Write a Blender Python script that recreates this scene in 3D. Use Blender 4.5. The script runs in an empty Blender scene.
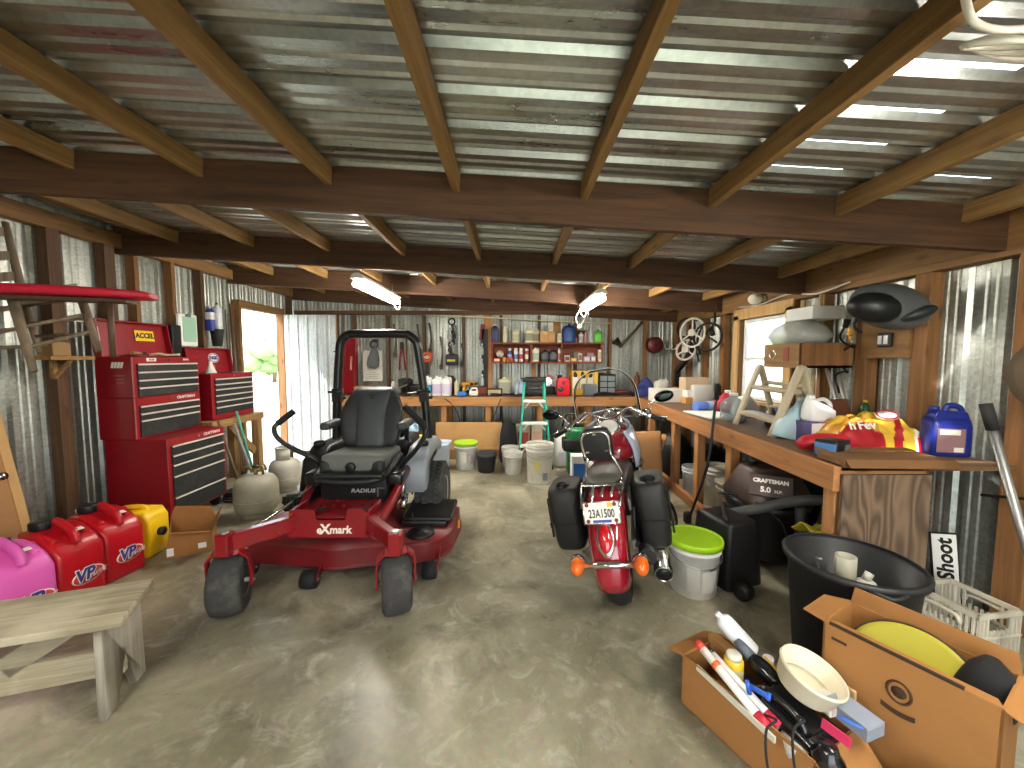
import bpy, bmesh, math, random
from mathutils import Vector, Matrix, Euler
R = math.radians
PI = math.pi
rnd = random.Random(7)
SC = bpy.context.scene
COL = SC.collection
V = Vector

# ---------------------------------------------------------------- materials
def lin(h):
    if isinstance(h, str):
        h = h.lstrip('#')
        c = [int(h[i:i + 2], 16) / 255 for i in (0, 2, 4)]
    else:
        c = [q / 255 for q in h]
    return tuple((q / 12.92 if q <= .04045 else ((q + .055) / 1.055) ** 2.4) for q in c) + (1,)

_M = {}
def _new(key):
    m = bpy.data.materials.new(key); m.use_nodes = True
    nt = m.node_tree; b = nt.nodes['Principled BSDF']
    _M[key] = m
    return m, nt, b

def N(nt, typ, **kw):
    n = nt.nodes.new(typ)
    for k, v in kw.items():
        setattr(n, k, v)
    return n

def mat(key, col=None, rough=.5, metal=0., var=.12, scale=9., bump=0., bscale=60., spec=.5, alpha=1., trans=0., coat=0., emit=None, estr=0., ior=1.45, dirt=None, dscale=4., damt=.5):
    """plain material with gentle procedural variation, optional dirt blotches and bump"""
    if key in _M and col is None:
        return _M[key]
    if key in _M:
        return _M[key]
    m, nt, b = _new(key)
    c = lin(col)
    L = nt.links
    tc = N(nt, 'ShaderNodeTexCoord')
    if var > 0:
        no = N(nt, 'ShaderNodeTexNoise'); no.inputs['Scale'].default_value = scale; no.inputs['Detail'].default_value = 4
        L.new(tc.outputs['Object'], no.inputs['Vector'])
        mx = N(nt, 'ShaderNodeMix', data_type='RGBA')
        mx.inputs[6].default_value = tuple(min(1, q * (1 - var)) for q in c[:3]) + (1,)
        mx.inputs[7].default_value = tuple(min(1, q * (1 + var)) for q in c[:3]) + (1,)
        L.new(no.outputs['Fac'], mx.inputs[0])
        out = mx.outputs[2]
        if dirt:
            n2 = N(nt, 'ShaderNodeTexNoise'); n2.inputs['Scale'].default_value = dscale; n2.inputs['Detail'].default_value = 6; n2.inputs['Roughness'].default_value = .7
            L.new(tc.outputs['Object'], n2.inputs['Vector'])
            rp = N(nt, 'ShaderNodeMapRange'); rp.inputs[1].default_value = .48; rp.inputs[2].default_value = .68; rp.inputs[4].default_value = damt
            L.new(n2.outputs['Fac'], rp.inputs[0])
            m2 = N(nt, 'ShaderNodeMix', data_type='RGBA'); m2.inputs[7].default_value = lin(dirt)
            L.new(rp.outputs[0], m2.inputs[0]); L.new(out, m2.inputs[6]); out = m2.outputs[2]
        L.new(out, b.inputs['Base Color'])
    else:
        b.inputs['Base Color'].default_value = c
    b.inputs['Roughness'].default_value = rough
    b.inputs['Metallic'].default_value = metal
    b.inputs['Specular IOR Level'].default_value = spec
    b.inputs['IOR'].default_value = ior
    b.inputs['Alpha'].default_value = alpha
    b.inputs['Transmission Weight'].default_value = trans
    b.inputs['Coat Weight'].default_value = coat
    b.inputs['Coat Roughness'].default_value = .08
    if emit:
        b.inputs['Emission Color'].default_value = lin(emit); b.inputs['Emission Strength'].default_value = estr
    if bump > 0:
        nb = N(nt, 'ShaderNodeTexNoise'); nb.inputs['Scale'].default_value = bscale; nb.inputs['Detail'].default_value = 3
        L.new(tc.outputs['Object'], nb.inputs['Vector'])
        bp = N(nt, 'ShaderNodeBump'); bp.inputs['Strength'].default_value = bump; bp.inputs['Distance'].default_value = .004
        L.new(nb.outputs['Fac'], bp.inputs['Height']); L.new(bp.outputs['Normal'], b.inputs['Normal'])
    return m

def wood(key, c1, c2, axis=0, scale=1., rough=.75, knots=None, weather=None):
    """wood grain running along the object's local axis 0/1/2"""
    if key in _M:
        return _M[key]
    m, nt, b = _new(key); L = nt.links
    tc = N(nt, 'ShaderNodeTexCoord')
    mp = N(nt, 'ShaderNodeMapping')
    s = [22 * scale] * 3; s[axis] = 1.1 * scale
    mp.inputs['Scale'].default_value = s
    L.new(tc.outputs['Object'], mp.inputs['Vector'])
    no = N(nt, 'ShaderNodeTexNoise'); no.inputs['Scale'].default_value = 1.6; no.inputs['Detail'].default_value = 6; no.inputs['Roughness'].default_value = .65; no.inputs['Distortion'].default_value = .6
    L.new(mp.outputs[0], no.inputs['Vector'])
    rp = N(nt, 'ShaderNodeValToRGB')
    rp.color_ramp.elements[0].position = .3; rp.color_ramp.elements[0].color = lin(c2)
    rp.color_ramp.elements[1].position = .68; rp.color_ramp.elements[1].color = lin(c1)
    L.new(no.outputs['Fac'], rp.inputs[0])
    out = rp.outputs[0]
    if knots:
        mk = N(nt, 'ShaderNodeMapping'); s2 = [9.] * 3; s2[axis] = 3.
        mk.inputs['Scale'].default_value = s2
        L.new(tc.outputs['Object'], mk.inputs['Vector'])
        vo = N(nt, 'ShaderNodeTexVoronoi'); vo.inputs['Scale'].default_value = 1.
        L.new(mk.outputs[0], vo.inputs['Vector'])
        k2 = N(nt, 'ShaderNodeMapRange'); k2.inputs[1].default_value = .05; k2.inputs[2].default_value = .2; k2.inputs[3].default_value = .85; k2.inputs[4].default_value = 0.
        L.new(vo.outputs['Distance'], k2.inputs[0])
        mx = N(nt, 'ShaderNodeMix', data_type='RGBA'); mx.inputs[7].default_value = lin(knots)
        L.new(k2.outputs[0], mx.inputs[0]); L.new(out, mx.inputs[6]); out = mx.outputs[2]
    if weather:
        n3 = N(nt, 'ShaderNodeTexNoise'); n3.inputs['Scale'].default_value = 3.; n3.inputs['Detail'].default_value = 5
        L.new(tc.outputs['Object'], n3.inputs['Vector'])
        r3 = N(nt, 'ShaderNodeMapRange'); r3.inputs[1].default_value = .42; r3.inputs[2].default_value = .66; r3.inputs[4].default_value = .7
        L.new(n3.outputs['Fac'], r3.inputs[0])
        mx = N(nt, 'ShaderNodeMix', data_type='RGBA'); mx.inputs[7].default_value = lin(weather)
        L.new(r3.outputs[0], mx.inputs[0]); L.new(out, mx.inputs[6]); out = mx.outputs[2]
    L.new(out, b.inputs['Base Color'])
    b.inputs['Roughness'].default_value = rough
    bp = N(nt, 'ShaderNodeBump'); bp.inputs['Strength'].default_value = .25; bp.inputs['Distance'].default_value = .004
    L.new(no.outputs['Fac'], bp.inputs['Height']); L.new(bp.outputs['Normal'], b.inputs['Normal'])
    return m

# ---------------------------------------------------------------- mesh builder
def rot(rx=0, ry=0, rz=0):
    return Euler((R(rx), R(ry), R(rz))).to_matrix()

def frame(x, y=None, z=None):
    """3x3 with the given column axes"""
    x = V(x).normalized()
    if z is not None and y is None:
        z = V(z); z = (z - x * z.dot(x)).normalized(); y = z.cross(x)
    else:
        y = V(y); y = (y - x * y.dot(x)).normalized(); z = x.cross(y)
    return Matrix((x, y, z)).transposed()

def crom(pts, n=6, closed=False):
    P = [V(p) for p in pts]; out = []
    k = len(P); segs = k if closed else k - 1
    for i in range(segs):
        if closed:
            a, b, c, d = P[(i - 1) % k], P[i], P[(i + 1) % k], P[(i + 2) % k]
        else:
            a = P[i - 1] if i else P[0] * 2 - P[1]; b = P[i]; c = P[i + 1]; d = P[i + 2] if i + 2 < k else P[-1] * 2 - P[-2]
        for j in range(n):
            t = j / n
            out.append(.5 * ((2 * b) + (c - a) * t + (2 * a - 5 * b + 4 * c - d) * t * t + (3 * b - a - 3 * c + d) * t ** 3))
    if not closed:
        out.append(P[-1])
    return out

class MB:
    def __init__(s, m=None):
        s.bm = bmesh.new(); s.mats = []; s.mi = 0; s.sm = False; s.X = None
        if m is not None: s.m(m)
    def m(s, mt):
        if isinstance(mt, str): mt = _M[mt]
        if mt not in s.mats: s.mats.append(mt)
        s.mi = s.mats.index(mt); return s
    def smooth(s, on=True): s.sm = on; return s
    def xf(s, M=None): s.X = M; return s
    def _fin(s, verts, faces, smooth=None):
        for f in faces:
            f.material_index = s.mi; f.smooth = s.sm if smooth is None else smooth
        if s.X is not None:
            for v in verts: v.co = s.X @ v.co
    def faces(s, vs, fs, smooth=None):
        bv = [s.bm.verts.new(v) for v in vs]; bf = []
        for f in fs:
            try: bf.append(s.bm.faces.new([bv[i] for i in f]))
            except ValueError: pass
        s._fin(bv, bf, smooth); return bv
    def box(s, c, d, r=None, bev=0., seg=1, taper=None):
        """taper=(tx,ty): scale of the top"""
        tx, ty = taper or (1, 1); r = r or Matrix.Identity(3); c = V(c)
        vs = []
        for z, fx, fy in ((-.5, 1, 1), (.5, tx, ty)):
            for x, y in ((-.5, -.5), (.5, -.5), (.5, .5), (-.5, .5)):
                vs.append(V((x * d[0] * fx, y * d[1] * fy, z * d[2])))
        fs = [(0, 3, 2, 1), (4, 5, 6, 7), (0, 1, 5, 4), (1, 2, 6, 5), (2, 3, 7, 6), (3, 0, 4, 7)]
        bv = [s.bm.verts.new(v) for v in vs]; bf = [s.bm.faces.new([bv[i] for i in f]) for f in fs]
        if bev > 0:
            es = list({e for f in bf for e in f.edges})
            q = bmesh.ops.bevel(s.bm, geom=es, offset=min(bev, min(d) * .49), segments=seg, profile=.6, affect='EDGES')
            vset = set(); fset = set()
            st = list(q['verts']); 
            for v in st: vset.add(v)
            # gather whole island
            stack = list(vset)
            while stack:
                v = stack.pop()
                for e in v.link_edges:
                    o = e.other_vert(v)
                    if o not in vset: vset.add(o); stack.append(o)
            for v in vset:
                for f in v.link_faces: fset.add(f)
            bv, bf = list(vset), list(fset)
        for v in bv: v.co = c + r @ v.co
        s._fin(bv, bf, (seg > 1) if bev > 0 else False)
        return s
    def bar(s, p0, p1, w, h, up=(0, 0, 1), bev=0.):
        """rectangular bar from p0 to p1; w across, h along up"""
        p0, p1 = V(p0), V(p1); x = p1 - p0; u = V(up)
        if abs(x.normalized().dot(u.normalized())) > .999: u = V((1, 0, 0))
        f = frame(x, z=u)
        return s.box((p0 + p1) / 2, (x.length, w, h), f, bev)
    def ring(s, c, f, r, n, sx=1., sy=1., ph=0.):
        return [V(c) + f @ V((math.cos(2 * PI * i / n + ph) * r * sx, math.sin(2 * PI * i / n + ph) * r * sy, 0)) for i in range(n)]
    def loft(s, rings, caps=True, closed=False, smooth=True):
        n = len(rings[0]); vs = [p for r_ in rings for p in r_]; fs = []
        k = len(rings)
        for i in range(k if closed else k - 1):
            a, b = i * n, ((i + 1) % k) * n
            for j in range(n):
                fs.append((a + j, a + (j + 1) % n, b + (j + 1) % n, b + j))
        bv = [s.bm.verts.new(v) for v in vs]
        bf = [s.bm.faces.new([bv[i] for i in f]) for f in fs]
        s._fin([], bf, smooth)
        if caps and not closed:
            cf = [s.bm.faces.new(list(reversed(bv[:n]))), s.bm.faces.new(bv[-n:])]
            s._fin([], cf, False)
        s._fin(bv, [])
        return s
    def cyl(s, p0, p1, r0, r1=None, n=16, caps=True, smooth=True):
        p0, p1 = V(p0), V(p1); d = p1 - p0
        f = d.to_track_quat('Z', 'Y').to_matrix()
        r1 = r0 if r1 is None else r1
        return s.loft([s.ring(p0, f, r0, n), s.ring(p1, f, r1, n)], caps, smooth=smooth)
    def tube(s, pts, r, n=8, curve=0, closed=False, caps=True, sx=1., sy=1.):
        P = crom(pts, curve, closed) if curve else [V(p) for p in pts]
        k = len(P); rad = r if isinstance(r, (list, tuple)) else None
        rings = []; prev = None
        for i, p in enumerate(P):
            if closed: t = P[(i + 1) % k] - P[i - 1]
            else: t = P[min(i + 1, k - 1)] - P[max(i - 1, 0)]
            if t.length < 1e-9: t = V((0, 0, 1))
            t.normalize()
            if prev is None:
                u = V((0, 0, 1)) if abs(t.z) < .9 else V((1, 0, 0))
            else: u = prev
            u = (u - t * u.dot(t)).normalized(); prev = u
            w = t.cross(u)
            if rad:
                q = i / (k - 1) * (len(rad) - 1); j = min(int(q), len(rad) - 2); rr = rad[j] + (rad[j + 1] - rad[j]) * (q - j)
            else: rr = r
            rings.append([p + (u * math.cos(2 * PI * a / n) * sx + w * math.sin(2 * PI * a / n) * sy) * rr for a in range(n)])
        return s.loft(rings, caps, closed)
    def lathe(s, prof, o=(0, 0, 0), ax=(0, 0, 1), n=24, sx=1., sy=1., caps=True, smooth=True, xdir=None):
        """prof: [(radius, height)]"""
        ax = V(ax).normalized()
        f = frame(xdir, z=ax) if xdir is not None else (Matrix.Identity(3) if ax.z > .9999 else ax.to_track_quat('Z', 'Y').to_matrix())
        rings = [s.ring(V(o) + ax * h, f, max(r_, 1e-4), n, sx, sy) for r_, h in prof]
        return s.loft(rings, caps, smooth=smooth)
    def shell(s, outer, inner_t, o=(0, 0, 0), n=24, sx=1., sy=1.):
        """open vessel: outer profile bottom->top, wall thickness inner_t"""
        p = list(outer) + [(max(r_ - inner_t, 1e-3), h if i else h) for i, (r_, h) in enumerate(reversed(outer))]
        p[-1] = (p[-1][0], p[-1][1] + inner_t)
        return s.lathe([(0.001, outer[0][1])] + p + [(0.001, p[-1][1])], o, n=n, sx=sx, sy=sy)
    def ell(s, c, r, ro=None, nu=20, nv=12):
        rr = r if isinstance(r, (list, tuple)) else (r, r, r); ro = ro or Matrix.Identity(3)
        rings = []
        for j in range(nv + 1):
            a = -PI / 2 + PI * j / nv; ca = max(math.cos(a), 1e-3)
            rings.append([V(c) + ro @ V((math.cos(2 * PI * i / nu) * ca * rr[0], math.sin(2 * PI * i / nu) * ca * rr[1], math.sin(a) * rr[2])) for i in range(nu)])
        return s.loft(rings)
    def torus(s, c, Rr, r_, ax=(0, 0, 1), n=32, k=10, sx=1., sy=1., a0=0, a1=360, xdir=None):
        ax = V(ax).normalized(); f = frame(xdir, z=ax) if xdir is not None else ax.to_track_quat('Z', 'Y').to_matrix()
        full = abs(a1 - a0) >= 360
        m = n if full else n + 1
        P = [V(c) + f @ V((math.cos(R(a0 + (a1 - a0) * i / n)) * Rr * sx, math.sin(R(a0 + (a1 - a0) * i / n)) * Rr * sy, 0)) for i in range(m)]
        return s.tube(P, r_, k, closed=full)
    def prism(s, poly, d, o=(0, 0, 0), f=None, bev=0., seg=2, smooth=False):
        """poly (x,y) extruded d along frame z, centred on z"""
        f = f or Matrix.Identity(3); n = len(poly); o = V(o)
        bv = [s.bm.verts.new(o + f @ V((x, y, -d / 2))) for x, y in poly] + [s.bm.verts.new(o + f @ V((x, y, d / 2))) for x, y in poly]
        bf = [s.bm.faces.new(list(reversed(bv[:n]))), s.bm.faces.new(bv[n:])]
        side = [s.bm.faces.new((bv[i], bv[(i + 1) % n], bv[n + (i + 1) % n], bv[n + i])) for i in range(n)]
        for q in side: q.smooth = smooth
        allf = bf + side
        if bev > 0:
            es = [e for e in set(bf[0].edges) | set(bf[1].edges)]
            q = bmesh.ops.bevel(s.bm, geom=es, offset=bev, segments=seg, profile=.6, affect='EDGES')
            vs = set(q['verts']); st = list(vs)
            while st:
                v = st.pop()
                for e in v.link_edges:
                    o2 = e.other_vert(v)
                    if o2 not in vs: vs.add(o2); st.append(o2)
            allf = list({g for v in vs for g in v.link_faces}); bv = list(vs)
            s._fin(bv, allf, smooth or seg > 1)
        else:
            for g in allf: g.material_index = s.mi
            s._fin(bv, [])
        return s
    def grid(s, fn, nu, nv, smooth=True, cu=False):
        vs = [fn(i / nu, j / nv) for j in range(nv + 1) for i in range(nu + 1)]
        fs = [(j * (nu + 1) + i, j * (nu + 1) + i + 1, (j + 1) * (nu + 1) + i + 1, (j + 1) * (nu + 1) + i) for j in range(nv) for i in range(nu)]
        s.faces(vs, fs, smooth); return s
    def sheet(s, pts, t, smooth=False):
        """planar polygon (3D points) given thickness t along its normal"""
        P = [V(p) for p in pts]; nrm = V((0, 0, 0))
        for i in range(len(P)):
            nrm += P[i].cross(P[(i + 1) % len(P)])
        nrm.normalize(); n = len(P)
        vs = [p for p in P] + [p + nrm * t for p in P]
        fs = [tuple(reversed(range(n))), tuple(range(n, 2 * n))] + [(i, (i + 1) % n, n + (i + 1) % n, n + i) for i in range(n)]
        s.faces(vs, fs, smooth); return s
    def build(s, name, parent=None, loc=None, rz=0., world=False, solid=0., sub=0, auto=None):
        me = bpy.data.meshes.new(name)
        if world and parent is not None:
            M = wm(parent).inverted()
            for v in s.bm.verts: v.co = M @ v.co
        bmesh.ops.recalc_face_normals(s.bm, faces=s.bm.faces)
        s.bm.to_mesh(me); s.bm.free()
        for mt in s.mats: me.materials.append(mt)
        o = bpy.data.objects.new(name, me); COL.objects.link(o)
        if parent is not None: o.parent = parent
        if loc is not None: o.location = loc; o.rotation_euler.z = rz
        if solid:
            md = o.modifiers.new('t', 'SOLIDIFY'); md.thickness = solid; md.offset = 0
        if sub:
            md = o.modifiers.new('s', 'SUBSURF'); md.levels = sub; md.render_levels = sub
        if auto is not None:
            for p in me.polygons: p.use_smooth = True
            try: me.set_sharp_from_angle(angle=R(auto))
            except Exception: pass
        return o

def wm(o):
    M = o.matrix_basis.copy(); p = o.parent
    while p is not None:
        M = p.matrix_basis @ M; p = p.parent
    return M

def tag(o, label, cat, group=None, kind=None):
    if label: o['label'] = label
    if cat: o['category'] = cat
    if group: o['group'] = group
    if kind: o['kind'] = kind
    return o

def thing(name, label, cat, loc=(0, 0, 0), rz=0., group=None, rx=0., ry=0.):
    o = bpy.data.objects.new(name, None); COL.objects.link(o)
    o.empty_display_size = .05
    o.location = loc; o.rotation_euler = (R(rx), R(ry), R(rz))
    return tag(o, label, cat, group)

def solo(mb, name, label, cat, loc=(0, 0, 0), rz=0., group=None, rx=0., ry=0., **kw):
    o = mb.build(name, **kw)
    o.location = loc; o.rotation_euler = (R(rx), R(ry), R(rz))
    return tag(o, label, cat, group)

def dup(root, loc, rz=None, label=None, group=None, scale=None):
    r_ = root.copy(); COL.objects.link(r_); r_.location = loc
    if rz is not None: r_.rotation_euler.z = R(rz)
    if label: r_['label'] = label
    if group: r_['group'] = group
    if scale: r_.scale = (scale,) * 3 if isinstance(scale, (int, float)) else scale
    for ch in list(root.children):
        c = ch.copy(); COL.objects.link(c); c.parent = r_
        for g in ch.children:
            d = g.copy(); COL.objects.link(d); d.parent = c
    return r_

def text(s_, size, m, parent, o, x=(1, 0, 0), y=(0, 0, 1), ext=.0008, name='lettering', shear=0., bold=0., ax='CENTER', sxx=1., world=False):
    cu = bpy.data.curves.new('t', 'FONT'); cu.body = s_; cu.size = size; cu.extrude = ext; cu.shear = shear; cu.offset = bold
    cu.align_x = ax; cu.align_y = 'CENTER'; cu.resolution_u = 3
    ob = bpy.data.objects.new('t', cu); COL.objects.link(ob)
    dg = bpy.context.evaluated_depsgraph_get()
    me = bpy.data.meshes.new_from_object(ob.evaluated_get(dg))
    bpy.data.objects.remove(ob); bpy.data.curves.remove(cu)
    M = Matrix.Translation(o) @ frame(x, y).to_4x4() @ Matrix.Diagonal((sxx, 1, 1, 1))
    if world: M = wm(parent).inverted() @ M
    me.transform(M); me.name = name; me.materials.clear(); me.materials.append(_M[m] if isinstance(m, str) else m)
    t = bpy.data.objects.new(name, me); COL.objects.link(t); t.parent = parent
    return t

# camera model: turns a picture position into a point on a known plane of the place
CAMH, FPX, PITCH = 1.5, 385., R(3.86)
def _ray(u, v):
    a = (u - 512) / FPX; b = -(v - 384) / FPX
    return V((a, math.cos(PITCH) + b * math.sin(PITCH), -math.sin(PITCH) + b * math.cos(PITCH)))
def atz(u, v, z=0.):
    d = _ray(u, v); return V((0, 0, CAMH)) + d * ((z - CAMH) / d.z)
def aty(u, v, y):
    d = _ray(u, v); return V((0, 0, CAMH)) + d * (y / d.y)
def atx(u, v, x):
    d = _ray(u, v); return V((0, 0, CAMH)) + d * (x / d.x)
# ================================================================ setting
XL, XR, YB, YF = -3.66, 2.8, 6.45, -1.3
def roofz(x): return 2.48 - .058 * x          # underside of the roof sheets

def concrete():
    m, nt, b = _new('concrete'); L = nt.links
    tc = N(nt, 'ShaderNodeTexCoord')
    def noise(sc, det, ro, dist=0., off=0.):
        mp = N(nt, 'ShaderNodeMapping'); mp.inputs['Location'].default_value = (off, off * 1.7, 0)
        L.new(tc.outputs['Object'], mp.inputs['Vector'])
        n = N(nt, 'ShaderNodeTexNoise'); n.inputs['Scale'].default_value = sc; n.inputs['Detail'].default_value = det; n.inputs['Roughness'].default_value = ro; n.inputs['Distortion'].default_value = dist
        L.new(mp.outputs[0], n.inputs['Vector']); return n
    a = noise(1.1, 6, .6, .5)
    rp = N(nt, 'ShaderNodeValToRGB'); e = rp.color_ramp.elements
    e[0].position = .33; e[0].color = lin('#67634f'); e[1].position = .68; e[1].color = lin('#b4ad97')
    q = e.new(.5); q.color = lin('#8b8570')
    L.new(a.outputs['Fac'], rp.inputs[0])
    n2 = noise(5.5, 8, .75, 1., 3.)
    r2 = N(nt, 'ShaderNodeMapRange'); r2.inputs[1].default_value = .52; r2.inputs[2].default_value = .72; r2.inputs[4].default_value = .5
    L.new(n2.outputs['Fac'], r2.inputs[0])
    m2 = N(nt, 'ShaderNodeMix', data_type='RGBA'); m2.inputs[7].default_value = lin('#d0cbbc')
    L.new(r2.outputs[0], m2.inputs[0]); L.new(rp.outputs[0], m2.inputs[6])
    n3 = noise(2.1, 5, .65, .8, 9.)
    r3 = N(nt, 'ShaderNodeMapRange'); r3.inputs[1].default_value = .52; r3.inputs[2].default_value = .7; r3.inputs[4].default_value = .75
    L.new(n3.outputs['Fac'], r3.inputs[0])
    m3 = N(nt, 'ShaderNodeMix', data_type='RGBA'); m3.inputs[7].default_value = lin('#4a463a')
    L.new(r3.outputs[0], m3.inputs[0]); L.new(m2.outputs[2], m3.inputs[6])
    n4 = noise(40, 3, .6)
    m4 = N(nt, 'ShaderNodeMix', data_type='RGBA', blend_type='OVERLAY'); m4.inputs[0].default_value = .25
    L.new(m3.outputs[2], m4.inputs[6]); L.new(n4.outputs['Color'], m4.inputs[7])
    L.new(m4.outputs[2], b.inputs['Base Color'])
    rr = N(nt, 'ShaderNodeMapRange'); rr.inputs[3].default_value = .18; rr.inputs[4].default_value = .45
    L.new(n2.outputs['Fac'], rr.inputs[0]); L.new(rr.outputs[0], b.inputs['Roughness'])
    bp = N(nt, 'ShaderNodeBump'); bp.inputs['Strength'].default_value = .12; bp.inputs['Distance'].default_value = .006
    L.new(n2.outputs['Fac'], bp.inputs['Height']); L.new(bp.outputs['Normal'], b.inputs['Normal'])
    return m

def galv(key, c1, c2, axis, rough=.38, metal=.75, spangle=.2):
    m, nt, b = _new(key); L = nt.links
    tc = N(nt, 'ShaderNodeTexCoord')
    vo = N(nt, 'ShaderNodeTexVoronoi'); vo.inputs['Scale'].default_value = 55
    L.new(tc.outputs['Object'], vo.inputs['Vector'])
    mp = N(nt, 'ShaderNodeMapping'); s = [3., 3., 3.]; s[axis] = .7; mp.inputs['Scale'].default_value = s
    L.new(tc.outputs['Object'], mp.inputs['Vector'])
    no = N(nt, 'ShaderNodeTexNoise'); no.inputs['Scale'].default_value = 1.3; no.inputs['Detail'].default_value = 6; no.inputs['Roughness'].default_value = .65
    L.new(mp.outputs[0], no.inputs['Vector'])
    ad = N(nt, 'ShaderNodeMath', operation='MULTIPLY_ADD'); ad.inputs[1].default_value = spangle; ad.inputs[2].default_value = -spangle * .4
    L.new(vo.outputs['Color'], ad.inputs[0])
    a2 = N(nt, 'ShaderNodeMath', operation='ADD'); L.new(ad.outputs[0], a2.inputs[0]); L.new(no.outputs['Fac'], a2.inputs[1])
    rp = N(nt, 'ShaderNodeValToRGB'); e = rp.color_ramp.elements
    e[0].position = .38; e[0].color = lin(c2); e[1].position = .66; e[1].color = lin(c1)
    L.new(a2.outputs[0], rp.inputs[0]); L.new(rp.outputs[0], b.inputs['Base Color'])
    b.inputs['Metallic'].default_value = metal
    rr = N(nt, 'ShaderNodeMapRange'); rr.inputs[3].default_value = rough - .08; rr.inputs[4].default_value = rough + .14
    L.new(no.outputs['Fac'], rr.inputs[0]); L.new(rr.outputs[0], b.inputs['Roughness'])
    return m

concrete()
galv('galv_roof', '#d2d7d5', '#a0a5a3', 0, .27, .92, spangle=.1)
galv('galv_wall', '#c6cac4', '#96998f', 2, .36, .7)
galv('galv_door', '#d5dadb', '#b4b9ba', 2, .4, .5)
wood('rafter_wood', '#5c3c22', '#362214', 0, .8, knots='#3a2415')
wood('purlin_wood', '#94703c', '#664a26', 1, .8, knots='#4a3018')
wood('stud_wood', '#6a4c32', '#453020', 2, .9, knots='#3c2818')
wood('stud_orange', '#96683c', '#6b4826', 2, .9, knots='#4d2f15')
wood('plate_wood', '#8f6a3c', '#6a4a29', 1, .8, knots='#4c3018')
wood('plate_wood_x', '#6e4a2d', '#4d331f', 0, .8)
mat('grass', '#a9a890', .9, var=.35, scale=3)
mat('white_vinyl', '#e9ebe8', .4)
mat('black_rubber', '#141414', .75, var=.2)
mat('window_glass', '#ffffff', .02, trans=1., var=0)

m = MB('concrete'); m.box((-.4, 2.3, -.1), (6.9, 8.6, .2))
f = m.build('floor'); f['kind'] = 'structure'
m = MB('grass'); m.box((0, 12, -.29), (120, 120, .18))
g = m.build('ground'); g['kind'] = 'structure'

PROF = [(0, 0), (.035, 0), (.043, .006), (.052, .006), (.06, 0), (.085, 0), (.093, .006), (.102, .006), (.11, 0), (.135, 0), (.152, .022), (.183, .022), (.2, 0)]
def corr(mb, s0, s1, zlo, zhi, P, pitch=.2, flip=1.):
    """corrugated sheet: s along the wall, P(s, depth, z) -> point; zhi may be a function of s"""
    pts = []; k0 = int(math.floor(s0 / pitch)) - 1
    for k in range(k0, int(s1 / pitch) + 2):
        for q, d in PROF[:-1]:
            ss = k * pitch + q * pitch / .2
            if s0 <= ss <= s1: pts.append((ss, d * flip))
    pts = [(s0, pts[0][1])] + pts + [(s1, pts[-1][1])]
    vs = []; fs = []
    for s_, d in pts:
        zh = zhi(s_) if callable(zhi) else zhi
        vs += [P(s_, d, zlo), P(s_, d, zh)]
    for i in range(len(pts) - 1):
        fs.append((2 * i, 2 * i + 2, 2 * i + 3, 2 * i + 1))
    mb.faces(vs, fs, False)

DY0, DY1, DZ = 5.12, 6.02, 2.16       # doorway in the left wall
WY0, WY1, WZ0, WZ1 = 3.83, 4.62, 1.03, 1.95   # window in the right wall
def wl_s(s, d, z): return V((XL - d, s, z))
def wr_s(s, d, z): return V((XR + d, s, z))
def wb_s(s, d, z): return V((s, YB + d, z))
m = MB('galv_wall')
corr(m, YF, DY0, 0, 2.72, wl_s); corr(m, DY1, YB, 0, 2.72, wl_s); corr(m, DY0, DY1, DZ, 2.72, wl_s)
wl = m.build('wall_left'); wl['kind'] = 'structure'
m = MB('galv_wall')
corr(m, YF, WY0, 0, 2.33, wr_s); corr(m, WY1, YB, 0, 2.33, wr_s); corr(m, WY0, WY1, 0, WZ0, wr_s); corr(m, WY0, WY1, WZ1, 2.33, wr_s)
wr = m.build('wall_right'); wr['kind'] = 'structure'
m = MB('galv_wall')
corr(m, XL, XR, 0, lambda s: roofz(s) - .02, wb_s)
wb = m.build('wall_back'); wb['kind'] = 'structure'

FX0, FX1, FZ = -.6, 1.9, 2.08         # unseen front wall behind the camera, its open bay sized to dim the sky
m = MB('galv_wall')
def wf_s(s, d, z): return V((s, YF - d, z))
corr(m, XL, FX0, 0, lambda s: roofz(s) - .02, wf_s); corr(m, FX1, XR, 0, lambda s: roofz(s) - .02, wf_s); corr(m, FX0, FX1, FZ, lambda s: roofz(s) - .02, wf_s)
wf = m.build('wall_front'); wf['kind'] = 'structure'
# wooden framing, each stick a part of its wall
def stick(parent, name, c, d, mt, bev=.002):
    mb = MB(mt); mb.box((0, 0, 0), d, bev=bev); o = mb.build(name, parent); o.location = c; return o
for y, mt in ((-.9, 'stud_wood'), (-.2, 'stud_wood'), (.5, 'stud_wood'), (1.2, 'stud_wood'), (1.85, 'stud_wood'), (2.45, 'stud_orange'), (3.06, 'stud_wood'), (3.48, 'stud_wood'), (3.72, 'stud_orange'), (4.12, 'stud_orange'), (4.5, 'stud_wood')):
    stick(wl, 'stud', (XL + .05, y, 1.25), (.09, .045 if y not in (3.06, 3.48) else .09, 2.5), mt)
for y in (DY0 - .03, DY1 + .03): stick(wl, 'door_jamb', (XL + .05, y, 1.08), (.11, .05, 2.16), 'stud_orange')
stick(wl, 'door_header', (XL + .05, (DY0 + DY1) / 2, DZ + .05), (.11, 1.0, .1), 'plate_wood')
stick(wl, 'stud', (XL + .05, 6.3, 1.25), (.09, .045, 2.5), 'stud_wood')
stick(wl, 'top_plate', (XL + .05, 2.57, 2.56), (.09, 7.7, .12), 'plate_wood')
stick(wl, 'top_plate', (XL + .02, 2.57, 2.635), (.04, 7.7, .03), 'plate_wood')

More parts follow.
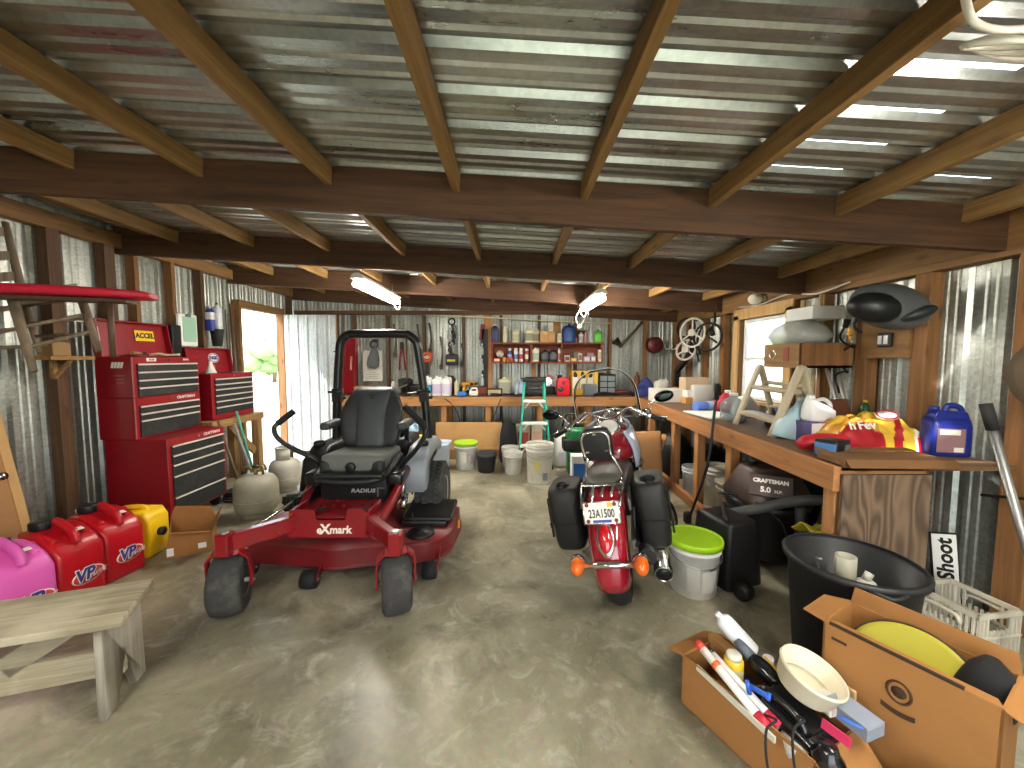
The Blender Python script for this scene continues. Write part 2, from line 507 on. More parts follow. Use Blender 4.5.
for y, mt, w in ((-.6, 'stud_orange', .045), (.3, 'stud_orange', .045), (.95, 'stud_orange', .045), (1.55, 'stud_orange', .045), (2.03, 'stud_orange', .13), (2.58, 'stud_orange', .1), (3.0, 'stud_orange', .1), (3.4, 'stud_orange', .045), (WY0 - .03, 'stud_orange', .045), (WY1 + .03, 'stud_orange', .045), (5.0, 'stud_orange', .09), (5.5, 'stud_orange', .045), (6.0, 'stud_orange', .045), (6.4, 'stud_orange', .045)):
    stick(wr, 'stud', (XR - .045, y, 1.03), (.09, w, 2.05), mt)
stick(wr, 'top_plate', (XR - .05, 2.57, 2.08), (.1, 7.7, .05), 'plate_wood')
stick(wr, 'rim_board', (XR - .075, 2.57, 2.2), (.045, 7.7, .19), 'plate_wood')
for x in (-2.6, -2.05, -1.45, -.8, -.18, .45, 1.05, 1.62, 2.2, 2.7):
    stick(wb, 'stud', (x, YB - .045, 1.1), (.045, .09, 2.2), 'stud_wood' if x < .5 else 'stud_orange')
for x in (-3.2, -2.4, -1.6, FX0, FX1): stick(wf, 'stud', (x, YF + .06, 1.0), (.045, .09, 2.0), 'stud_wood')
for x in (-3.3, -2.9): stick(wb, 'stud', (x, YB - .045, 1.1), (.045, .09, 2.2), 'stud_wood')
stick(wb, 'top_plate', (-.4, YB - .1, 2.24), (6.3, .04, .06), 'plate_wood_x')

# roof: sheets with ribs across the slope, rafters, purlins
SL = Matrix(((1, 0, 0), (0, 1, 0), (-.058, 0, 1)))
RPROF = [(0, 0), (.028, 0), (.04, .009), (.056, .009), (.068, 0), (.098, 0), (.11, .009), (.122, .009), (.134, 0), (.15, .024), (.182, .024), (.198, 0), (.2, 0)]
def build_roof():
    mb = MB('galv_roof')
    xs = [XL - .25, -1.9, -.3, 1.16, 1.6, 2.0, 2.32, XR + .25]
    pitch = .215; y0 = 1.27 - .167 * 1.075 - pitch * 14
    rows = []
    for k in range(0, 41):
        for q, d in RPROF[:-1]:
            rows.append((y0 + k * pitch + q * pitch / .2, d, k))
    def pt(x, r): return V((x, r[0], roofz(x) + r[1]))
    vs = [pt(x, r) for r in rows for x in xs]; n = len(xs); fs = []
    for i in range(len(rows) - 1):
        top = rows[i][1] > .02 and rows[i + 1][1] > .02
        for j in range(n - 1):
            k = rows[i][2]
            if top and ((j == 3 and 14 <= k <= 17) or (j == 5 and k in (15, 17))): continue   # rib tops left out, so the sky shows
            fs.append((i * n + j, i * n + j + 1, (i + 1) * n + j + 1, (i + 1) * n + j))
    mb.faces(vs, fs, False)
    o = mb.build('ceiling'); o['kind'] = 'structure'; return o
roof = build_roof()
RAFTERS = (-.75, .7, 2.17, 3.62, 5.02, 6.38)
for y in RAFTERS:
    mb = MB('rafter_wood'); L_ = XR - XL - .02
    mb.box((0, 0, 0), (L_, .045, .235), bev=.002)
    o = mb.build('rafter', roof); xm = (XL + XR) / 2
    o.location = (xm, y, roofz(xm) - .12); o.rotation_euler.y = math.atan(.058)
PX = [-.30 + .69 * k for k in range(-4, 5)]
for x in PX:
    for a, b in zip(RAFTERS[:-1], RAFTERS[1:]):
        mb = MB('purlin_wood'); mb.box((0, 0, 0), (.04, b - a - .05, .1), bev=.002)
        o = mb.build('purlin', roof); o.location = (x, (a + b) / 2, roofz(x) - .055); o.rotation_euler.y = math.atan(.058)
for x, a, b in ((-3.32, -.75, 6.38),):
    mb = MB('purlin_wood'); mb.box((0, 0, 0), (.04, b - a, .05), bev=.002); o = mb.build('purlin', roof); o.location = (x, (a + b) / 2, roofz(x) - .03)

# window
win = MB('white_vinyl')
yc, zc = (WY0 + WY1) / 2, (WZ0 + WZ1) / 2
for y in (WY0 + .02, WY1 - .02): win.box((XR, y, zc), (.07, .04, WZ1 - WZ0), bev=.003)
for z in (WZ0 + .02, WZ1 - .02, zc): win.box((XR, yc, z), (.06, WY1 - WY0, .04), bev=.003)
w = win.build('window_1'); w['kind'] = 'structure'
mb = MB('window_glass'); mb.box((XR, yc, zc), (.004, WY1 - WY0 - .06, WZ1 - WZ0 - .06)); mb.build('pane', w)
def wtrim(c, d):
    stick(w, 'window_trim', c, d, 'win_trim')
wood('win_trim', '#c9a46c', '#a98450', 2, .8)
for y in (WY0 - .05, WY1 + .05): wtrim((XR - .1, y, zc), (.02, .1, WZ1 - WZ0 + .1))
wtrim((XR - .1, yc, WZ1 + .06), (.02, WY1 - WY0 + .2, .12)); wtrim((XR - .07, yc, WZ0 - .02), (.12, WY1 - WY0 + .2, .03))

# open corrugated door, swung into the room parallel to the back wall
dr = thing('door_1', None, None, (XL + .05, DY1 + .02, 0), 0); dr['kind'] = 'structure'
mb = MB('galv_door')
corr(mb, 0, .87, .03, 2.17, lambda s, d, z: V((s, -d, z)), pitch=.145)
o = mb.build('door_sheet', dr)
wood('door_frame_wood', '#b4905c', '#8d6a3e', 2, .8)
for c, d in (((.03, .03, 1.1), (.06, .04, 2.14)), ((.84, .03, 1.1), (.06, .04, 2.14)), ((.435, .03, .08), (.75, .04, .09)), ((.435, .03, 2.12), (.75, .04, .09)), ((.435, .03, 1.1), (.75, .04, .09))):
    stick(dr, 'door_rail', c, d, 'door_frame_wood')
mat('dark_metal', '#3a3a3a', .45, .8)
for z in (.45, 1.0, 1.6):
    mb = MB('dark_metal'); mb.box((.86, -.03, z), (.05, .02, .02), bev=.003); mb.cyl((.875, -.03, z - .02), (.875, -.03, z + .02), .012, n=8); mb.build('latch', dr)
# ================================================================ zero-turn mower (front towards -y)
mat('mower_red', '#860f1a', .32, var=.1, scale=5, coat=.4, dirt='#5a2a22', dscale=6, damt=.35)
mat('mower_deck_red', '#70151a', .45, var=.15, scale=4, dirt='#4a3028', dscale=5, damt=.55)
mat('tyre_black', '#363635', .85, var=.25, scale=14, bump=.3, bscale=80, dirt='#706b60', dscale=5, damt=.45)
mat('black_plastic', '#161617', .45, var=.2, bump=.15, bscale=200)
mat('seat_vinyl', '#3f4345', .5, var=.08, bump=.15, bscale=180)
mat('seat_side', '#2b2e30', .5, var=.08, bump=.12, bscale=180)
mat('seat_dark', '#1d1f20', .5, var=.1)
mat('seat_grey', '#62645f', .55, var=.08)
mat('roll_black', '#17191b', .3, var=.1, coat=.3)
mat('fender_grey', '#8d949b', .4, var=.06)
mat('chrome', '#d9d9d6', .15, 1., var=.05)
mat('steel', '#9a9a98', .4, .9, var=.15)
mat('white_paint', '#efeee6', .4, var=.03)
mat('orange_label', '#d88a25', .5)

mw = thing('riding_mower', 'red zero-turn riding mower with grey seat and black roll bar', 'riding mower', (-1.165, 2.94, 0), .8)

# cutting deck: lobed outline with a deep front lip
def deck():
    pts = []
    def arc(cx, cy, r_, a0, a1, n=8):
        for i in range(n + 1):
            a = R(a0 + (a1 - a0) * i / n); pts.append((cx + math.cos(a) * r_, cy + math.sin(a) * r_))
    arc(-.50, -.14, .26, 180, 250); arc(-.02, -.2, .27, 240, 300); arc(.46, -.14, .26, 290, 360)
    pts += [(.74, .12), (.72, .28)]; pts += [(.45, .38), (-.45, .38), (-.74, .28)]
    mb = MB('mower_deck_red')
    mb.prism(pts, .13, (0, 0, .165), bev=.018, seg=2)
    big = [(x * 1.015, y * 1.02) for x, y in pts]
    mb.prism(big, .012, (0, 0, .105), bev=.004)
    mb.cyl((-.45, 0, .23), (-.45, 0, .29), .1, .07); mb.cyl((.45, .02, .23), (.45, .02, .29), .1, .07); mb.cyl((0, -.02, .23), (0, -.02, .29), .1, .07)
    return mb.build('cutting_deck', mw)
dk = deck()
for x, y in ((-.16, -.52), (.60, -.42), (-.66, -.36)):
    mb = MB('mower_deck_red'); mb.sheet([(x + .055, y + .14, .2), (x + .055, y + .14, .1), (x + .055, y - .02, .05), (x + .055, y - .02, .085)], .008); mb.build('roller_bracket', dk)
    mb = MB('black_rubber'); mb.lathe([(.03, -.05), (.055, -.045), (.06, 0), (.055, .045), (.03, .05)], (x, y, .062), (1, 0, 0), n=20)
    mb.m('steel'); mb.cyl((x - .055, y, .062), (x + .058, y, .062), .012, n=8); mb.build('anti_scalp_roller', dk)
mb = MB('orange_label'); mb.box((.745, .02, .19), (.012, .05, .05)); mb.build('warning_label', dk)
# discharge chute / rubber mat at the right of the deck
mb = MB('black_plastic')
mb.box((.52, .06, .285), (.38, .34, .045), rot(4, 0, 0), bev=.02, seg=3)
mb.box((.5, -.1, .25), (.34, .05, .05), bev=.015, seg=2); mb.box((.62, .05, .295), (.015, .2, .012), bev=.004); mb.box((.40, .05, .295), (.012, .3, .012), bev=.004)
mb.build('discharge_chute', mw)
mb = MB('black_plastic'); mb.lathe([(.1, 0), (.1, .02), (.085, .03), (.03, .03), (.03, .04), (.001, .04)], (.5, -.24, .225), n=24); mb.build('spindle_cover', mw)

# frame rails and floor
mb = MB('mower_red')
for sgn in (-1, 1):
    mb.bar((sgn * .26, -.5, .42), (sgn * .24, .75, .42), .05, .09, bev=.006)
mb.box((0, -.2, .4), (.5, .4, .02))
mb.build('frame', mw)
mb = MB('mower_red')
mb.box((-.02, -.26, .43), (.46, .34, .02), rot(6, 0, 0), bev=.004)
for i in range(6):
    for j in range(4): mb.cyl((-.19 + i * .07, -.38 + j * .07, .427 + j * .0073), (-.19 + i * .07, -.38 + j * .07, .438 + j * .0073), .012, .008, n=8)
mb.build('foot_platform', mw)
# nose plate with the maker's name
mb = MB('mower_red')
pz = frame((1, 0, 0), y=(0, .035, .17)); mb.prism([(-.275, -.08), (.215, -.08), (.25, .04), (.19, .088), (.10, .088), (.085, .02), (-.10, .02), (-.12, .085), (-.275, .085)], .012, (0, -.53, .44), pz)
mb.box((-.265, -.42, .44), (.02, .22, .16), bev=.004); mb.box((.235, -.42, .44), (.02, .22, .16), bev=.004)
mb.box((-.015, -.42, .36), (.5, .26, .012))
mb.box((0, -.44, .462), (.24, .1, .012), rot(10, 0, 0))
np_ = mb.build('nose_plate', mw)
mat('logo_cream', '#f1e6d8', .5, var=0)
text('e', .066, 'logo_cream', np_, V((-.075, -.5465, .402)) , (1, 0, 0), (0, .035, .17), bold=.002)
text('X', .085, 'logo_cream', np_, V((-.038, -.5465, .405)), (1, 0, 0), (0, .035, .17), bold=.003)
text('mark', .066, 'logo_cream', np_, V((.06, -.5465, .402)), (1, 0, 0), (0, .035, .17), bold=.002)
mb = MB('black_plastic'); mb.box((-.09, -.47, .512), (.06, .01, .02)); mb.build('latch_slot', np_)
# caster arms, forks and wheels
def caster(sgn, steer):
    hx, hy = sgn * .485, -.80
    mb = MB('mower_red')
    mb.bar((sgn * .24, -.52, .44), (hx * .985, hy + .02, .44), .06, .1, bev=.008)
    mb.box((hx, hy, .44), (.075, .08, .13), bev=.008)
    arm = mb.build('caster_arm', mw)
    mb = MB('steel'); mb.cyl((hx, hy, .5), (hx, hy, .515), .025, .02, n=12); mb.build('grease_cap', arm)
    f = Matrix.Rotation(R(steer), 3, 'Z')
    off = f @ V((0, .06, 0)); c = V((hx, hy, .18)) + off
    mb = MB('mower_red')
    mb.cyl((hx, hy, .375), (hx, hy, .4), .04)
    for e in (-1, 1):
        P = [V((0, -.06, .385)), V((e * .06, -.05, .39)), V((e * .1, -.03, .345)), V((e * .108, 0, .26)), V((e * .108, 0, .15))]
        ps = [V((hx, hy, 0)) + off + f @ p for p in P]
        for a, b in zip(ps[:-1], ps[1:]): mb.bar(a, b, .05, .014, up=f @ V((e, 0, .2)), bev=.003)
    fk = mb.build('caster_fork', mw)
    ax = f @ V((1, 0, 0))
    mb = MB('tyre_black'); mb.lathe([(.085, -.07), (.11, -.082), (.15, -.083), (.172, -.068), (.178, -.03), (.18, 0), (.178, .03), (.172, .068), (.15, .083), (.11, .082), (.085, .07)], c, ax, n=40)
    wh = mb.build('caster_wheel', mw)
    mb = MB('steel'); mb.lathe([(.001, -.05), (.04, -.05), (.045, -.03), (.075, -.035), (.09, -.075), (.09, .075), (.075, .035), (.045, .03), (.04, .05), (.001, .05)], c, ax, n=28)
    mb.cyl(c - ax * .125, c + ax * .125, .014, n=10); mb.build('rim', wh)
caster(-1, 20); caster(1, 19)
# side arms rising from the right hub to the frame (hand-guard tube)
for sgn in (-1, 1):
    mb = MB('mower_red')
    mb.tube([(sgn * .27, -.55, .4), (sgn * .3, -.36, .46), (sgn * .33, -.08, .58), (sgn * .35, .2, .68)], .032, 8, curve=5)
    mb.cyl((sgn * .3, -.5, .42), (sgn * .31, -.62, .40), .03, n=14)
    mb.build('side_rail', mw)
# seat base with RADIUS
mb = MB('black_plastic'); mb.box((-.01, .1, .55), (.5, .5, .27), bev=.025, seg=2)
sb = mb.build('seat_box', mw)
mat('logo_silver', '#d5d8da', .3, .5, var=0)
text('RADIUS', .04, 'logo_silver', sb, (.06, -.152, .52), (1, 0, 0), (0, 0, 1), bold=.001, shear=.2, sxx=1.3)
mb = MB('steel'); mb.box((.17, -.153, .51), (.012, .012, .07), bev=.003); mb.box((.195, -.153, .54), (.05, .01, .008)); mb.build('latch', sb)
for e in (-1, 1):
    mb = MB('roll_black'); mb.box((e * .3, .12, .61), (.12, .6, .1), bev=.03, seg=2); mb.build('control_console', mw)
# seat
st = MB('seat_grey')
st.box((0, .04, .72), (.46, .5, .13), rot(-4, 0, 0), bev=.05, seg=4)
cush = st.build('seat_cushion', mw)
for e in (-1, 1):
    mb = MB('seat_dark'); mb.box((e * .175, -.175, .715), (.12, .08, .1), rot(-4, 0, e * -14), bev=.035, seg=3); mb.build('side_bolster', cush)
mb = MB('seat_dark'); mb.box((0, -.01, .66), (.49, .52, .04), bev=.025, seg=2)
mb.build('suspension_skirt', cush)
mb = MB('black_plastic'); mb.lathe([(.036, 0), (.036, .016), (.03, .022), (.001, .022)], (0, -.212, .715), (0, -1, -.05), n=24); k = mb.build('weight_knob', cush)
mb = MB('seat_dark'); mb.tube([(-.25, .14, .72), (-.262, -.1, .675), (-.22, -.25, .64), (0, -.28, .625), (.2, -.25, .635), (.262, -.12, .68), (.28, .05, .75)], .022, 8, curve=6); mb.build('seat_rail', cush)
def backrest():
    def prof(t):            # half width by height fraction
        return .21 + .045 * math.sin(min(t, .5) * PI) - .095 * max(0, (t - .55) / .45) ** 1.6
    rings = []
    n = 28
    for j in range(15):
        t = j / 14; z = .77 + t * .48; hw = prof(t); y = .25 + .13 * t - .02 * math.sin(t * PI); th = .075 * (1 - .35 * t)
        if j in (0, 14): hw *= .93; th *= .75
        rg = []
        for i in range(n):
            a = 2 * PI * i / n; cx, sy = math.cos(a), math.sin(a)
            x = hw * math.copysign(abs(cx) ** .55, cx); yy = th * math.copysign(abs(sy) ** .55, sy)
            rg.append(V((x, y + yy - .05 * (abs(x) / .27) ** 2, z)))
        rings.append(rg)
    mb = MB('seat_side'); mb.loft(rings); o = mb.build('backrest', mw)
    # lighter centre panel between two dark bolsters
    def cp(u, v):
        z = .775 + v * .475; t = v; hw = .125 + .04 * max(0, (v - .55) / .45) ** 1.2 - .06 * max(0, v - .93) / .07 * .5
        y = .25 + .13 * t - .02 * math.sin(t * PI) - .075 * (1 - .35 * t) - .012 + .03 * max(0, v - .95) / .05
        x = (u - .5) * 2 * hw
        return V((x, y - .012 + .03 * (abs(u - .5) * 2) ** 4, z))
    mb = MB('seat_vinyl'); mb.grid(cp, 12, 18); mb.build('centre_panel', o, solid=.01)
    for e in (-1, 1):
        mb = MB('seat_dark'); mb.tube([cp(.5 + e * .5, v / 10) + V((e * .004, .004, 0)) for v in range(0, 11)], .009, 6); mb.build('piping', o)
    q = cp(.5, .84)
    mb = MB('seat_dark'); mb.bar(q + V((-.028, -.008, -.028)), q + V((.028, -.001, .028)), .012, .01); mb.bar(q + V((.028, -.008, -.028)), q + V((-.028, -.001, .028)), .012, .01); mb.build('emblem', o)
backrest()
for e in (-1, 1):
    mb = MB('seat_vinyl'); mb.box((e * .3, .16, .965), (.075, .26, .06), bev=.025, seg=3); a = mb.build('armrest', mw)
    mb = MB('roll_black'); mb.bar((e * .29, .26, .95), (e * .26, .33, .8), .03, .02); mb.build('armrest_bracket', a)
# roll bar
mb = MB('roll_black')
zt = 1.71
P = [(-.42, .5, .5), (-.405, .5, .9), (-.375, .48, 1.3), (-.345, .46, 1.55), (-.325, .455, 1.645), (-.27, .45, 1.695), (-.2, .45, zt), (.2, .45, zt), (.27, .45, 1.695), (.325, .455, 1.645), (.345, .46, 1.55), (.375, .48, 1.3), (.405, .5, .9), (.42, .5, .5)]
mb.tube(P, .038, 10, curve=4)
rb = mb.build('roll_bar', mw)
for e in (-1, 1):
    mb = MB('roll_black'); mb.box((e * .385, .49, 1.17), (.075, .09, .12), bev=.008); mb.cyl((e * .33, .45, 1.2), (e * .45, .45, 1.2), .012, n=8); mb.cyl((e * .33, .53, 1.14), (e * .45, .53, 1.14), .012, n=8); mb.build('fold_hinge', rb)
mb = MB('steel'); mb.tube([(.335, .44, 1.2), (.3, .43, 1.19), (.25, .44, 1.19)], .008, 6); mb.build('hinge_pin', rb)
# fuel tanks / fenders, tyres
for e in (-1, 1):
    mb = MB('fender_grey' if e > 0 else 'black_plastic')
    poly = [(-.02, .46), (.1, .44), (.13, .5), (.2, .6), (.34, .67), (.55, .68), (.75, .62), (.78, .7), (.6, .78), (.2, .78), (.05, .7)]
    mb.prism([(y, z) for y, z in poly], .17, (e * .405, 0, 0), frame((0, 1, 0), (0, 0, 1)), bev=.03, seg=3)
    tk = mb.build('fuel_tank', mw)
    mb = MB('black_plastic'); mb.lathe([(.045, 0), (.045, .03), (.035, .04), (.001, .04)], (e * .43, .22, .775), n=18); mb.build('fuel_cap', tk)
    c = V((e * .47, .42, .29)); mb = MB('tyre_black')
    mb.lathe([(.15, -.1), (.2, -.115), (.25, -.115), (.275, -.1), (.28, 0), (.275, .1), (.25, .115), (.2, .115), (.15, .1)], c, (1, 0, 0), n=48)
    for i in range(40):
        a = 2 * PI * i / 40
        for q, off in ((-.075, 0), (-.025, .5), (.025, 0), (.075, .5)):
            aa = a + off * 2 * PI / 40; d = V((0, math.cos(aa), math.sin(aa)))
            mb.box(c + d * .281 + V((q, 0, 0)), (.04, .028, .022), frame((1, 0, 0), z=d) @ rot(0, 0, 30 if q < 0 else -30))
    wh = mb.build('rear_wheel', mw)
    mb = MB('white_paint'); mb.lathe([(.001, -.06), (.05, -.06), (.06, -.02), (.13, -.03), (.16, -.105), (.16, .105), (.13, .03), (.06, .02), (.05, .06), (.001, .06)], c, (1, 0, 0), n=36); mb.build('rim', wh)
# engine behind the seat
mb = MB('black_plastic'); mb.box((0, .72, .62), (.5, .4, .3), bev=.05, seg=2); mb.lathe([(.16, 0), (.16, .08), (.1, .12), (.001, .12)], (0, .72, .77), n=24); mb.build('engine', mw)
mb = MB('mower_red'); mb.box((0, .95, .5), (.7, .05, .2), bev=.01); mb.build('engine_guard', mw)
# control levers: the left one swung out, the right one over the lap
mb = MB('roll_black'); mb.tube([(-.33, .02, .66), (-.36, 0, .72), (-.49, -.03, .8), (-.60, -.05, .885), (-.64, -.04, .955), (-.625, -.02, 1.0), (-.52, .02, 1.09)], .018, 8, curve=5)
lv = mb.build('control_lever', mw)
mb = MB('black_rubber'); mb.tube([(-.625, -.02, 1.0), (-.59, -.007, 1.03), (-.52, .02, 1.09)], .023, 8, curve=4); mb.build('grip', lv)
mb = MB('roll_black'); mb.tube([(.3, -.02, .64), (.34, -.04, .70), (.43, -.07, .80), (.50, -.08, .90), (.515, -.08, .955), (.49, -.06, 1.0), (.34, -.02, 1.13)], .019, 8, curve=5)
lv = mb.build('control_lever', mw)
mb = MB('black_rubber'); mb.tube([(.515, -.08, .955), (.49, -.06, 1.0), (.34, -.02, 1.13)], .025, 8, curve=5); mb.build('grip', lv)
# deck lift pedal and rod at the operator's right foot
mb = MB('black_plastic')
mb.box((-.36, -.32, .5), (.11, .12, .03), rot(50, 0, 15), bev=.01); mb.bar((-.36, -.3, .5), (-.33, -.3, .36), .03, .03)
for i in range(5): mb.box((-.405 + i * .024, -.355, .525), (.014, .05, .035), rot(50, 0, 15), bev=.004)
mb.build('lift_pedal', mw)
mb = MB('chrome'); mb.tube([(-.24, -.16, .60), (-.37, -.42, .50), (-.5, -.58, .42), (-.53, -.6, .43)], .011, 8, curve=3); mb.build('lift_rod', mw)
mb = MB('black_plastic'); mb.box((-.38, .0, .46), (.2, .3, .03), rot(3, 0, 0), bev=.008); mb.cyl((-.4, -.02, .47), (-.4, -.02, .53), .025, n=12); mb.build('height_dial', mw)
mb = MB('chrome'); mb.cyl((.32, -.06, .45), (.33, .05, .62), .016, n=10); mb.cyl((.335, -.09, .36), (.335, -.03, .45), .028, n=12); mb.tube([(.36, .1, .4), (.36, .12, .56), (.37, .1, .62)], .008, 6); mb.build('damper', mw)
# ================================================================ touring motorcycle (rear towards the camera)
mat('bike_red', '#8e1324', .14, var=.05, coat=1.)
mat('bike_blue', '#b6c3d6', .15, var=.05, coat=1.)
mat('bag_leather', '#1f1e1c', .55, var=.2, bump=.35, bscale=140, scale=20)
mat('saddle_leather', '#201f1e', .4, var=.15, bump=.2, bscale=160)
mat('saddle_top', '#57544e', .5, var=.1, bump=.2, bscale=160)
mat('amber', '#d8611a', .2, var=.05, coat=.6)
mat('lamp_red', '#b50f18', .12, var=.05, coat=1.)
mat('lamp_red_bright', '#ff2b1c', .2, var=0, coat=1.)  # brighter red than the lens, for the reflector
mat('plate_white', '#e9e6d8', .4, var=.04)
mat('plate_black', '#1a1a1a', .5, var=0)
mat('plate_yellow', '#e0b637', .5, var=.05)
mat('plate_blue', '#39449a', .5, var=.1)
mat('clear_acrylic', '#f4f8f8', .03, trans=1., var=0, ior=1.25)
mat('bike_tyre', '#161616', .75, var=.2, bump=.3, bscale=60)
mat('gauge_face', '#e8e4da', .35, var=.1)
mat('mirror_glass', '#262b29', .15, 1., var=.02)
mat('bolt_red', '#7a1a1e', .4, var=.1)

bk = thing('motorcycle', 'dark red touring motorcycle with black saddlebags and clear windshield', 'motorcycle', (.70, 2.33, 0), -17, ry=-10)
def wheel(y, r_, w_, name):
    mb = MB('bike_tyre'); mb.lathe([(r_ - .1, -w_ * .36), (r_ - .05, -w_ * .5), (r_ - .02, -w_ * .42), (r_ - .004, -w_ * .2), (r_, 0), (r_ - .004, w_ * .2), (r_ - .02, w_ * .42), (r_ - .05, w_ * .5), (r_ - .1, w_ * .36)], (0, y, r_), (1, 0, 0), n=48)
    o = mb.build(name, bk)
    mb = MB('chrome'); mb.torus((0, y, r_), r_ - .105, .02, (1, 0, 0), n=40, k=8); mb.cyl((-.07, y, r_), (.07, y, r_), .05)
    for i in range(10):
        a = 2 * PI * i / 10; mb.cyl((0, y, r_), (0, y + math.cos(a) * (r_ - .1), r_ + math.sin(a) * (r_ - .1)), .012, n=6)
    mb.build('rim', o)
wheel(0, .325, .14, 'rear_wheel'); wheel(1.6, .325, .12, 'front_wheel')
# fenders: swept half-round sections over the wheels
def fender(yc, zc, r0, a0, a1, w_, name, n=22, tipw=.75):
    mb = MB('bike_red'); secs = 12
    def fn(u, v):
        a = R(a0 + (a1 - a0) * v); ww = w_ * (1 - (1 - tipw) * (1 - v) ** 2); t = (u - .5) * 2
        rr = r0 - .10 * abs(t) ** 3.2
        x = ww * math.sin(t * 1.25) / math.sin(1.25)
        return V((x, yc + math.cos(a) * rr, zc + math.sin(a) * rr))
    mb.grid(fn, secs, n); o = mb.build(name, bk, solid=.006); return o
rf = fender(0, .325, .415, 188, 60, .118, 'rear_fender', tipw=.8)
fender(1.6, .325, .385, 160, 20, .1, 'front_fender')
mb = MB('steel')
for e in (-1, 1):
    mb.bar((e * .135, -.12, .62), (e * .13, .3, .66), .02, .07, bev=.008); mb.bar((e * .12, 0, .33), (e * .12, .5, .36), .03, .06, bev=.008)
mb.build('fender_strut', bk)
# tail light
def onf(a, dx=0, up=0.):
    a = R(a); return V((dx, math.cos(a) * (.415 + up), .325 + math.sin(a) * (.415 + up)))
TA = 150
c = onf(TA, 0, .012); nrm = V((0, math.cos(R(TA)), math.sin(R(TA))))
tl = MB('chrome'); 
fr = frame((1, 0, 0), z=nrm)
tl.lathe([(.001, -.02), (.056, -.02), (.058, .012), (.05, .018), (.001, .014)], c, nrm, n=28, sx=.82, sy=1.6, xdir=(1, 0, 0)); t_ = tl.build('tail_lamp', bk)
mb = MB('lamp_red'); mb.ell(c + nrm * .012, (.038, .076, .026), fr); mb.build('lens', t_)
mb = MB('lamp_red_bright'); mb.ell(c + nrm * .027 + fr @ V((0, -.03 if (fr @ V((0, 1, 0))).z > 0 else .03, -.004)), (.024, .016, .012), fr); mb.build('reflector', t_)
# turn signal bar
c = onf(167, 0, .02)
mb = MB('chrome'); mb.cyl(c + V((-.15, 0, 0)), c + V((.15, 0, 0)), .014, n=14); mb.box(c + V((0, .01, 0)), (.13, .03, .04), bev=.008); sb_ = mb.build('signal_bar', bk)
for e in (-1, 1):
    q = c + V((e * .165, 0, 0)); mb = MB('amber'); mb.ell(q, (.038, .05, .045)); mb.ell(q + V((0, -.02, 0)), (.034, .045, .04)); mb.build('turn_signal', sb_)
    mb = MB('chrome'); mb.lathe([(.03, 0), (.046, .02), (.046, .04), (.001, .06)], q, (0, 1, 0), n=20); mb.build('signal_housing', sb_)
# licence plate
mb = MB('plate_white'); pf = frame((1, 0, 0), y=(0, .25, 1)); pc = V((-.005, -.33, .668))
mb.box(pc, (.19, .11, .004), pf, bev=.001); pl = mb.build('licence_plate', bk)
mb = MB('chrome')
for a, b in (((-.097, -.057), (.097, -.057)), ((.097, -.057), (.097, .057)), ((.097, .057), (-.097, .057)), ((-.097, .057), (-.097, -.057))):
    mb.tube([pc + pf @ V((*a, .002)), pc + pf @ V((*b, .002))], .004, 6)
mb.build('plate_frame', pl)
text('23A1500', .062, 'plate_black', pl, pc + pf @ V((0, -.006, .003)), pf @ V((1, 0, 0)), pf @ V((0, 1, 0)), sxx=.62, bold=.0012)
mb = MB('plate_yellow'); mb.box(pc + pf @ V((.05, .04, .003)), (.03, .022, .002), pf); mb.build('tag_sticker', pl)
mb = MB('plate_blue'); mb.box(pc + pf @ V((0, -.044, .003)), (.1, .014, .002), pf); mb.build('plate_band', pl)
for x in (-.075, .075):
    for z in (-.042, .043):
        mb = MB('bolt_red'); mb.cyl(pc + pf @ V((x, z, 0)), pc + pf @ V((x, z, .008)), .011, n=10); mb.build('plate_bolt', pl)
mb = MB('dark_metal'); mb.box((0, -.24, .66), (.08, .16, .03), bev=.006); mb.build('plate_bracket', bk)
# luggage rack
mb = MB('chrome'); y0 = -.2; z0, z1 = .655, .76
A = [(-.135, -.2, z0), (.09, -.2, z0), (.12, -.12, z1 - .01), (-.125, -.12, z1)]
mb.tube(A, .012, 8, closed=True)
for t in (.27, .5, .73):
    a = V(A[0]).lerp(V(A[1]), t); b = V(A[3]).lerp(V(A[2]), t + .03); mb.tube([a, b], .011, 8)
for e in (-.12, .11): mb.tube([(e, -.12, z1), (e, .12, z1 - .02)], .008, 8)
mb.build('luggage_rack', bk)
# sissy bar with padded back
mb = MB('saddle_leather')
pb = [( -.098, -.1), (.098, -.1), (.105, .05), (.085, .1), (.045, .118), (-.045, .118), (-.085, .1), (-.105, .05)]
bf_ = frame((1, 0, 0), y=(0, -.16, 1)); bc = V((-.02, .1, .955))
mb.prism(pb, .07, bc, bf_, bev=.022, seg=3); bp_ = mb.build('backrest_pad', bk)
mb = MB('plate_black'); mb.prism([(x * .84, z * .86) for x, z in pb], .012, bc + bf_ @ V((0, 0, .034)), bf_, bev=.003); mb.build('back_plate', bp_)
mb = MB('chrome')
loop = [(-.105, .06, .70), (-.108, .055, .80), (-.088, .052, .87)] + [tuple(bc + bf_ @ V((x * .82, z * .84, .045))) for x, z in [(-.1, -.06), (-.105, .05), (-.085, .1), (-.045, .118), (.045, .118), (.085, .1), (.105, .05), (.1, -.06)]] + [(.075, .052, .87), (.1, .06, .80), (.125, .08, .72), (.14, .16, .66)]
mb.tube(loop, .0085, 8, curve=4); mb.build('sissy_bar', bk)
for x, z in ((0, .085), (-.06, -.03), (.06, -.03)):
    mb = MB('chrome'); mb.box(bc + bf_ @ V((x, z, .045)), (.024, .014, .012), bf_, bev=.003); mb.build('bracket', bp_)
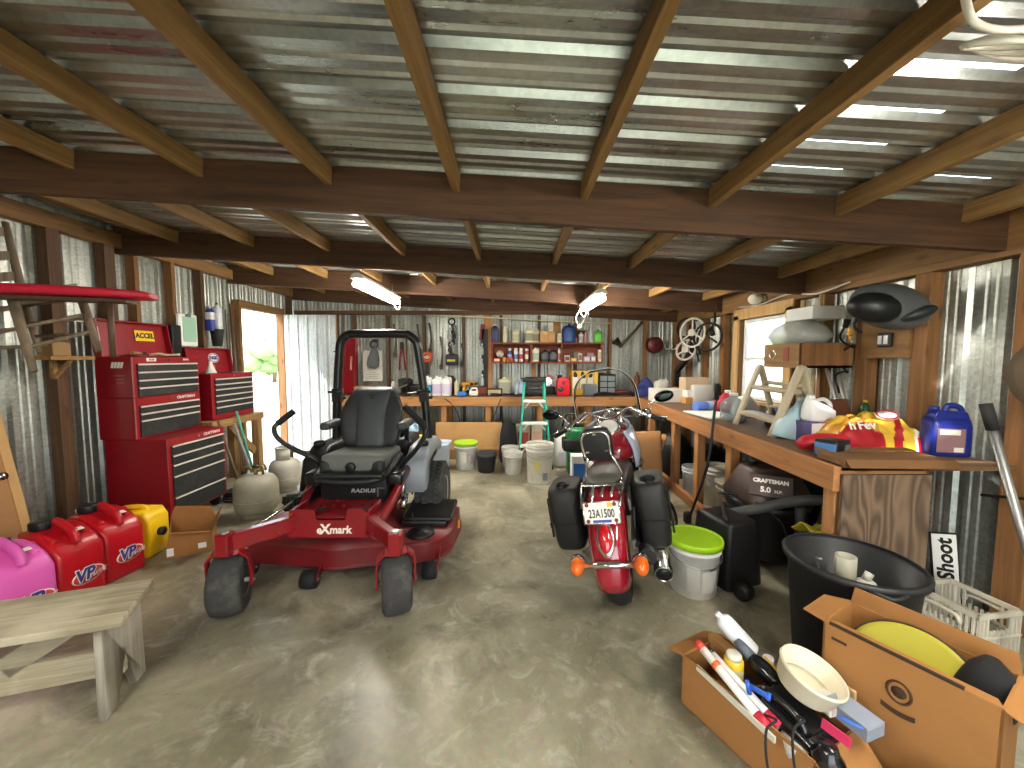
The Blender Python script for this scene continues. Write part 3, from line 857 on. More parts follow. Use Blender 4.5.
# two-up saddle
def saddle():
    rings = []; n = 24
    S = [(-.1, .10, .04, .70), (-.05, .13, .06, .71), (.08, .15, .07, .715), (.22, .155, .065, .71), (.34, .15, .06, .70), (.44, .165, .075, .66), (.58, .17, .07, .645), (.72, .13, .06, .66), (.82, .08, .045, .70)]
    for y, w_, h, z in S:
        rings.append([V((w_ * math.copysign(abs(math.cos(2 * PI * i / n)) ** .6, math.cos(2 * PI * i / n)), y, z + h * math.copysign(abs(math.sin(2 * PI * i / n)) ** .7, math.sin(2 * PI * i / n)))) for i in range(n)])
    mb = MB('saddle_leather'); mb.loft(rings); return mb.build('saddle', bk, sub=1)
sd = saddle()
mb = MB('saddle_top'); mb.ell((0, .1, .755), (.125, .22, .035)); mb.build('saddle_cushion', sd)
# saddlebags
def bag(e, x0, x1):
    xm, w_ = (x0 + x1) / 2, abs(x1 - x0); rings = []; n = 28
    for t, zz, sc in ((0, .32, .86), (.02, .335, .94), (.15, .38, 1.), (.45, .51, 1.), (.75, .64, 1.), (.9, .685, .98), (.97, .705, .93), (1, .713, .84)):
        rg = []
        for i in range(n):
            a = 2 * PI * i / n; cx, sy = math.cos(a), math.sin(a)
            taper = 1 - .18 * (1 - t)
            rg.append(V((xm + w_ / 2 * sc * (1 - .06 * (1 - t)) * math.copysign(abs(cx) ** .5, cx), .10 + .18 * sc * taper * math.copysign(abs(sy) ** .5, sy), zz)))
        rings.append(rg)
    mb = MB('bag_leather'); mb.loft(rings); b_ = mb.build('saddlebag', bk)
    rg2 = []
    for zz, sc in ((.505, 1.02), (.515, 1.035), (.65, 1.03), (.70, .98), (.720, .9), (.725, .8)):
        rg2.append([V((xm + w_ / 2 * sc * math.copysign(abs(math.cos(2 * PI * i / n)) ** .5, math.cos(2 * PI * i / n)), .10 + .176 * sc * math.copysign(abs(math.sin(2 * PI * i / n)) ** .5, math.sin(2 * PI * i / n)), zz)) for i in range(n)])
    mb = MB('bag_leather'); mb.loft(rg2); mb.build('bag_lid', b_)
    mb = MB('black_rubber'); mb.tube([(xm - .03, .02, .72), (xm - .02, .0, .75), (xm + .02, .0, .75), (xm + .03, .02, .72)], .008, 6, curve=3); mb.box((xm, .03, .73), (.09, .05, .014), bev=.006); mb.box((xm, -.03, .726), (.03, .03, .02), bev=.006); mb.build('bag_handle', b_)
    xo = max(x0, x1, key=abs)
    for y in (.04, .22):
        mb = MB('bag_leather'); mb.box((xo + e * .008, y - .02, .52), (.012, .03, .26), bev=.004); mb.build('strap', b_)
        mb = MB('chrome'); mb.box((xo + e * .016, y - .02, .47), (.01, .035, .035), bev=.004); mb.build('buckle', b_)
bag(-1, -.165, -.375); bag(1, .165, .355)
# exhausts
for z_, x_ in ((.235, .265),):
    mb = MB('chrome'); mb.lathe([(.03, -1.0), (.035, -.5), (.05, -.42), (.052, 0), (.047, .0), (.044, -.02), (.001, -.02)][::1], (x_, -.14, z_ - .02), (.0, -1, -.28), n=28)
    ex = mb.build('muffler', bk)
    mb = MB('dark_metal'); mb.lathe([(.001, 0), (.042, 0), (.042, .004), (.001, .004)], (x_, -.134, z_ - .021), (.0, -1, -.28), n=24); mb.build('tail_pipe_mouth', ex)
mb = MB('dark_metal'); mb.cyl((.19, -.1, .3), (.2, .7, .3), .05); mb.build('exhaust_pipe', bk)
# engine, frame, tank
mb = MB('dark_metal'); mb.box((0, .85, .42), (.3, .45, .34), bev=.06, seg=2)
for i in range(7): mb.box((0, .75 + .0, .52 + i * .025), (.34 - .01 * i, .2, .01)); mb.box((0, .98, .52 + i * .025), (.34 - .01 * i, .2, .01))
en = mb.build('engine', bk)
mb = MB('chrome'); mb.lathe([(.12, 0), (.12, .04), (.1, .06), (.001, .06)], (.16, .8, .42), (1, 0, 0), n=24); mb.ell((.2, 1.0, .58), (.05, .1, .07)); mb.build('engine_cover', en)
def tank():
    n = 28; rings = []
    for y, w_, h, z in ((.62, .08, .05, .73), (.66, .14, .10, .745), (.78, .215, .14, .765), (.94, .24, .155, .785), (1.1, .22, .15, .80), (1.22, .15, .11, .81), (1.29, .06, .05, .8)):
        rings.append([V((w_ * math.copysign(abs(math.cos(2 * PI * i / n)) ** .75, math.cos(2 * PI * i / n)), y, z + h * math.sin(2 * PI * i / n) * (1. if math.sin(2 * PI * i / n) > 0 else .9))) for i in range(n)])
    mb = MB('bike_red'); mb.loft(rings); return mb.build('fuel_tank', bk, sub=1)
tk = tank()
for e in (-1, 1):
    mb = MB('bike_blue')
    mb.grid(lambda u, v: V((e * (.235 + .022 * math.sin(v * PI) - .05 * v - .25 * abs(u - .45) ** 2), .70 + .5 * u, .62 + .29 * v + .05 * u)), 10, 6); mb.build('side_panel', tk, solid=.008)
mb = MB('chrome'); mb.lathe([(.085, 0), (.098, .02), (.098, .04), (.082, .055), (.001, .055)], (0.01, .88, .895), (0, -.75, 1), n=32); g = mb.build('speedometer', bk)
mb = MB('gauge_face'); mb.lathe([(.082, .056), (.072, .062), (.001, .062)], (0.01, .88, .895), (0, -.75, 1), n=32); mb.build('dial', g)
mb = MB('chrome'); mb.box((0, .86, .895), (.07, .2, .03), bev=.012, seg=2); mb.build('tank_console', bk)
# forks, handlebar, headlamp
mb = MB('chrome')
for e in (-1, 1): mb.cyl((e * .1, 1.62, .3), (e * .1, 1.28, .98), .024, n=14); 
mb.build('front_fork', bk)
mb = MB('chrome'); mb.lathe([(.02, -.14), (.08, -.1), (.1, -.03), (.1, .03), (.09, .04), (.001, .05)], (0, 1.42, .92), (0, 1, 0), n=28); mb.build('headlamp', bk)
mb = MB('chrome')
hb = [(-.46, .92, .90), (-.36, 1.0, .93), (-.27, 1.12, 1.0), (-.19, 1.2, 1.03), (-.08, 1.24, .97), (0, 1.25, .95), (.08, 1.24, .97), (.19, 1.2, 1.03), (.27, 1.12, 1.0), (.36, 1.0, .96), (.46, .92, .93)]
mb.tube(hb, .014, 10, curve=4); h_ = mb.build('handlebar', bk)
for e in (-1, 1):
    a, b = (V(hb[0]), V(hb[1])) if e < 0 else (V(hb[-1]), V(hb[-2]))
    mb = MB('black_rubber'); mb.cyl(a + (a - b) * .05, a.lerp(b, .95), .02, n=12); mb.build('grip', h_)
    mb = MB('chrome'); q = a.lerp(b, 1.1); mb.box(q, (.05, .06, .05), bev=.012, seg=2); mb.cyl(q + V((0, .02, .03)), q + V((0, .02, .07)), .024, n=14); mb.tube([q + V((0, .05, 0)), q + V((e * .05, .06, -.01)), q + V((e * .15, 0, -.03))], .007, 6); mb.build('brake_lever', h_)
    mb = MB('chrome'); mb.tube([q + V((0, 0, .02)), q + V((e * .02, -.01, .1)), q + V((e * .09, 0, .14))], .007, 6, curve=3); ms = mb.build('mirror_stem', h_)
    mc = q + V((e * .14, 0, .15)); f = rot(0, e * -8, 0)
    mb = MB('black_plastic'); mb.ell(mc, (.08, .025, .048), f); mr = mb.build('mirror', bk)
    mb = MB('mirror_glass'); mb.ell(mc + V((0, -.02, 0)), (.07, .008, .04), f); mb.build('mirror_face', mr)
# windshield: curved clear sheet with chrome frame rail
def ws(u, v):
    t = (u - .5) * 2; hw = .30 * (1 - .08 * v) * (math.sqrt(max(0, 1 - max(0, (v - .45) / .57) ** 2.6)))
    return V((t * hw, 1.34 - .16 * v - .1 * t * t * (1 - .3 * v) + .0, .93 + .49 * v))
mb = MB('clear_acrylic'); mb.grid(ws, 20, 20); wsd = mb.build('windshield', bk, solid=.004)
mb = MB('chrome'); mb.tube([ws(0, .02) + V((0, -.01, 0)), ws(.2, .16) + V((0, -.01, 0)), ws(.5, .2) + V((0, -.01, 0)), ws(.8, .16) + V((0, -.01, 0)), ws(1, .02) + V((0, -.01, 0))], .009, 8, curve=5); mb.build('windshield_bracket', wsd)
mat('acrylic_edge', '#e4eae8', .7, var=0)
mb = MB('acrylic_edge')
edge = [ws(0, v / 16) for v in range(0, 17)] + [ws(1, v / 16) for v in range(16, -1, -1)]
mb.tube(edge, .003, 6); mb.build('edge_strip', wsd)
mb = MB('chrome'); mb.tube([(-.12, .5, .3), (-.22, .5, .12), (-.3, .48, .06)], .012, 8); mb.build('side_stand', bk)
mb = MB('dark_metal')
for e in (-1, 1): mb.tube([(e * .14, 0, .33), (e * .14, .55, .36), (e * .12, .7, .6), (0, 1.2, .8)], .02, 8)
mb.build('frame', bk)
# ================================================================ builders for small goods
def srings(secs, n=24, p=.45):
    """secs: (z, w, d[, ox, oy]) -> superellipse rings"""
    out = []
    for s_ in secs:
        z, w_, d = s_[:3]; ox, oy = (s_[3], s_[4]) if len(s_) > 3 else (0, 0)
        out.append([V((ox + w_ / 2 * math.copysign(abs(math.cos(2 * PI * i / n)) ** p, math.cos(2 * PI * i / n)), oy + d / 2 * math.copysign(abs(math.sin(2 * PI * i / n)) ** p, math.sin(2 * PI * i / n)), z)) for i in range(n)])
    return out
_cm = {}
def cmat(hexc, rough=.45, **kw):
    k = 'plain_' + hexc.strip('#') + '_%d' % int(rough * 100)
    return mat(k, hexc, rough, **dict(dict(var=.06), **kw))
def bottle(name, label, loc, w_, d, h, col, cap='#e8e8e8', lab=None, rz=0, group=None, cat='bottle', neck=.3, p=.6, rough=.35, labz=(.12, .6), shoulder=.72, capname='cap', handle=False, trigger=False, kind_m=None):
    """moulded bottle or jug: body, cap, paper label, moulded handle or trigger"""
    t = thing(name, label, cat, loc, rz, group)
    bm_ = kind_m or cmat(col, rough)
    hb = h * .93; nw = min(w_, d) * neck
    mb = MB(bm_); mb.loft(srings([(0, w_ * .9, d * .9), (h * .015, w_ * .97, d * .97), (h * .05, w_, d), (h * shoulder, w_, d), (h * (shoulder + .09), w_ * .88, d * .9), (h * .88, max(nw * 1.15, w_ * .45), max(nw * 1.15, d * .45)), (h * .9, nw, nw), (hb, nw, nw)], p=p))
    mb.build('body', t)
    if trigger:
        mb = MB(cmat(cap)); mb.cyl((0, 0, hb), (0, 0, hb + .02), nw * .7, n=12); mb.box((0, -.012, hb + .035), (.022, .075, .028), bev=.006, seg=2); mb.bar((0, -.035, hb + .025), (0, -.028, hb - .025), .012, .008); mb.build('trigger_head', t)
    else:
        mb = MB(cmat(cap)); mb.lathe([(nw * .62, 0), (nw * .62, h * .06), (nw * .55, h * .07), (.001, h * .07)], (0, 0, hb - h * .015), n=16); mb.build(capname, t)
    if lab:
        mb = MB(cmat(lab, .5)); a, b = labz
        mb.loft(srings([(h * a, w_ * 1.012, d * 1.012), (h * b, w_ * 1.012, d * 1.012)], p=p), caps=False); mb.build('paper_label', t)
    if handle:
        mb = MB(bm_); mb.tube([(w_ * .16, 0, h * .88), (w_ * .38, 0, h * .9), (w_ * .47, 0, h * .8), (w_ * .46, 0, h * (shoulder - .1))], min(w_, d) * .085, 8, curve=4); mb.build('handle', t)
    return t
def can(name, label, loc, r_, h, col, cap='#eeeeee', band=None, group=None, cat='spray can'):
    t = thing(name, label, cat, loc, 0, group)
    mb = MB(cmat(col, .3)); mb.lathe([(r_ * .93, 0), (r_, .006), (r_, h * .76), (r_ * .8, h * .82), (r_ * .6, h * .84)], n=18); mb.build('body', t)
    mb = MB(cmat(cap, .4)); mb.lathe([(r_ * .8, h * .82), (r_ * .8, h * .96), (r_ * .7, h), (.001, h)], n=18); mb.build('cap', t)
    if band:
        mb = MB(cmat(band, .4)); mb.lathe([(r_ * 1.01, h * .2), (r_ * 1.01, h * .55)], n=18, caps=False); mb.build('paper_label', t)
    return t
def bucket(name, label, loc, r_, h, col='#e4e2da', lid=None, rz=0, group=None, marks=None, handle=True, cat='bucket', taper=.88):
    t = thing(name, label, cat, loc, rz, group)
    m_ = mat('bucket_' + col.strip('#'), col, .45, var=.06, dirt='#8d8674', dscale=7, damt=.35)
    mb = MB(m_); rt = r_ * taper
    q = lambda f: rt + (r_ - rt) * f
    mb.shell([(rt * .97, 0), (rt, .006), (q(.8), h * .8), (q(.8) + .007, h * .81), (q(.84) + .007, h * .84), (q(.85), h * .85), (q(.9), h * .9), (q(.9) + .008, h * .91), (q(.93) + .008, h * .94), (q(.94), h * .95), (r_, h * .97), (r_ + .006, h * .985), (r_ + .004, h)], .006, n=36)
    mb.build('pail', t)
    if lid:
        mb = MB(cmat(lid, .4)); mb.lathe([(r_ + .012, h - .03), (r_ + .014, h), (r_ + .01, h + .008), (r_ - .002, h + .008), (r_ - .003, h + .0075), (r_ - .007, h + .0035), (r_ - .008, h + .003), (r_ - .012, h + .003), (.001, h + .003)], n=36); mb.build('lid', t)
    if handle:
        mb = MB('steel'); mb.torus((0, 0, h * .8), r_ * 1.05, .0035, (0, .42, -.91), a0=0, a1=180, n=20, k=6, xdir=(1, 0, 0)); mb.build('bail_handle', t)
    if marks:
        for (a0, a1, z0, z1, c) in marks:
            mb = MB(cmat(c, .6))
            ks = 8
            mb.grid(lambda u, v: V((math.cos(R(a0 + (a1 - a0) * u)) * (q((z0 + (z1 - z0) * v)) + .002), math.sin(R(a0 + (a1 - a0) * u)) * (q((z0 + (z1 - z0) * v)) + .002), h * (z0 + (z1 - z0) * v))), ks, 1); mb.build('printed_label', t)
    return t
mat('cardboard', '#b58a58', .8, var=.08, scale=6)
mat('cardboard_dark', '#74512f', .85, var=.1, scale=6)
mat('cardboard_orange', '#9c6b38', .8, var=.1, scale=5, dirt='#83592c', dscale=3, damt=.5)
def carton_walls(w_, d, h, m_, t, parent, floor=True):
    mb = MB(m_)
    mb.box((0, 0, t / 2), (w_, d, t))
    for e in (-1, 1):
        mb.box((e * (w_ - t) / 2, 0, h / 2), (t, d, h)); mb.box((0, e * (d - t) / 2, h / 2), (w_, t, h))
    return mb.build('box_body', parent)
def flap(parent, p0, p1, out, length, m_, t=.004, skew=0., name='flap'):
    p0, p1, out = V(p0), V(p1), V(out).normalized(); e = (p1 - p0).normalized()
    mb = MB(m_); mb.sheet([p0, p1, p1 + out * length - e * skew, p0 + out * length + e * skew], t); return mb.build(name, parent)
def cbox(name, label, loc, w_, d, h, col, rz=0, group=None, cat='box', front=None, top=None, tape=None, rough=.75):
    """closed carton with printed front and lid seam"""
    t = thing(name, label, cat, loc, rz, group)
    mb = MB(cmat(col, rough)); mb.box((0, 0, h / 2), (w_, d, h), bev=.003); mb.build('carton', t)
    if front:
        mb = MB(cmat(front, .6)); mb.box((0, -d / 2 - .001, h * .5), (w_ * .8, .002, h * .6)); mb.build('printed_panel', t)
    if top:
        mb = MB(cmat(top, .6)); mb.box((0, 0, h + .001), (w_ * .98, d * .98, .003)); mb.build('lid', t)
    if tape:
        mb = MB(cmat(tape, .4)); mb.box((0, 0, h + .001), (w_ * 1.004, .05, .002)); mb.box((0, -d / 2 - .001, h * .85), (.05, .002, h * .3)); mb.build('tape', t)
    return t
# ================================================================ left side: jugs, bench, tool chests, chair, tanks
mat('chest_red', '#8c101c', .35, var=.08, scale=4, coat=.3, dirt='#6e1014', dscale=3, damt=.4)
mat('drawer_black', '#26292a', .4, var=.12, scale=12, dirt='#4d4c45', dscale=9, damt=.4)
mat('trim_white', '#e9e6dc', .3, .3, var=.03)
wood('old_pine', '#a98350', '#7b5a33', 1, .8, knots='#4d3418')
wood('old_pine_z', '#a98350', '#75562f', 2, .8, knots='#4d3418')

def chest(name, label, x0, x1, y0, y1, z0, z1, rows, band=.05, letters=None, group=None, lid=None, casters=False):
    """tool chest whose drawers face +x"""
    t = thing(name, label, 'tool chest', ((x0 + x1) / 2, (y0 + y1) / 2, z0), 0, group)
    d, w_, h = x1 - x0, y1 - y0, z1 - z0
    cz = .1 if casters else 0
    mb = MB('chest_red'); mb.box((0, 0, (h + cz) / 2), (d, w_, h - cz), bev=.006)
    b_ = mb.build('cabinet', t)
    z = h - band; xf = d / 2
    for row in rows:
        hh, cols = row if isinstance(row, tuple) else (row, 1)
        for c in range(cols):
            ww = (w_ - .07) / cols; yy = -(w_ - .07) / 2 + ww * (c + .5)
            mb = MB('drawer_black'); mb.box((xf + .006, yy, z - hh / 2), (.016, ww - .006, hh - .006), bev=.002); dw = mb.build('drawer', t)
            mb = MB('trim_white'); mb.box((xf + .018, yy, z - .010), (.014, ww - .004, .014), bev=.004); mb.build('pull_strip', dw)
        z -= hh
    mb = MB('chrome'); mb.cyl((xf, 0, h - band / 2), (xf + .008, 0, h - band / 2), .01, n=10); mb.build('lock', t)
    if letters: text(letters, .036, 'logo_cream', t, (xf + .002, w_ * .25, h - band * .5), (0, 1, 0), (0, 0, 1), bold=.001)
    if casters:
        for ex in (-1, 1):
            for ey in (-1, 1):
                mb = MB('black_rubber'); mb.lathe([(.02, -.018), (.05, -.018), (.052, 0), (.05, .018), (.02, .018)], (ex * (d / 2 - .07), ey * (w_ / 2 - .07), .052), (0, 1, 0), n=20); c_ = mb.build('caster', t)
                mb = MB('steel'); mb.box((ex * (d / 2 - .07), ey * (w_ / 2 - .07), .095), (.06, .05, .012)); mb.build('fork', c_)
    if lid:
        lh, ang = lid
        mb = MB('chest_red'); f = rot(0, -ang, 0)
        o_ = V((-d / 2 + .012, 0, h))
        mb.box(o_ + f @ V((0, 0, lh / 2)), (.018, w_, lh), f, bev=.004)
        for e in (-1, 1): mb.box(o_ + f @ V((.03, e * (w_ / 2 - .006), lh / 2)), (.06, .01, lh), f)
        mb.box(o_ + f @ V((.03, 0, lh - .006)), (.06, w_, .012), f)
        l_ = mb.build('lid', t)
        mb = MB('drawer_black'); mb.box((0, 0, h - .003), (d - .04, w_ - .04, .008)); mb.build('tray', t)
        return t, l_, o_, f
    return t
chest('rolling_tool_cabinet', 'red rolling tool cabinet with five black drawers at the bottom of the stack', -3.50, -2.96, 3.26, 3.92, 0, .80, [.085, .085, .1, .19, .16], band=.06, letters='CRAFTSMAN', casters=True)
chest('tool_chest', 'red three drawer tool chest in the middle of the stack', -3.52, -3.2, 3.245, 3.935, .80, 1.16, [.065, .06, .15], band=.07, letters='CRAFTSMAN')
tc_, lid_, lo, lf = chest('tool_chest', 'red four drawer tool chest with open lid and yellow sticker on top of the stack', -3.52, -3.2, 3.245, 3.935, 1.16, 1.51, [.07, .07, .065, .085], band=.055, lid=(.32, 8))
mat('sticker_yellow', '#f2c81b', .45, var=.03); mat('sticker_black', '#15130d', .5, var=0); mat('sticker_red', '#c8352b', .5, var=.03); mat('sticker_white', '#eceae4', .5, var=.03)
p = lo + lf @ V((.014, .12, .2)); ly = lf @ V((0, 0, 1))
mb = MB('sticker_black'); mb.box(p, (.004, .2, .11), lf); mb.build('sticker_border', lid_)
mb = MB('sticker_yellow'); mb.box(p + lf @ V((.002, 0, 0)), (.004, .19, .1), lf); mb.build('sticker', lid_)
text('ACCEL', .066, 'sticker_black', lid_, p + lf @ V((.005, 0, 0)), (0, 1, 0), ly, bold=.003, shear=.1, sxx=.9)
mb = MB('sticker_white'); mb.box(lo + lf @ V((.012, -.3, .2)), (.003, .03, .12), lf); mb.build('sticker', lid_)
mb = MB('sticker_white'); mb.box((.162, -.17, .325), (.004, .09, .03)); mb.build('sticker', tc_)
text('ACDE', .02, 'sticker_red', tc_, (.165, -.17, .325), (0, 1, 0), (0, 0, 1), bold=.001)
text('SEARS', .024, 'logo_cream', tc_, (.163, .19, .325), (0, 1, 0), (0, 0, 1), bold=.001)
# emblem on the near side of the chest
for i in range(4): 
    mb = MB('sticker_white'); mb.prism([(0, 0), (.02, 0), (.032, .05), (.012, .05)], .002, (-.02 + i * .026, -.3465, .255), frame((1, 0, 0), (0, 0, 1))); mb.build('side_emblem', tc_)
for i, w_ in enumerate((.09, .07, .06)):
    mb = MB(cmat('#9b6a66')); mb.box((.05, -.3465, .19 - i * .03), (w_, .002, .008)); mb.build('side_emblem', tc_)
def tool(name, label, cat, a, b, r_, mhandle, mhead, headsize):
    a, b = V(a), V(b); t = thing(name, label, cat, a)
    mb = MB(mhandle); mb.cyl((0, 0, 0), b - a, r_, r_ * .85, n=10); mb.build('handle', t)
    mb = MB(mhead); mb.bar((b - a) - V((0, headsize / 2, 0)), (b - a) + V((0, headsize / 2, 0)), .025, .025, bev=.005); mb.build('head', t)
tool('hammer', 'wood handled hammer lying in the open top tool chest', 'hammer', (-3.25, 3.3, 1.545), (-3.42, 3.56, 1.545), .014, 'old_pine', 'dark_metal', .1)
mb = MB(cmat('#c9b88f')); mb.tube([(0, 0, 0), (.05, .05, .01), (.02, .16, .0), (.08, .24, .005)], .011, 8, curve=4); solo(mb, 'wooden_dowel', 'pale wooden dowel lying in the open tool chest', 'dowel', (-3.4, 3.62, 1.53))

t2, lid2, lo2, lf2 = chest('tool_chest', 'red tool chest with open lid beside the doorway on a wooden stand', -3.5, -3.2, 4.09, 4.75, .83, 1.33, [(.06, 2), .055, .065, .065, .065, .085], band=.05, lid=(.28, 8))
p = lo2 + lf2 @ V((.013, .1, .17)); ly = lf2 @ V((0, 0, 1))
mb = MB('sticker_white'); mb.lathe([(.001, 0), (.06, 0), (.06, .004), (.001, .004)], p, lf2 @ V((1, 0, 0)), n=28, sx=1.35, sy=.95, xdir=(0, 1, 0)); mb.build('oval_sticker', lid2)
mat('logo_blue', '#3a3a86', .5, var=0)
mb = MB('logo_blue'); mb.torus(p + lf2 @ V((.005, 0, 0)), .05, .003, lf2 @ V((1, 0, 0)), sx=1.35, sy=.95, xdir=(0, 1, 0)); mb.build('sticker_ring', lid2)
text('NGK', .05, 'logo_blue', lid2, p + lf2 @ V((.006, 0, 0)), (0, 1, 0), ly, bold=.003)
mb = MB(cmat('#c56a58')); mb.box(lo2 + lf2 @ V((.012, .08, .07)), (.003, .05, .05), lf2); mb.build('sticker', lid2)
mb = MB(cmat('#e9e6da')); mb.lathe([(.055, 0), (.02, .09), (.016, .13), (.001, .13)], n=20); solo(mb, 'funnel', 'small white funnel standing on the tool chest beside the doorway', 'funnel', (-3.27, 4.18, 1.335))
t = thing('tool_stand', 'rough wooden stand holding the tool chest by the doorway', 'stand', (-3.35, 4.42, 0))
mb = MB('old_pine'); mb.box((.0, 0, .785), (.42, .84, .08), bev=.004); mb.build('top_board', t)
for x, y in ((-.15, -.36), (.15, .36), (-.15, .36)):
    mb = MB('old_pine_z'); mb.box((x, y, .37), (.085, .085, .745), bev=.003); mb.build('post', t)
mb = MB('old_pine_z'); mb.bar((.15, .3, .35), (.15, -.1, .74), .03, .08); mb.build('brace', t)
# long handled tools standing beneath the stand
for k, (u0, v0, u1, v1, yb, c, lb) in enumerate(((228, 432, 246, 478, 4.6, '#4fa58c', 'green handled rake standing under the wooden stand'), (222, 440, 232, 492, 4.3, '#6b5a48', 'brown handled shovel standing under the wooden stand'), (234, 436, 226, 486, 4.5, '#8d9190', 'grey steel pipe standing under the wooden stand'))):
    a = aty(u0, v0, yb + .1); b = atz(u1, v1 + 6, .0); b = V((-3.04 + .03 * k, yb - .1, .0)); a = V((-3.1 + .02 * k, yb - .3, .9 - .06 * k))
    mb = MB(cmat(c, .5)); mb.cyl((0, 0, 0), a - b, .014, n=10); t = thing(('rake', 'shovel', 'pipe')[k], lb, ('rake', 'shovel', 'pipe')[k], b); mb.build('handle', t)
    mb = MB('steel'); mb.box((0, 0, .03), (.12 if k < 2 else .04, .02, .05), bev=.006); mb.build('head', t)
# coil of hose / cable beside the cabinet
mb = MB('dark_metal')
for i in range(4): mb.torus((0, 0, .02 + i * .025), .12 - .006 * i, .012, n=28, k=6)
solo(mb, 'hose_coil', 'grey hose coil lying between tool cabinet and gas cylinder', 'hose', (-2.92, 4.0, 0))

# propane cylinders
mat('tank_grey', '#9a9684', .45, var=.08, dirt='#6d6654', dscale=6, damt=.45)
mat('tank_pale', '#b5b2a6', .4, var=.06, dirt='#7d786a', dscale=5, damt=.3)
def propane(label, loc, m_, rr, h, collar, rz=0):
    t = thing('propane_tank', label, 'propane tank', loc, rz, None)
    mb = MB(m_); mb.lathe([(rr * .6, .03), (rr * .85, .05), (rr * .98, .10), (rr, .15), (rr, h * .68), (rr * .97, h * .8), (rr * .82, h * .92), (rr * .5, h * .985), (.001, h)], n=36)
    mb.torus((0, 0, h * .42), rr * 1.002, .004, n=36, k=6); mb.build('cylinder', t)
    mb = MB(m_); mb.lathe([(rr * .72, 0), (rr * .74, 0), (rr * .68, .06), (rr * .66, .06)], n=30); mb.build('foot_ring', t)
    if collar:
        mb = MB(m_); prof = [(rr * .55, h * .9), (rr * .55, h + .13), (rr * .52, h + .13), (rr * .52, h * .9)]
        for a0 in (20, 200):
            mb.grid(lambda u, v: V((math.cos(R(a0 + 140 * u)) * rr * .55, math.sin(R(a0 + 140 * u)) * rr * .55, h * .93 + (.14 - (.07 if .2 < u < .8 else 0) * 0) * v)), 14, 1)
        mb.torus((0, 0, h + .12), rr * .55, .008, n=30, k=6); mb.build('collar', t, solid=.004)
    mb = MB('brass'); mb.cyl((0, 0, h - .01), (0, 0, h + .06), .018, n=12); mb.cyl((-.02, 0, h + .04), (.05, 0, h + .04), .014, n=10); mb.build('valve', t)
    mb = MB('dark_metal'); mb.lathe([(.001, 0), (.028, 0), (.03, .015), (.001, .02)], (0, 0, h + .065), n=14); mb.build('valve_knob', t)
    return t
mat('brass', '#a08a58', .4, .8, var=.1)
pt = propane('squat grey propane cylinder with open valve beside the mower', (-2.44, 3.6, 0), 'tank_grey', .185, .40, False)
mb = MB('brass'); mb.tube([(-.03, 0, .45), (-.1, .01, .46), (-.14, .03, .43)], .012, 8, curve=3); mb.cyl((.07, 0, .38), (.07, 0, .48), .012, n=8); mb.tube([(.0, 0, .46), (.05, .01, .47), (.1, .0, .44), (.1, -.02, .50)], .009, 8, curve=3); mb.build('pipe_fitting', pt)
mb = MB('tank_grey'); mb.torus((0, 0, .385), .09, .012, n=24, k=6); mb.build('ring_handle', pt)
propane('pale propane cylinder with round collar near the open doorway', (-2.58, 4.3, 0), 'tank_pale', .16, .37, True)

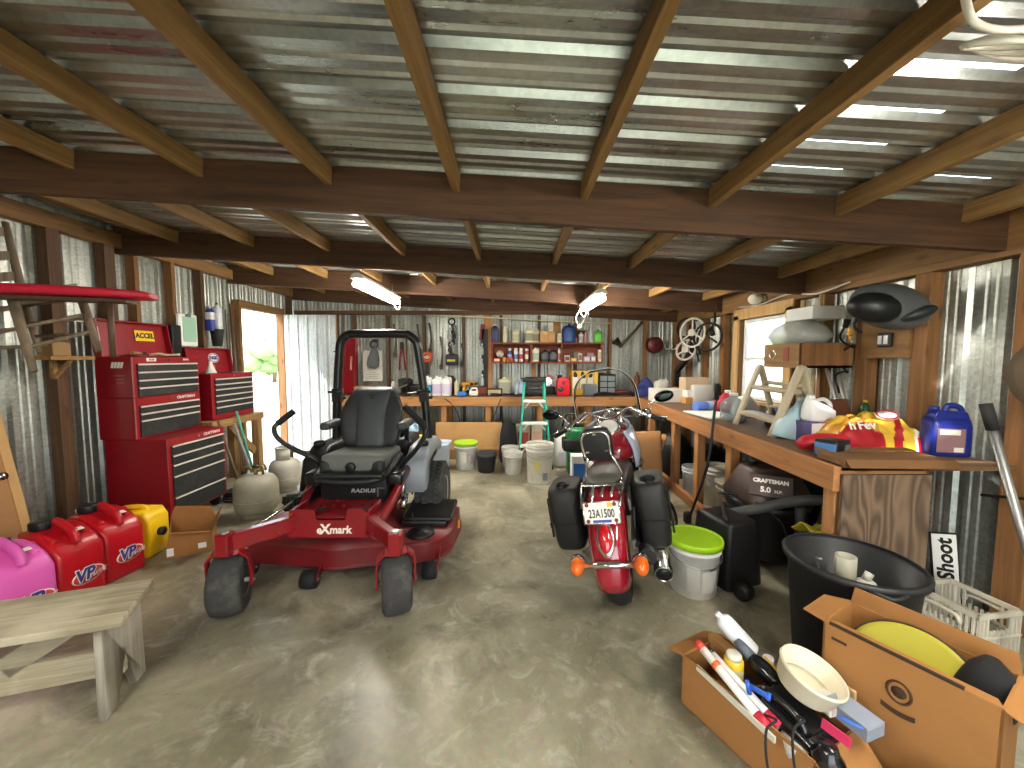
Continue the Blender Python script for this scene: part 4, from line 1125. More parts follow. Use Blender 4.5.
# racing fuel jugs
mat('jug_red', '#b3141f', .3, var=.05, scale=3); mat('jug_pink', '#e05fb6', .35, var=.05, scale=3); mat('jug_yellow', '#eec01a', .35, var=.05, scale=3)
mat('cap_black', '#17181a', .45, var=.1)
mat('logo_white', '#efe9e2', .5, var=0); mat('logo_red', '#c43630', .5, var=0)
def fuel_jug(label, loc, rz, m_, logo, s=1., group=None):
    t = thing('fuel_jug', label, 'fuel jug', loc, rz, group)
    w_, d, h = .24 * s, .29 * s, .45 * s
    mb = MB(m_)
    # body with a sloping front shoulder; local front is -y
    prof = [(-d / 2, .02), (-d / 2, h * .70), (-d * .34, h * .84), (d * .02, h * .96), (d * .16, h), (d / 2, h), (d / 2, .02), (d * .47, 0), (-d * .47, 0)]
    mb.prism(prof, w_, (0, 0, 0), frame((0, 1, 0), (0, 0, 1)), bev=.028 * s, seg=3)
    b_ = mb.build('body', t)
    # handle bridging a hollow in the shoulder
    mb = MB(m_)
    mb.tube([(0, -d * .36, h * .80), (0, -d * .3, h * .93), (0, -d * .1, h * 1.02), (0, d * .1, h * 1.07), (0, d * .2, h * 1.02)], .026 * s, 10, curve=4, sx=.8, sy=1.2)
    mb.build('handle', t)
    for e in (-1, 1):
        mb = MB(m_); mb.box((e * w_ * .32, -d * .02, h * .90), (w_ * .18, d * .52, h * .12), rot(18, 0, 0), bev=.02 * s, seg=3); mb.build('shoulder_rib', t)
    mb = MB('sticker_white'); mb.box((w_ * .2, -d * .19, h * .945), (.045 * s, .03 * s, .004), rot(18, 0, 0)); mb.build('paper_label', t)
    mb = MB('cap_black'); mb.lathe([(.05 * s, 0), (.054 * s, .008), (.054 * s, .045 * s), (.05 * s, .05 * s), (.001, .05 * s)], (-w_ * .12, d * .33, h), n=28)
    for i in range(18):
        a = 2 * PI * i / 18; mb.box((-w_ * .12 + math.cos(a) * .054 * s, d * .33 + math.sin(a) * .054 * s, h + .025 * s), (.006, .006, .036 * s), rot(0, 0, math.degrees(a)))
    mb.build('cap', t)
    mb = MB('cap_black'); mb.cyl((w_ * .28, d * .36, h * .99), (w_ * .28, d * .36, h + .02), .014 * s, n=10); mb.build('vent_cap', t)
    if logo:
        c = V((.02, -d / 2 - .001, h * .33)); s0 = s; s = s * .74
        mb = MB('logo_white'); mb.lathe([(.001, 0), (.075 * s, 0), (.075 * s, .003), (.001, .003)], c, (0, -1, 0), n=32, sx=1.5, sy=.85, xdir=(1, 0, .15)); lg = mb.build('oval_logo', t)
        mb = MB('logo_red'); mb.lathe([(.001, 0), (.068 * s, 0), (.068 * s, .004), (.001, .004)], c, (0, -1, 0), n=32, sx=1.5, sy=.83, xdir=(1, 0, .15)); mb.build('oval_field', lg)
        text('VP', .14 * s, 'logo_white', lg, c + V((-.02, -.0055, .008)), (1, 0, 0), (0, 0, 1), bold=.009, shear=.15, sxx=.82)
        text('VP', .14 * s, 'logo_blue', lg, c + V((-.02, -.0075, .008)), (1, 0, 0), (0, 0, 1), bold=.0035, shear=.15, sxx=.82)
        text('racing', .05 * s, 'logo_white', lg, c + V((.045, -.0055, -.004)), (1, 0, .25), (-.25, 0, 1), shear=.3)
    return t
fuel_jug('pink fuel jug nearest the weathered bench', (-2.80, 2.06, 0), 82, 'jug_pink', True, 1.)
fuel_jug('red fuel jug beside the pink fuel jug', (-2.80, 2.325, 0), 82, 'jug_red', True, 1.)
fuel_jug('red fuel jug between the other red jug and the yellow jug', (-2.80, 2.59, 0), 82, 'jug_red', True, 1.)
# yellow can of another shape, seen at its grooved end
t = thing('fuel_can', 'yellow plastic fuel can at the foot of the red tool cabinet', 'fuel can', (-2.885, 2.87, 0), 6)
mb = MB('jug_yellow'); mb.prism([(-.17, .02), (-.15, 0), (.15, 0), (.17, .02), (.17, .28), (.13, .345), (.0, .35), (-.12, .33), (-.17, .27)], .2, (0, 0, 0), frame((1, 0, 0), (0, 0, 1)), bev=.02, seg=3); mb.build('body', t)
mb = MB('jug_yellow'); mb.tube([(-.12, 0, .31), (-.08, 0, .355), (.05, 0, .365), (.1, 0, .33)], .02, 8, curve=4); mb.build('handle', t)
for z in (.12, .2):
    mb = MB('jug_yellow'); mb.box((.02, -.1, z), (.2, .02, .03), bev=.008, seg=2); mb.build('moulded_rib', t)
mb = MB('cap_black'); mb.lathe([(.03, 0), (.032, .03), (.001, .035)], (.17, 0, .17), (1, 0, 0), n=18); mb.build('cap', t)
# further black cap and hose between jugs and wall
t = bottle('oil_jug', 'dark blue oil jug behind the red fuel jugs by the wall', (-3.12, 2.72, 0), .2, .16, .42, '#1c2c3c', '#e6e6e0', None, cat='jug', handle=True)
bottle('oil_jug', 'black oil jug behind the pink fuel jug by the wall', (-3.12, 2.42, 0), .22, .18, .36, '#1a1c1e', '#2a2a2a', None, cat='jug', handle=True)

# open carton on its side near the cabinet
t = thing('cardboard_box', 'small torn open cardboard box on floor by tool cabinet', 'box', (-2.51, 2.93, 0), 30)
mb = MB('cardboard_orange'); a, b, c = .14, .10, .2
mb.sheet([(-a, -b, 0), (a, -b, 0), (a, -b, .16), (-a + .03, -b, .2)], .004); mb.sheet([(-a, b, 0), (a, b, 0), (a, b, .2), (-a, b, .25)], .004)
mb.sheet([(-a, -b, 0), (-a, b, 0), (-a, b, .25), (-a + .03, -b, .2)], .004); mb.sheet([(a, -b, 0), (a, b, 0), (a, b, .2), (a, -b, .16)], .004); mb.sheet([(-a, -b, 0), (a, -b, 0), (a, b, 0), (-a, b, 0)], .004); mb.build('box_body', t)
flap(t, (a, -b, .16), (a, b, .2), (.25, 0, .5), .1, 'cardboard_orange', skew=.01); flap(t, (-a, b, .25), (a, b, .2), (0, .1, 1), .09, 'cardboard_orange', skew=.03); flap(t, (-a + .03, -b, .2), (a, -b, .16), (0, -1, .3), .09, 'cardboard_orange', skew=.02)
mb = MB('sticker_white'); mb.box((a - .06, -b - .005, .06), (.05, .003, .04)); mb.build('paper_label', t)
mb = MB('sticker_white'); mb.box((-a + .03, -b - .005, .05), (.04, .003, .06)); mb.build('paper_label', t)
# weathered bench
wood('bench_wood', '#b8ad93', '#7d7259', 0, .85, weather='#cfc6ae')
wood('bench_wood_z', '#aaa391', '#7f786a', 2, .85, weather='#c4bdae')
bn = thing('bench', 'weathered grey plank bench beside the fuel jugs', 'bench', (-1.62, 1.66, 0), 18)
mb = MB('bench_wood')
mb.prism([(-1.3, -.165), (-.02, -.17), (-.06, .15), (-1.3, .15)], .035, (0, 0, .425), None, bev=.004); mb.build('seat_plank', bn)
def vleg(x):
    mb = MB('bench_wood_z'); mb.prism([(-.135, 0), (-.065, 0), (0, .2), (.065, 0), (.135, 0), (.13, .408), (-.13, .408)], .03, (x, 0, 0), frame((0, 1, 0), (0, 0, 1)), bev=.003); mb.build('leg', bn)
vleg(-.12); vleg(-1.15)
mb = MB('bench_wood'); mb.box((-.62, .0, .17), (1.03, .03, .12), bev=.003); mb.build('stretcher', bn)
for a, b in (((-.22, 0, .40), (-.5, 0, .22)), ((-.95, 0, .40), (-.68, 0, .22))):
    mb = MB('bench_wood'); mb.bar(a, b, .03, .09, bev=.003); mb.build('brace', bn)

# hollow tan panel leaning on the wall
mat('tan_panel', '#a5774a', .6, var=.1, scale=3, dirt='#8a6038', dscale=2, damt=.4); mat('tan_edge', '#c49a63', .7, var=.1)
t = thing('door_panel', 'old tan door panel leaning on wall behind the fuel jugs', 'door panel', (-3.26, 2.47, .01), 0)
f = frame((.06, .998, 0), z=(.998, -.06, .2))
mb = MB('tan_panel'); mb.box(f @ V((-.3, .62, 0)), (.8, 1.24, .035), f); mb.build('panel', t)
mb = MB('tan_edge'); mb.box(f @ V((.075, .62, .002)), (.05, 1.24, .04), f); mb.build('edge_strip', t)
mb = MB('chrome'); q = f @ V((-.02, .72, .02)); mb.lathe([(.03, 0), (.03, .01), (.014, .02), (.014, .05), (.03, .065), (.025, .085), (.001, .09)], q, f @ V((0, 0, 1)), n=18); mb.build('knob', t)

# ladder-back chair hung high with a red padded board through it
wood('chair_wood', '#8a7a64', '#5f5040', 2, .7)
mat('red_vinyl', '#c8203c', .4, var=.06)
A0, A1 = aty(13, 300, 2.25), aty(34, 372, 2.2); B0, B1 = aty(79, 291, 2.55), aty(99, 352, 2.5); C0, C1 = aty(24, 300, 2.75), aty(40, 352, 2.7); D0 = A0 + (C0 - B0); D1 = A1 + (C1 - B1)
ch = thing('ladder_back_chair', 'old wooden ladder-back chair hanging on the wall above the fuel jugs', 'chair', A1)
for a, b in ((A0, A1), (B0, B1), (C0, C1), (D0, D1)):
    mb = MB('chair_wood'); mb.tube([a, a.lerp(b, .5), b], [.024, .022, .016], 10); mb.build('leg', ch, world=True)
for (a0, a1), (b0, b1), ts in (((A0, A1), (B0, B1), (.05, .38, .66)), ((C0, C1), (B0, B1), (.1, .45, .7)), ((A0, A1), (D0, D1), (.1, .4, .65)), ((C0, C1), (D0, D1), (.1, .5))):
    for s_ in ts:
        mb = MB('chair_wood'); mb.cyl(a0.lerp(a1, s_), b0.lerp(b1, s_), .011 if s_ > .1 else .016, n=8); mb.build('rung', ch, world=True)
mb = MB('chair_wood'); mb.sheet([A0 + V((0, 0, .02)), B0 + V((0, 0, .02)), C0 + V((0, 0, .02)), D0 + V((0, 0, .02))], .03); mb.build('seat', ch, world=True)
E0 = aty(5, 222, 2.72); E1 = C0
F0 = E0 + (D0 - C0)
for a, b in ((E0, E1), (F0, D0)):
    mb = MB('chair_wood'); mb.tube([a, b], [.018, .026], 10); mb.build('back_post', ch, world=True)
for s_ in (.12, .42, .68):
    mb = MB('chair_wood'); mb.bar(E0.lerp(E1, s_), F0.lerp(D0, s_), .012, .06); mb.build('back_slat', ch, world=True)
rbd = thing('padded_board', 'long red padded board lying across the hanging chair', 'board', (-2.64, 2.26, 1.885), 18)
mb = MB('red_vinyl'); mb.loft([[V((x, .11 * w2 * math.copysign(abs(math.cos(2 * PI * i / 20)) ** .5, math.cos(2 * PI * i / 20)), .03 * w2 * math.copysign(abs(math.sin(2 * PI * i / 20)) ** .6, math.sin(2 * PI * i / 20)) - .02 * (x / .7) ** 2)) for i in range(20)] for x, w2 in ((-.72, .6), (-.7, .9), (-.4, 1), (0, 1), (.25, .95), (.42, .8), (.45, .6), (.46, .4))]); mb.build('pad', rbd)
mb = MB(cmat('#4a3626')); mb.box((-.15, .0, -.045), (1.0, .12, .018)); mb.build('backing_board', rbd)
mb = MB(cmat('#5a4232')); mb.cyl((.24, 0, -.03), (.24, 0, -.38), .016, n=10); mb.build('prop', rbd)

# wall shelf and goods in the dark bay behind the chair
t = thing('wall_shelf', 'dark wall shelf in the bay between wall and tool chest', 'shelf', (-3.46, 2.97, 1.50))
mb = MB('old_pine'); mb.box((0, 0, 0), (.18, .3, .03)); mb.build('board', t)
mb = MB('old_pine'); mb.bar((-.075, 0, -.02), (-.075, 0, -.16), .03, .03); mb.bar((.07, 0, -.01), (-.07, 0, -.15), .02, .02); mb.build('bracket', t)
cbox('cardboard_box', 'small tan box standing on the dark wall shelf', (-3.46, 2.92, 1.517), .12, .12, .1, '#9c7a50', tape='#b89868')
# things on the left wall near the doorway
t = thing('clipboard', 'white framed green clipboard hanging on wall above tool chests', 'clipboard', (-3.52, 4.2, 1.63))
mb = MB('sticker_white'); mb.box((0, 0, .17), (.03, .24, .34), bev=.004); mb.build('board', t)
mb = MB(cmat('#9cc4ac')); mb.box((.017, .015, .18), (.006, .17, .27)); mb.build('sheet', t)
mb = MB('steel'); mb.box((.02, 0, .325), (.012, .07, .03), bev=.003); mb.build('clip', t)
mb = MB(cmat('#16171a', .4)); mb.box((0, 0, .92), (.06, .11, 1.84), bev=.006); solo(mb, 'board', 'tall narrow black board standing between the two tool chest stacks', 'board', (-3.50, 4.015, 0))
t = bottle('spray_bottle', 'blue and white bottle hanging on wall beside the doorway', (-3.52, 4.53, 1.82), .09, .07, .28, '#33479c', '#f0f0ec', '#e8e6ea', labz=(.45, .75))
bottle('spray_bottle', 'clear white bottle hanging on wall beside the blue bottle', (-3.52, 4.64, 1.84), .09, .07, .32, '#cfd8de', '#3a3a3a', '#e8e8ea')
mb = MB(cmat('#20211f', .6)); mb.shell([(.05, 0), (.065, .16), (.07, .2)], .004, n=18); solo(mb, 'hanging_pot', 'small black pot hanging on wall under the white bottle', 'pot', (-3.5, 4.6, 1.64))
for i, (y, lean, c, top) in enumerate(((4.80, .0, '#3b342c', 2.1), (4.83, .0, '#5c4a36', 2.05), (4.86, .0, '#27241f', 2.18), (4.89, 0, '#6d5a42', 2.0), (4.93, .0, '#443a30', 2.12))):
    t = thing('fishing_rod', ('dark thin', 'brown thin', 'black thin', 'pale brown', 'grey brown')[i] + ' fishing rod standing by the doorway jamb', 'fishing rod', (-3.5 + i * .008, y, 0.0), group=None)
    mb = MB(cmat(c, .6)); mb.cyl((0, 0, 0), (lean - .04, lean, top), .012, .006, n=8); mb.build('rod', t)
    mb = MB(cmat('#7d6a4e', .8)); mb.cyl((0, 0, .02), (0, 0, .4), .017, n=8); mb.build('grip', t)
# ================================================================ back workbench, wall shelf and their goods
wood('bench_pine', '#c08a55', '#97643a', 0, .7, knots='#6a4020')
wood('bench_pine_y', '#b97e4a', '#8d5b33', 1, .7, knots='#6a4020')
wood('bench_pine_z', '#c08a55', '#97643a', 2, .7, knots='#6a4020')
mat('bench_top', '#6b5138', .7, var=.2, scale=8, dirt='#3c3026', dscale=4, damt=.5)
wood('shelf_wood', '#8f4a30', '#6c3220', 0, .6)
mat('plywood', '#c79a63', .7, var=.12, scale=3, dirt='#a77b48', dscale=2, damt=.5)
BT = .92
wbk = thing('workbench', 'long wooden workbench along the back wall', 'workbench', (0, 6.08, 0))
mb = MB('bench_top'); mb.box((.08, -.01, BT - .012), (5.3, .66, .024)); mb.build('bench_top', wbk)
mb = MB('bench_pine'); mb.box((-.36, -.335, BT - .07), (4.42, .04, .14), bev=.003); mb.build('apron', wbk)
for x in (-2.5, -1.75, -1.03, -.36, .42, 1.15):
    mb = MB('bench_pine_z'); mb.box((x, -.275, (BT - .03) / 2), (.085, .075, BT - .03), bev=.003); mb.build('leg', wbk)
    mb = MB('bench_pine_z'); mb.box((x, .27, (BT - .03) / 2), (.085, .075, BT - .03), bev=.003); mb.build('leg', wbk)
mb = MB(cmat('#4a3b2c', .8)); mb.box((-.36, .05, .2), (4.4, .5, .02)); mb.build('lower_shelf', wbk)
def B(u, y=6.1, z=BT): return V((aty(u, 380, y).x, y, z))
PXM = 6.1 / 385
# left end
t = thing('car_ramp', 'tall red metal ramp standing on the bench beside the open door', 'ramp', B(349, 6.28)); t.rotation_euler.y = R(4)
mb = MB('chest_red'); mb.box((0, 0, .5), (.2, .05, 1.0), bev=.008); mb.build('deck', t)
for x in (-.09, .09):
    mb = MB('chest_red'); mb.box((x, -.04, .5), (.02, .06, 1.0), bev=.004); mb.build('side_rail', t)
mb = MB(cmat('#c9a58c')); mb.box((.02, -.03, .5), (.03, .01, .22)); mb.build('paper_label', t)
t = thing('poster', 'white printed poster pinned to the wall behind the mower seat', 'poster', (aty(372, 365, 6.3).x, 6.33, 1.12))
mb = MB(cmat('#cfcabd', .7)); mb.box((0, 0, .25), (.32, .006, .5)); mb.build('sheet', t)
mb = MB(cmat('#8b877c', .7))
for k, w_ in enumerate((.2, .16, .22, .12)): mb.box((.0, -.004, .05 + .03 * k), (w_, .002, .008))
mb.build('print', t)
mb = MB(cmat('#55585a', .8)); mb.loft(srings([(0, .1, .04), (.05, .2, .07), (.16, .19, .08), (.27, .13, .08), (.34, .05, .05), (.37, .02, .02)], p=.8)); solo(mb, 'cloth_cap', 'grey cloth cap hanging in front of the white poster', 'bag', (aty(372, 360, 6.25).x, 6.26, 1.33), ry=8)  # the hanging grey cap, shaped as soft cloth
mb = MB('dark_metal'); mb.torus((0, 0, 0), .06, .015, (0, 1, 0)); mb.box((.03, 0, .06), (.09, .03, .05), bev=.01); solo(mb, 'pulley', 'dark pulley hanging above the grey cloth cap', 'pulley', (aty(374, 345, 6.3).x, 6.3, 1.72))
cbox('cardboard_box', 'brown cardboard box on bench below the white poster', B(363, 6.0), .22, .18, .14, '#9a7650', front='#a8845c')
mb = MB(cmat('#d9d4c6', .8)); mb.loft(srings([(0, .2, .14), (.03, .24, .16), (.07, .18, .12), (.08, .1, .08)], p=.9)); solo(mb, 'rag', 'crumpled pale rag on the bench beside the brown box', 'rag', B(378, 5.95))
bottle('spray_bottle', 'small white bottle with red cap beside the bench vise', B(393, 6.05), .06, .06, .24, '#d8d4cb', '#b33a34', '#c7c3ba', p=1)
mat('cast_iron', '#2e2a28', .5, .5, var=.2)
t = thing('bench_vise', 'dark iron bench vise behind the mower roll bar', 'vise', B(404, 5.98))
mb = MB('cast_iron'); mb.lathe([(.11, 0), (.11, .02), (.06, .04), (.05, .1)], n=20); mb.box((0, .03, .16), (.11, .2, .12), bev=.02, seg=2); mb.box((0, .12, .24), (.15, .03, .05), bev=.006); mb.build('body', t)
mb = MB('cast_iron'); mb.box((0, -.1, .16), (.09, .14, .09), bev=.015, seg=2); mb.box((0, -.06, .23), (.15, .03, .06), bev=.006); mb.build('jaw', t)
mb = MB('steel'); mb.cyl((0, -.2, .14), (0, -.05, .14), .014, n=10); mb.cyl((-.1, -.2, .1), (.1, -.2, .18), .008, n=8); mb.build('screw_handle', t)
mb = MB('cast_iron'); mb.box((0, 0, .08), (.24, .16, .16), bev=.03, seg=2); mb.cyl((-.05, 0, .16), (-.05, 0, .24), .03); solo(mb, 'motor', 'dark electric motor on bench between vise and roll bar', 'motor', B(414, 6.2))
t = thing('bolt_cutter', 'red handled bolt cutter hanging on the back wall above the vise', 'bolt cutter', (aty(402, 356, 6.33).x, 6.33, 1.3))
for e in (-1, 1):
    mb = MB('chest_red'); mb.tube([(e * .05, 0, 0), (e * .035, 0, .2), (e * .012, 0, .34)], .013, 8); mb.build('handle', t)
mb = MB('dark_metal'); mb.box((0, 0, .4), (.06, .03, .12), bev=.008); mb.build('jaw', t)
mb = MB(cmat('#6a4c34')); mb.cyl((0, 0, 0), (0, 0, .95), .012, n=8); solo(mb, 'broom_handle', 'brown wooden broom handle standing behind the vise', 'broom handle', B(407, 6.33))
# orange reel
t = thing('cord_reel', 'round orange cord reel hanging on the back wall above the white jugs', 'cord reel', (aty(427, 357, 6.3).x, 6.3, 1.515))
mb = MB(cmat('#d2562c', .5)); mb.torus((0, 0, 0), .065, .028, (0, 1, 0), n=28); mb.build('rim', t)
mb = MB(cmat('#b6b0a4', .5)); mb.cyl((0, -.02, 0), (0, .02, 0), .03); mb.box((0, -.02, 0), (.1, .012, .02)); mb.build('hub', t)
mb = MB(cmat('#3a2f22', .8)); mb.box((0, 0, -.16), (.05, .03, .2), bev=.01); mb.build('strap', t)
# white jugs
jg = 'white jugs on the back bench'
bottle('jug', 'white jug with turquoise label beside the roll bar', B(427, 5.92), .145, .13, .31, '#e4e6e2', '#e9e9e6', '#2f97b5', handle=True, cat='jug', labz=(.15, .55))
bottle('jug', 'white gallon jug with violet label beside the turquoise labelled jug', B(437, 5.92), .145, .14, .31, '#e9e8e6', '#f0f0ee', '#cdbfd9', handle=True, cat='jug')
bottle('jug', 'white gallon jug with violet label beside the cream bottle', B(446.5, 5.92), .145, .14, .31, '#e6e5e4', '#f0f0ee', '#d6cbdf', handle=True, cat='jug')
bottle('bottle', 'slim cream bottle on bench right of the white jugs', B(456.5, 5.98), .07, .07, .25, '#cfc6a2', '#d8d2b8', None, p=1)
mb = MB(cmat('#3a2c24', .7)); mb.loft(srings([(0, .24, .16), (.1, .28, .18), (.22, .22, .14), (.3, .1, .08)], p=.9)); solo(mb, 'tool_bag', 'dark brown tool bag behind the white jugs', 'bag', B(450, 6.2))
# hanging chain hoist and belts
t = thing('chain_hoist', 'tangled chain hoist hanging on the back wall between studs', 'hoist', (aty(452, 340, 6.33).x, 6.32, 1.47))
mb = MB('cast_iron'); mb.box((0, 0, .0), (.2, .07, .18), bev=.02, seg=2); mb.build('housing', t)
mb = MB(cmat('#c9c04a')); mb.box((-.01, -.04, -.01), (.13, .008, .035)); mb.build('paper_label', t)
for k in range(6):
    mb = MB('steel' if k % 2 else 'cast_iron'); r2 = random.Random(k)
    mb.tube([(r2.uniform(-.06, .06), r2.uniform(-.03, .0), .06 + z * .1) for z in range(6)], .016, 6, curve=3); mb.build('chain', t)
mb = MB('cast_iron'); mb.torus((0, 0, .62), .05, .012, (0, 1, 0)); mb.build('hook', t)
for k, (u, zb, ln, c) in enumerate(((418, 1.5, .55, '#5f5142'), (430, 1.62, .45, '#4a3a2c'), (441, 1.35, .5, '#54483b'), (462, 1.4, .34, '#38342f'), (395, 1.55, .5, '#574a3c'))):
    mb = MB(cmat(c, .7)); mb.tube([(0, 0, 0), (.02, 0, ln * .5), (-.01, 0, ln)], [.02, .012, .018], 8, curve=3); mb.box((0, 0, 0), (.06, .03, .08), bev=.01)
    solo(mb, 'hand_tool', ('long rusty wrench hanging left of the orange reel', 'dark pry bar hanging above the orange reel', 'brown handled tool hanging right of the orange reel', 'short black tool hanging right of the chain hoist', 'rusty bar hanging above the red bolt cutter')[k], 'tool', (aty(u, 350, 6.34).x, 6.34, zb))
# drills
def drill(label, loc, col, rz=0):
    t = thing('cordless_drill', label, 'drill', loc, rz)
    mb = MB(cmat(col, .5)); mb.cyl((-.08, 0, .17), (.06, 0, .17), .032, n=14); mb.bar((-.03, 0, .15), (-.045, 0, .05), .035, .045, up=(1, 0, 0), bev=.008); mb.build('body', t)
    mb = MB('black_plastic'); mb.cyl((.06, 0, .17), (.11, 0, .17), .022, .014, n=12); mb.build('chuck', t)
    mb = MB('black_plastic'); mb.box((-.045, 0, .03), (.1, .065, .06), bev=.008); mb.build('battery', t)
drill('yellow cordless drill on bench beside the dark wooden box', B(466, 6.05), '#c8922a', 20)
drill('yellow cordless drill standing behind the white power tool', B(472, 6.2), '#c8922a', -30)
cbox('wooden_box', 'long reddish wooden box on the back bench', B(478, 6.15), .28, .16, .12, '#6e3322', front='#7a3a28')
t = thing('power_tool', 'white corded sander on the front of the back bench', 'power tool', B(473.5, 5.85))
mb = MB(cmat('#e4e2da')); mb.box((0, 0, .045), (.13, .09, .07), bev=.02, seg=3); mb.build('body', t)
mb = MB(cmat('#e4e2da')); mb.tube([(-.05, 0, .07), (-.03, 0, .115), (.04, 0, .12), (.055, 0, .07)], .014, 8, curve=4); mb.build('handle', t)
mb = MB(cmat('#2b6fc0')); mb.box((0, 0, .035), (.12, .08, .07), bev=.012, seg=2); mb.cyl((.05, -.04, .035), (.09, -.04, .035), .02); solo(mb, 'battery_charger', 'small blue battery charger on the edge of the back bench', 'charger', B(461.5, 5.85))
t = thing('radio', 'old silver and black radio on the back bench', 'radio', B(494.5, 5.92))
mb = MB('black_plastic'); mb.box((0, 0, .055), (.24, .1, .11), bev=.008); mb.build('case', t)
mb = MB(cmat('#b9ab84', .4)); mb.box((0, -.052, .07), (.2, .006, .05)); mb.build('dial_plate', t)
for x in (-.08, .08):
    mb = MB('steel'); mb.cyl((x, -.05, .03), (x, -.065, .03), .018, n=14); mb.build('knob', t)
bottle('jug', 'cream jug with grey label standing under the wall shelf', B(504, 6.15), .19, .14, .28, '#c9c398', '#e5e2d8', '#9fa08f', handle=True, cat='jug', labz=(.1, .7))
bottle('bottle', 'small pale bottle under the wall shelf beside a taller blue bottle', B(516.5, 6.15), .07, .07, .2, '#b9c2cc', '#c3c9d2', None, p=1)
bottle('bottle', 'tall light blue bottle with dark cap under the wall shelf', B(521.5, 6.12), .085, .08, .27, '#8fa6c6', '#1d2026', '#a9bcd6', p=1)
mb = MB('black_rubber'); mb.tube([(-.3, 0, .02), (-.15, .05, .03), (0, -.05, .025), (.15, .04, .03), (.3, -.03, .02)], .012, 8, curve=5); solo(mb, 'cable', 'black power cord lying on bench in front of the cream jug', 'cable', B(515, 5.82))
mb = MB('black_rubber'); mb.tube([(-.62, 0, .0), (-.5, -.02, -.1), (-.4, -.02, -.3), (-.42, .02, -.6), (-.35, .0, -.68), (-.1, -.02, -.62), (.1, -.02, -.3), (.2, 0, -.05), (.24, .02, .0)], .006, 6, curve=5); solo(mb, 'extension_cord', 'thin dark extension cord draped over the back bench apron', 'cord', B(486, 5.715, .9))
t = thing('drill_case', 'black open tool case on bench behind the green ladder', 'tool case', B(536, 6.0))
mb = MB('black_plastic'); mb.box((0, 0, .05), (.34, .24, .1), bev=.015, seg=2); mb.build('base', t)
mb = MB('black_plastic'); mb.box((0, .13, .18), (.34, .06, .2), rot(-12, 0, 0), bev=.015, seg=2); mb.build('lid', t)
mb = MB('steel'); mb.box((-.04, -.02, .11), (.16, .08, .03), rot(0, 0, 20), bev=.008); mb.cyl((.06, 0, .11), (.12, .05, .13), .02); mb.build('tool', t)
t = thing('carburetor', 'pinkish chrome engine part on bench left of the red jug', 'engine part', B(547.5, 6.22))
mb = MB('chrome'); mb.cyl((-.08, 0, .18), (.08, 0, .22), .05); mb.cyl((0, -.06, .2), (0, .06, .2), .07); mb.cyl((-.1, 0, .1), (-.1, 0, .25), .04); mb.build('throttle_body', t)
mb = MB(cmat('#b1606c', .4)); mb.box((.05, 0, .28), (.12, .1, .05), rot(0, 20, 0), bev=.01); mb.build('cover', t)
mb = MB('cast_iron'); mb.box((0, 0, .06), (.24, .16, .12), bev=.015); mb.build('base', t)
t = thing('gas_can', 'bright red plastic jug on the back bench', 'gas can', B(563, 5.95))
mb = MB(cmat('#d01d2c', .3))
mb.prism([(-.1, .0), (.1, 0), (.105, .2), (.08, .27), (.0, .29), (-.08, .27), (-.105, .2)], .12, (0, 0, 0), frame((1, 0, 0), (0, 0, 1)), bev=.018, seg=3); mb.build('body', t)
mb = MB('cap_black'); mb.cyl((-.05, 0, .27), (-.05, 0, .32), .035); mb.build('cap', t)
mb = MB(cmat('#8e0d1a', .4)); mb.lathe([(.001, 0), (.03, 0), (.03, .004)], (.0, -.0605, .2), (0, -1, 0), n=18); mb.build('grip_hole', t)
mb = MB(cmat('#3c3f48', .5)); mb.lathe([(.001, 0), (.035, 0), (.035, .003), (.001, .003)], (-.045, -.061, .1), (0, -1, 0), n=18, sx=1.3); mb.build('emblem', t)
t = thing('oil_case', 'yellow carton of oil bottles with black caps under the wall shelf', 'carton', B(584, 6.12))
mb = MB(cmat('#dcae2e', .5)); mb.box((0, 0, .19), (.41, .16, .38), bev=.004); mb.build('carton', t)
for k in range(3):
    mb = MB(cmat('#e6e2d8', .5)); mb.box((-.15 + k * .115, -.082, .2), (.085, .004, .19)); q = mb.build('printed_panel', t)
    mb = MB('sticker_black'); mb.prism([(-.03, -.04), (.03, -.04), (.03, .01), (.0, .05), (-.03, .03)], .004, (-.15 + k * .115, -.083, .32), frame((1, 0, 0), (0, 0, 1))); mb.build('printed_bottle', t)
mb = MB(cmat('#e9c95a', .5)); mb.box((.175, -.082, .2), (.05, .004, .3)); mb.build('printed_panel', t)
mb = MB(cmat('#8c8c92', .5)); mb.box((-.03, -.082, .13), (.07, .006, .1)); mb.build('price_card', t)
t = thing('drawer_organizer', 'grey small-parts drawer organizer right of the yellow oil carton', 'organizer', B(606.5, 6.12))
mb = MB('black_plastic'); mb.box((0, 0, .17), (.26, .15, .34), bev=.005); mb.build('case', t)
for i in range(2):
    for j in range(3):
        mb = MB(cmat('#8b8f92', .35)); mb.box((-.062 + i * .124, -.078, .07 + j * .095), (.11, .01, .08), bev=.003); mb.build('drawer', t)
mb = MB(cmat('#6c6f76', .5)); mb.box((0, 0, .09), (.2, .14, .18), bev=.02, seg=2); mb.cyl((-.06, -.07, .12), (-.06, -.09, .12), .03); solo(mb, 'battery_pack', 'grey battery pack in front of the yellow oil carton', 'battery', B(590, 5.92))
mb = MB('dark_metal'); mb.tube([(-.25, 0, .02), (-.1, 0, .05), (.1, .02, .03), (.3, 0, .05)], .02, 8, curve=3); mb.box((.3, 0, .05), (.08, .08, .06), bev=.01); solo(mb, 'torque_wrench', 'dark metal wrench lying on bench behind the windshield', 'wrench', B(610, 5.86))
cbox('parts_tray', 'low red parts tray lying on bench behind the windshield', B(622, 6.1), .22, .2, .07, '#9c2a24', top='#5a1b18')

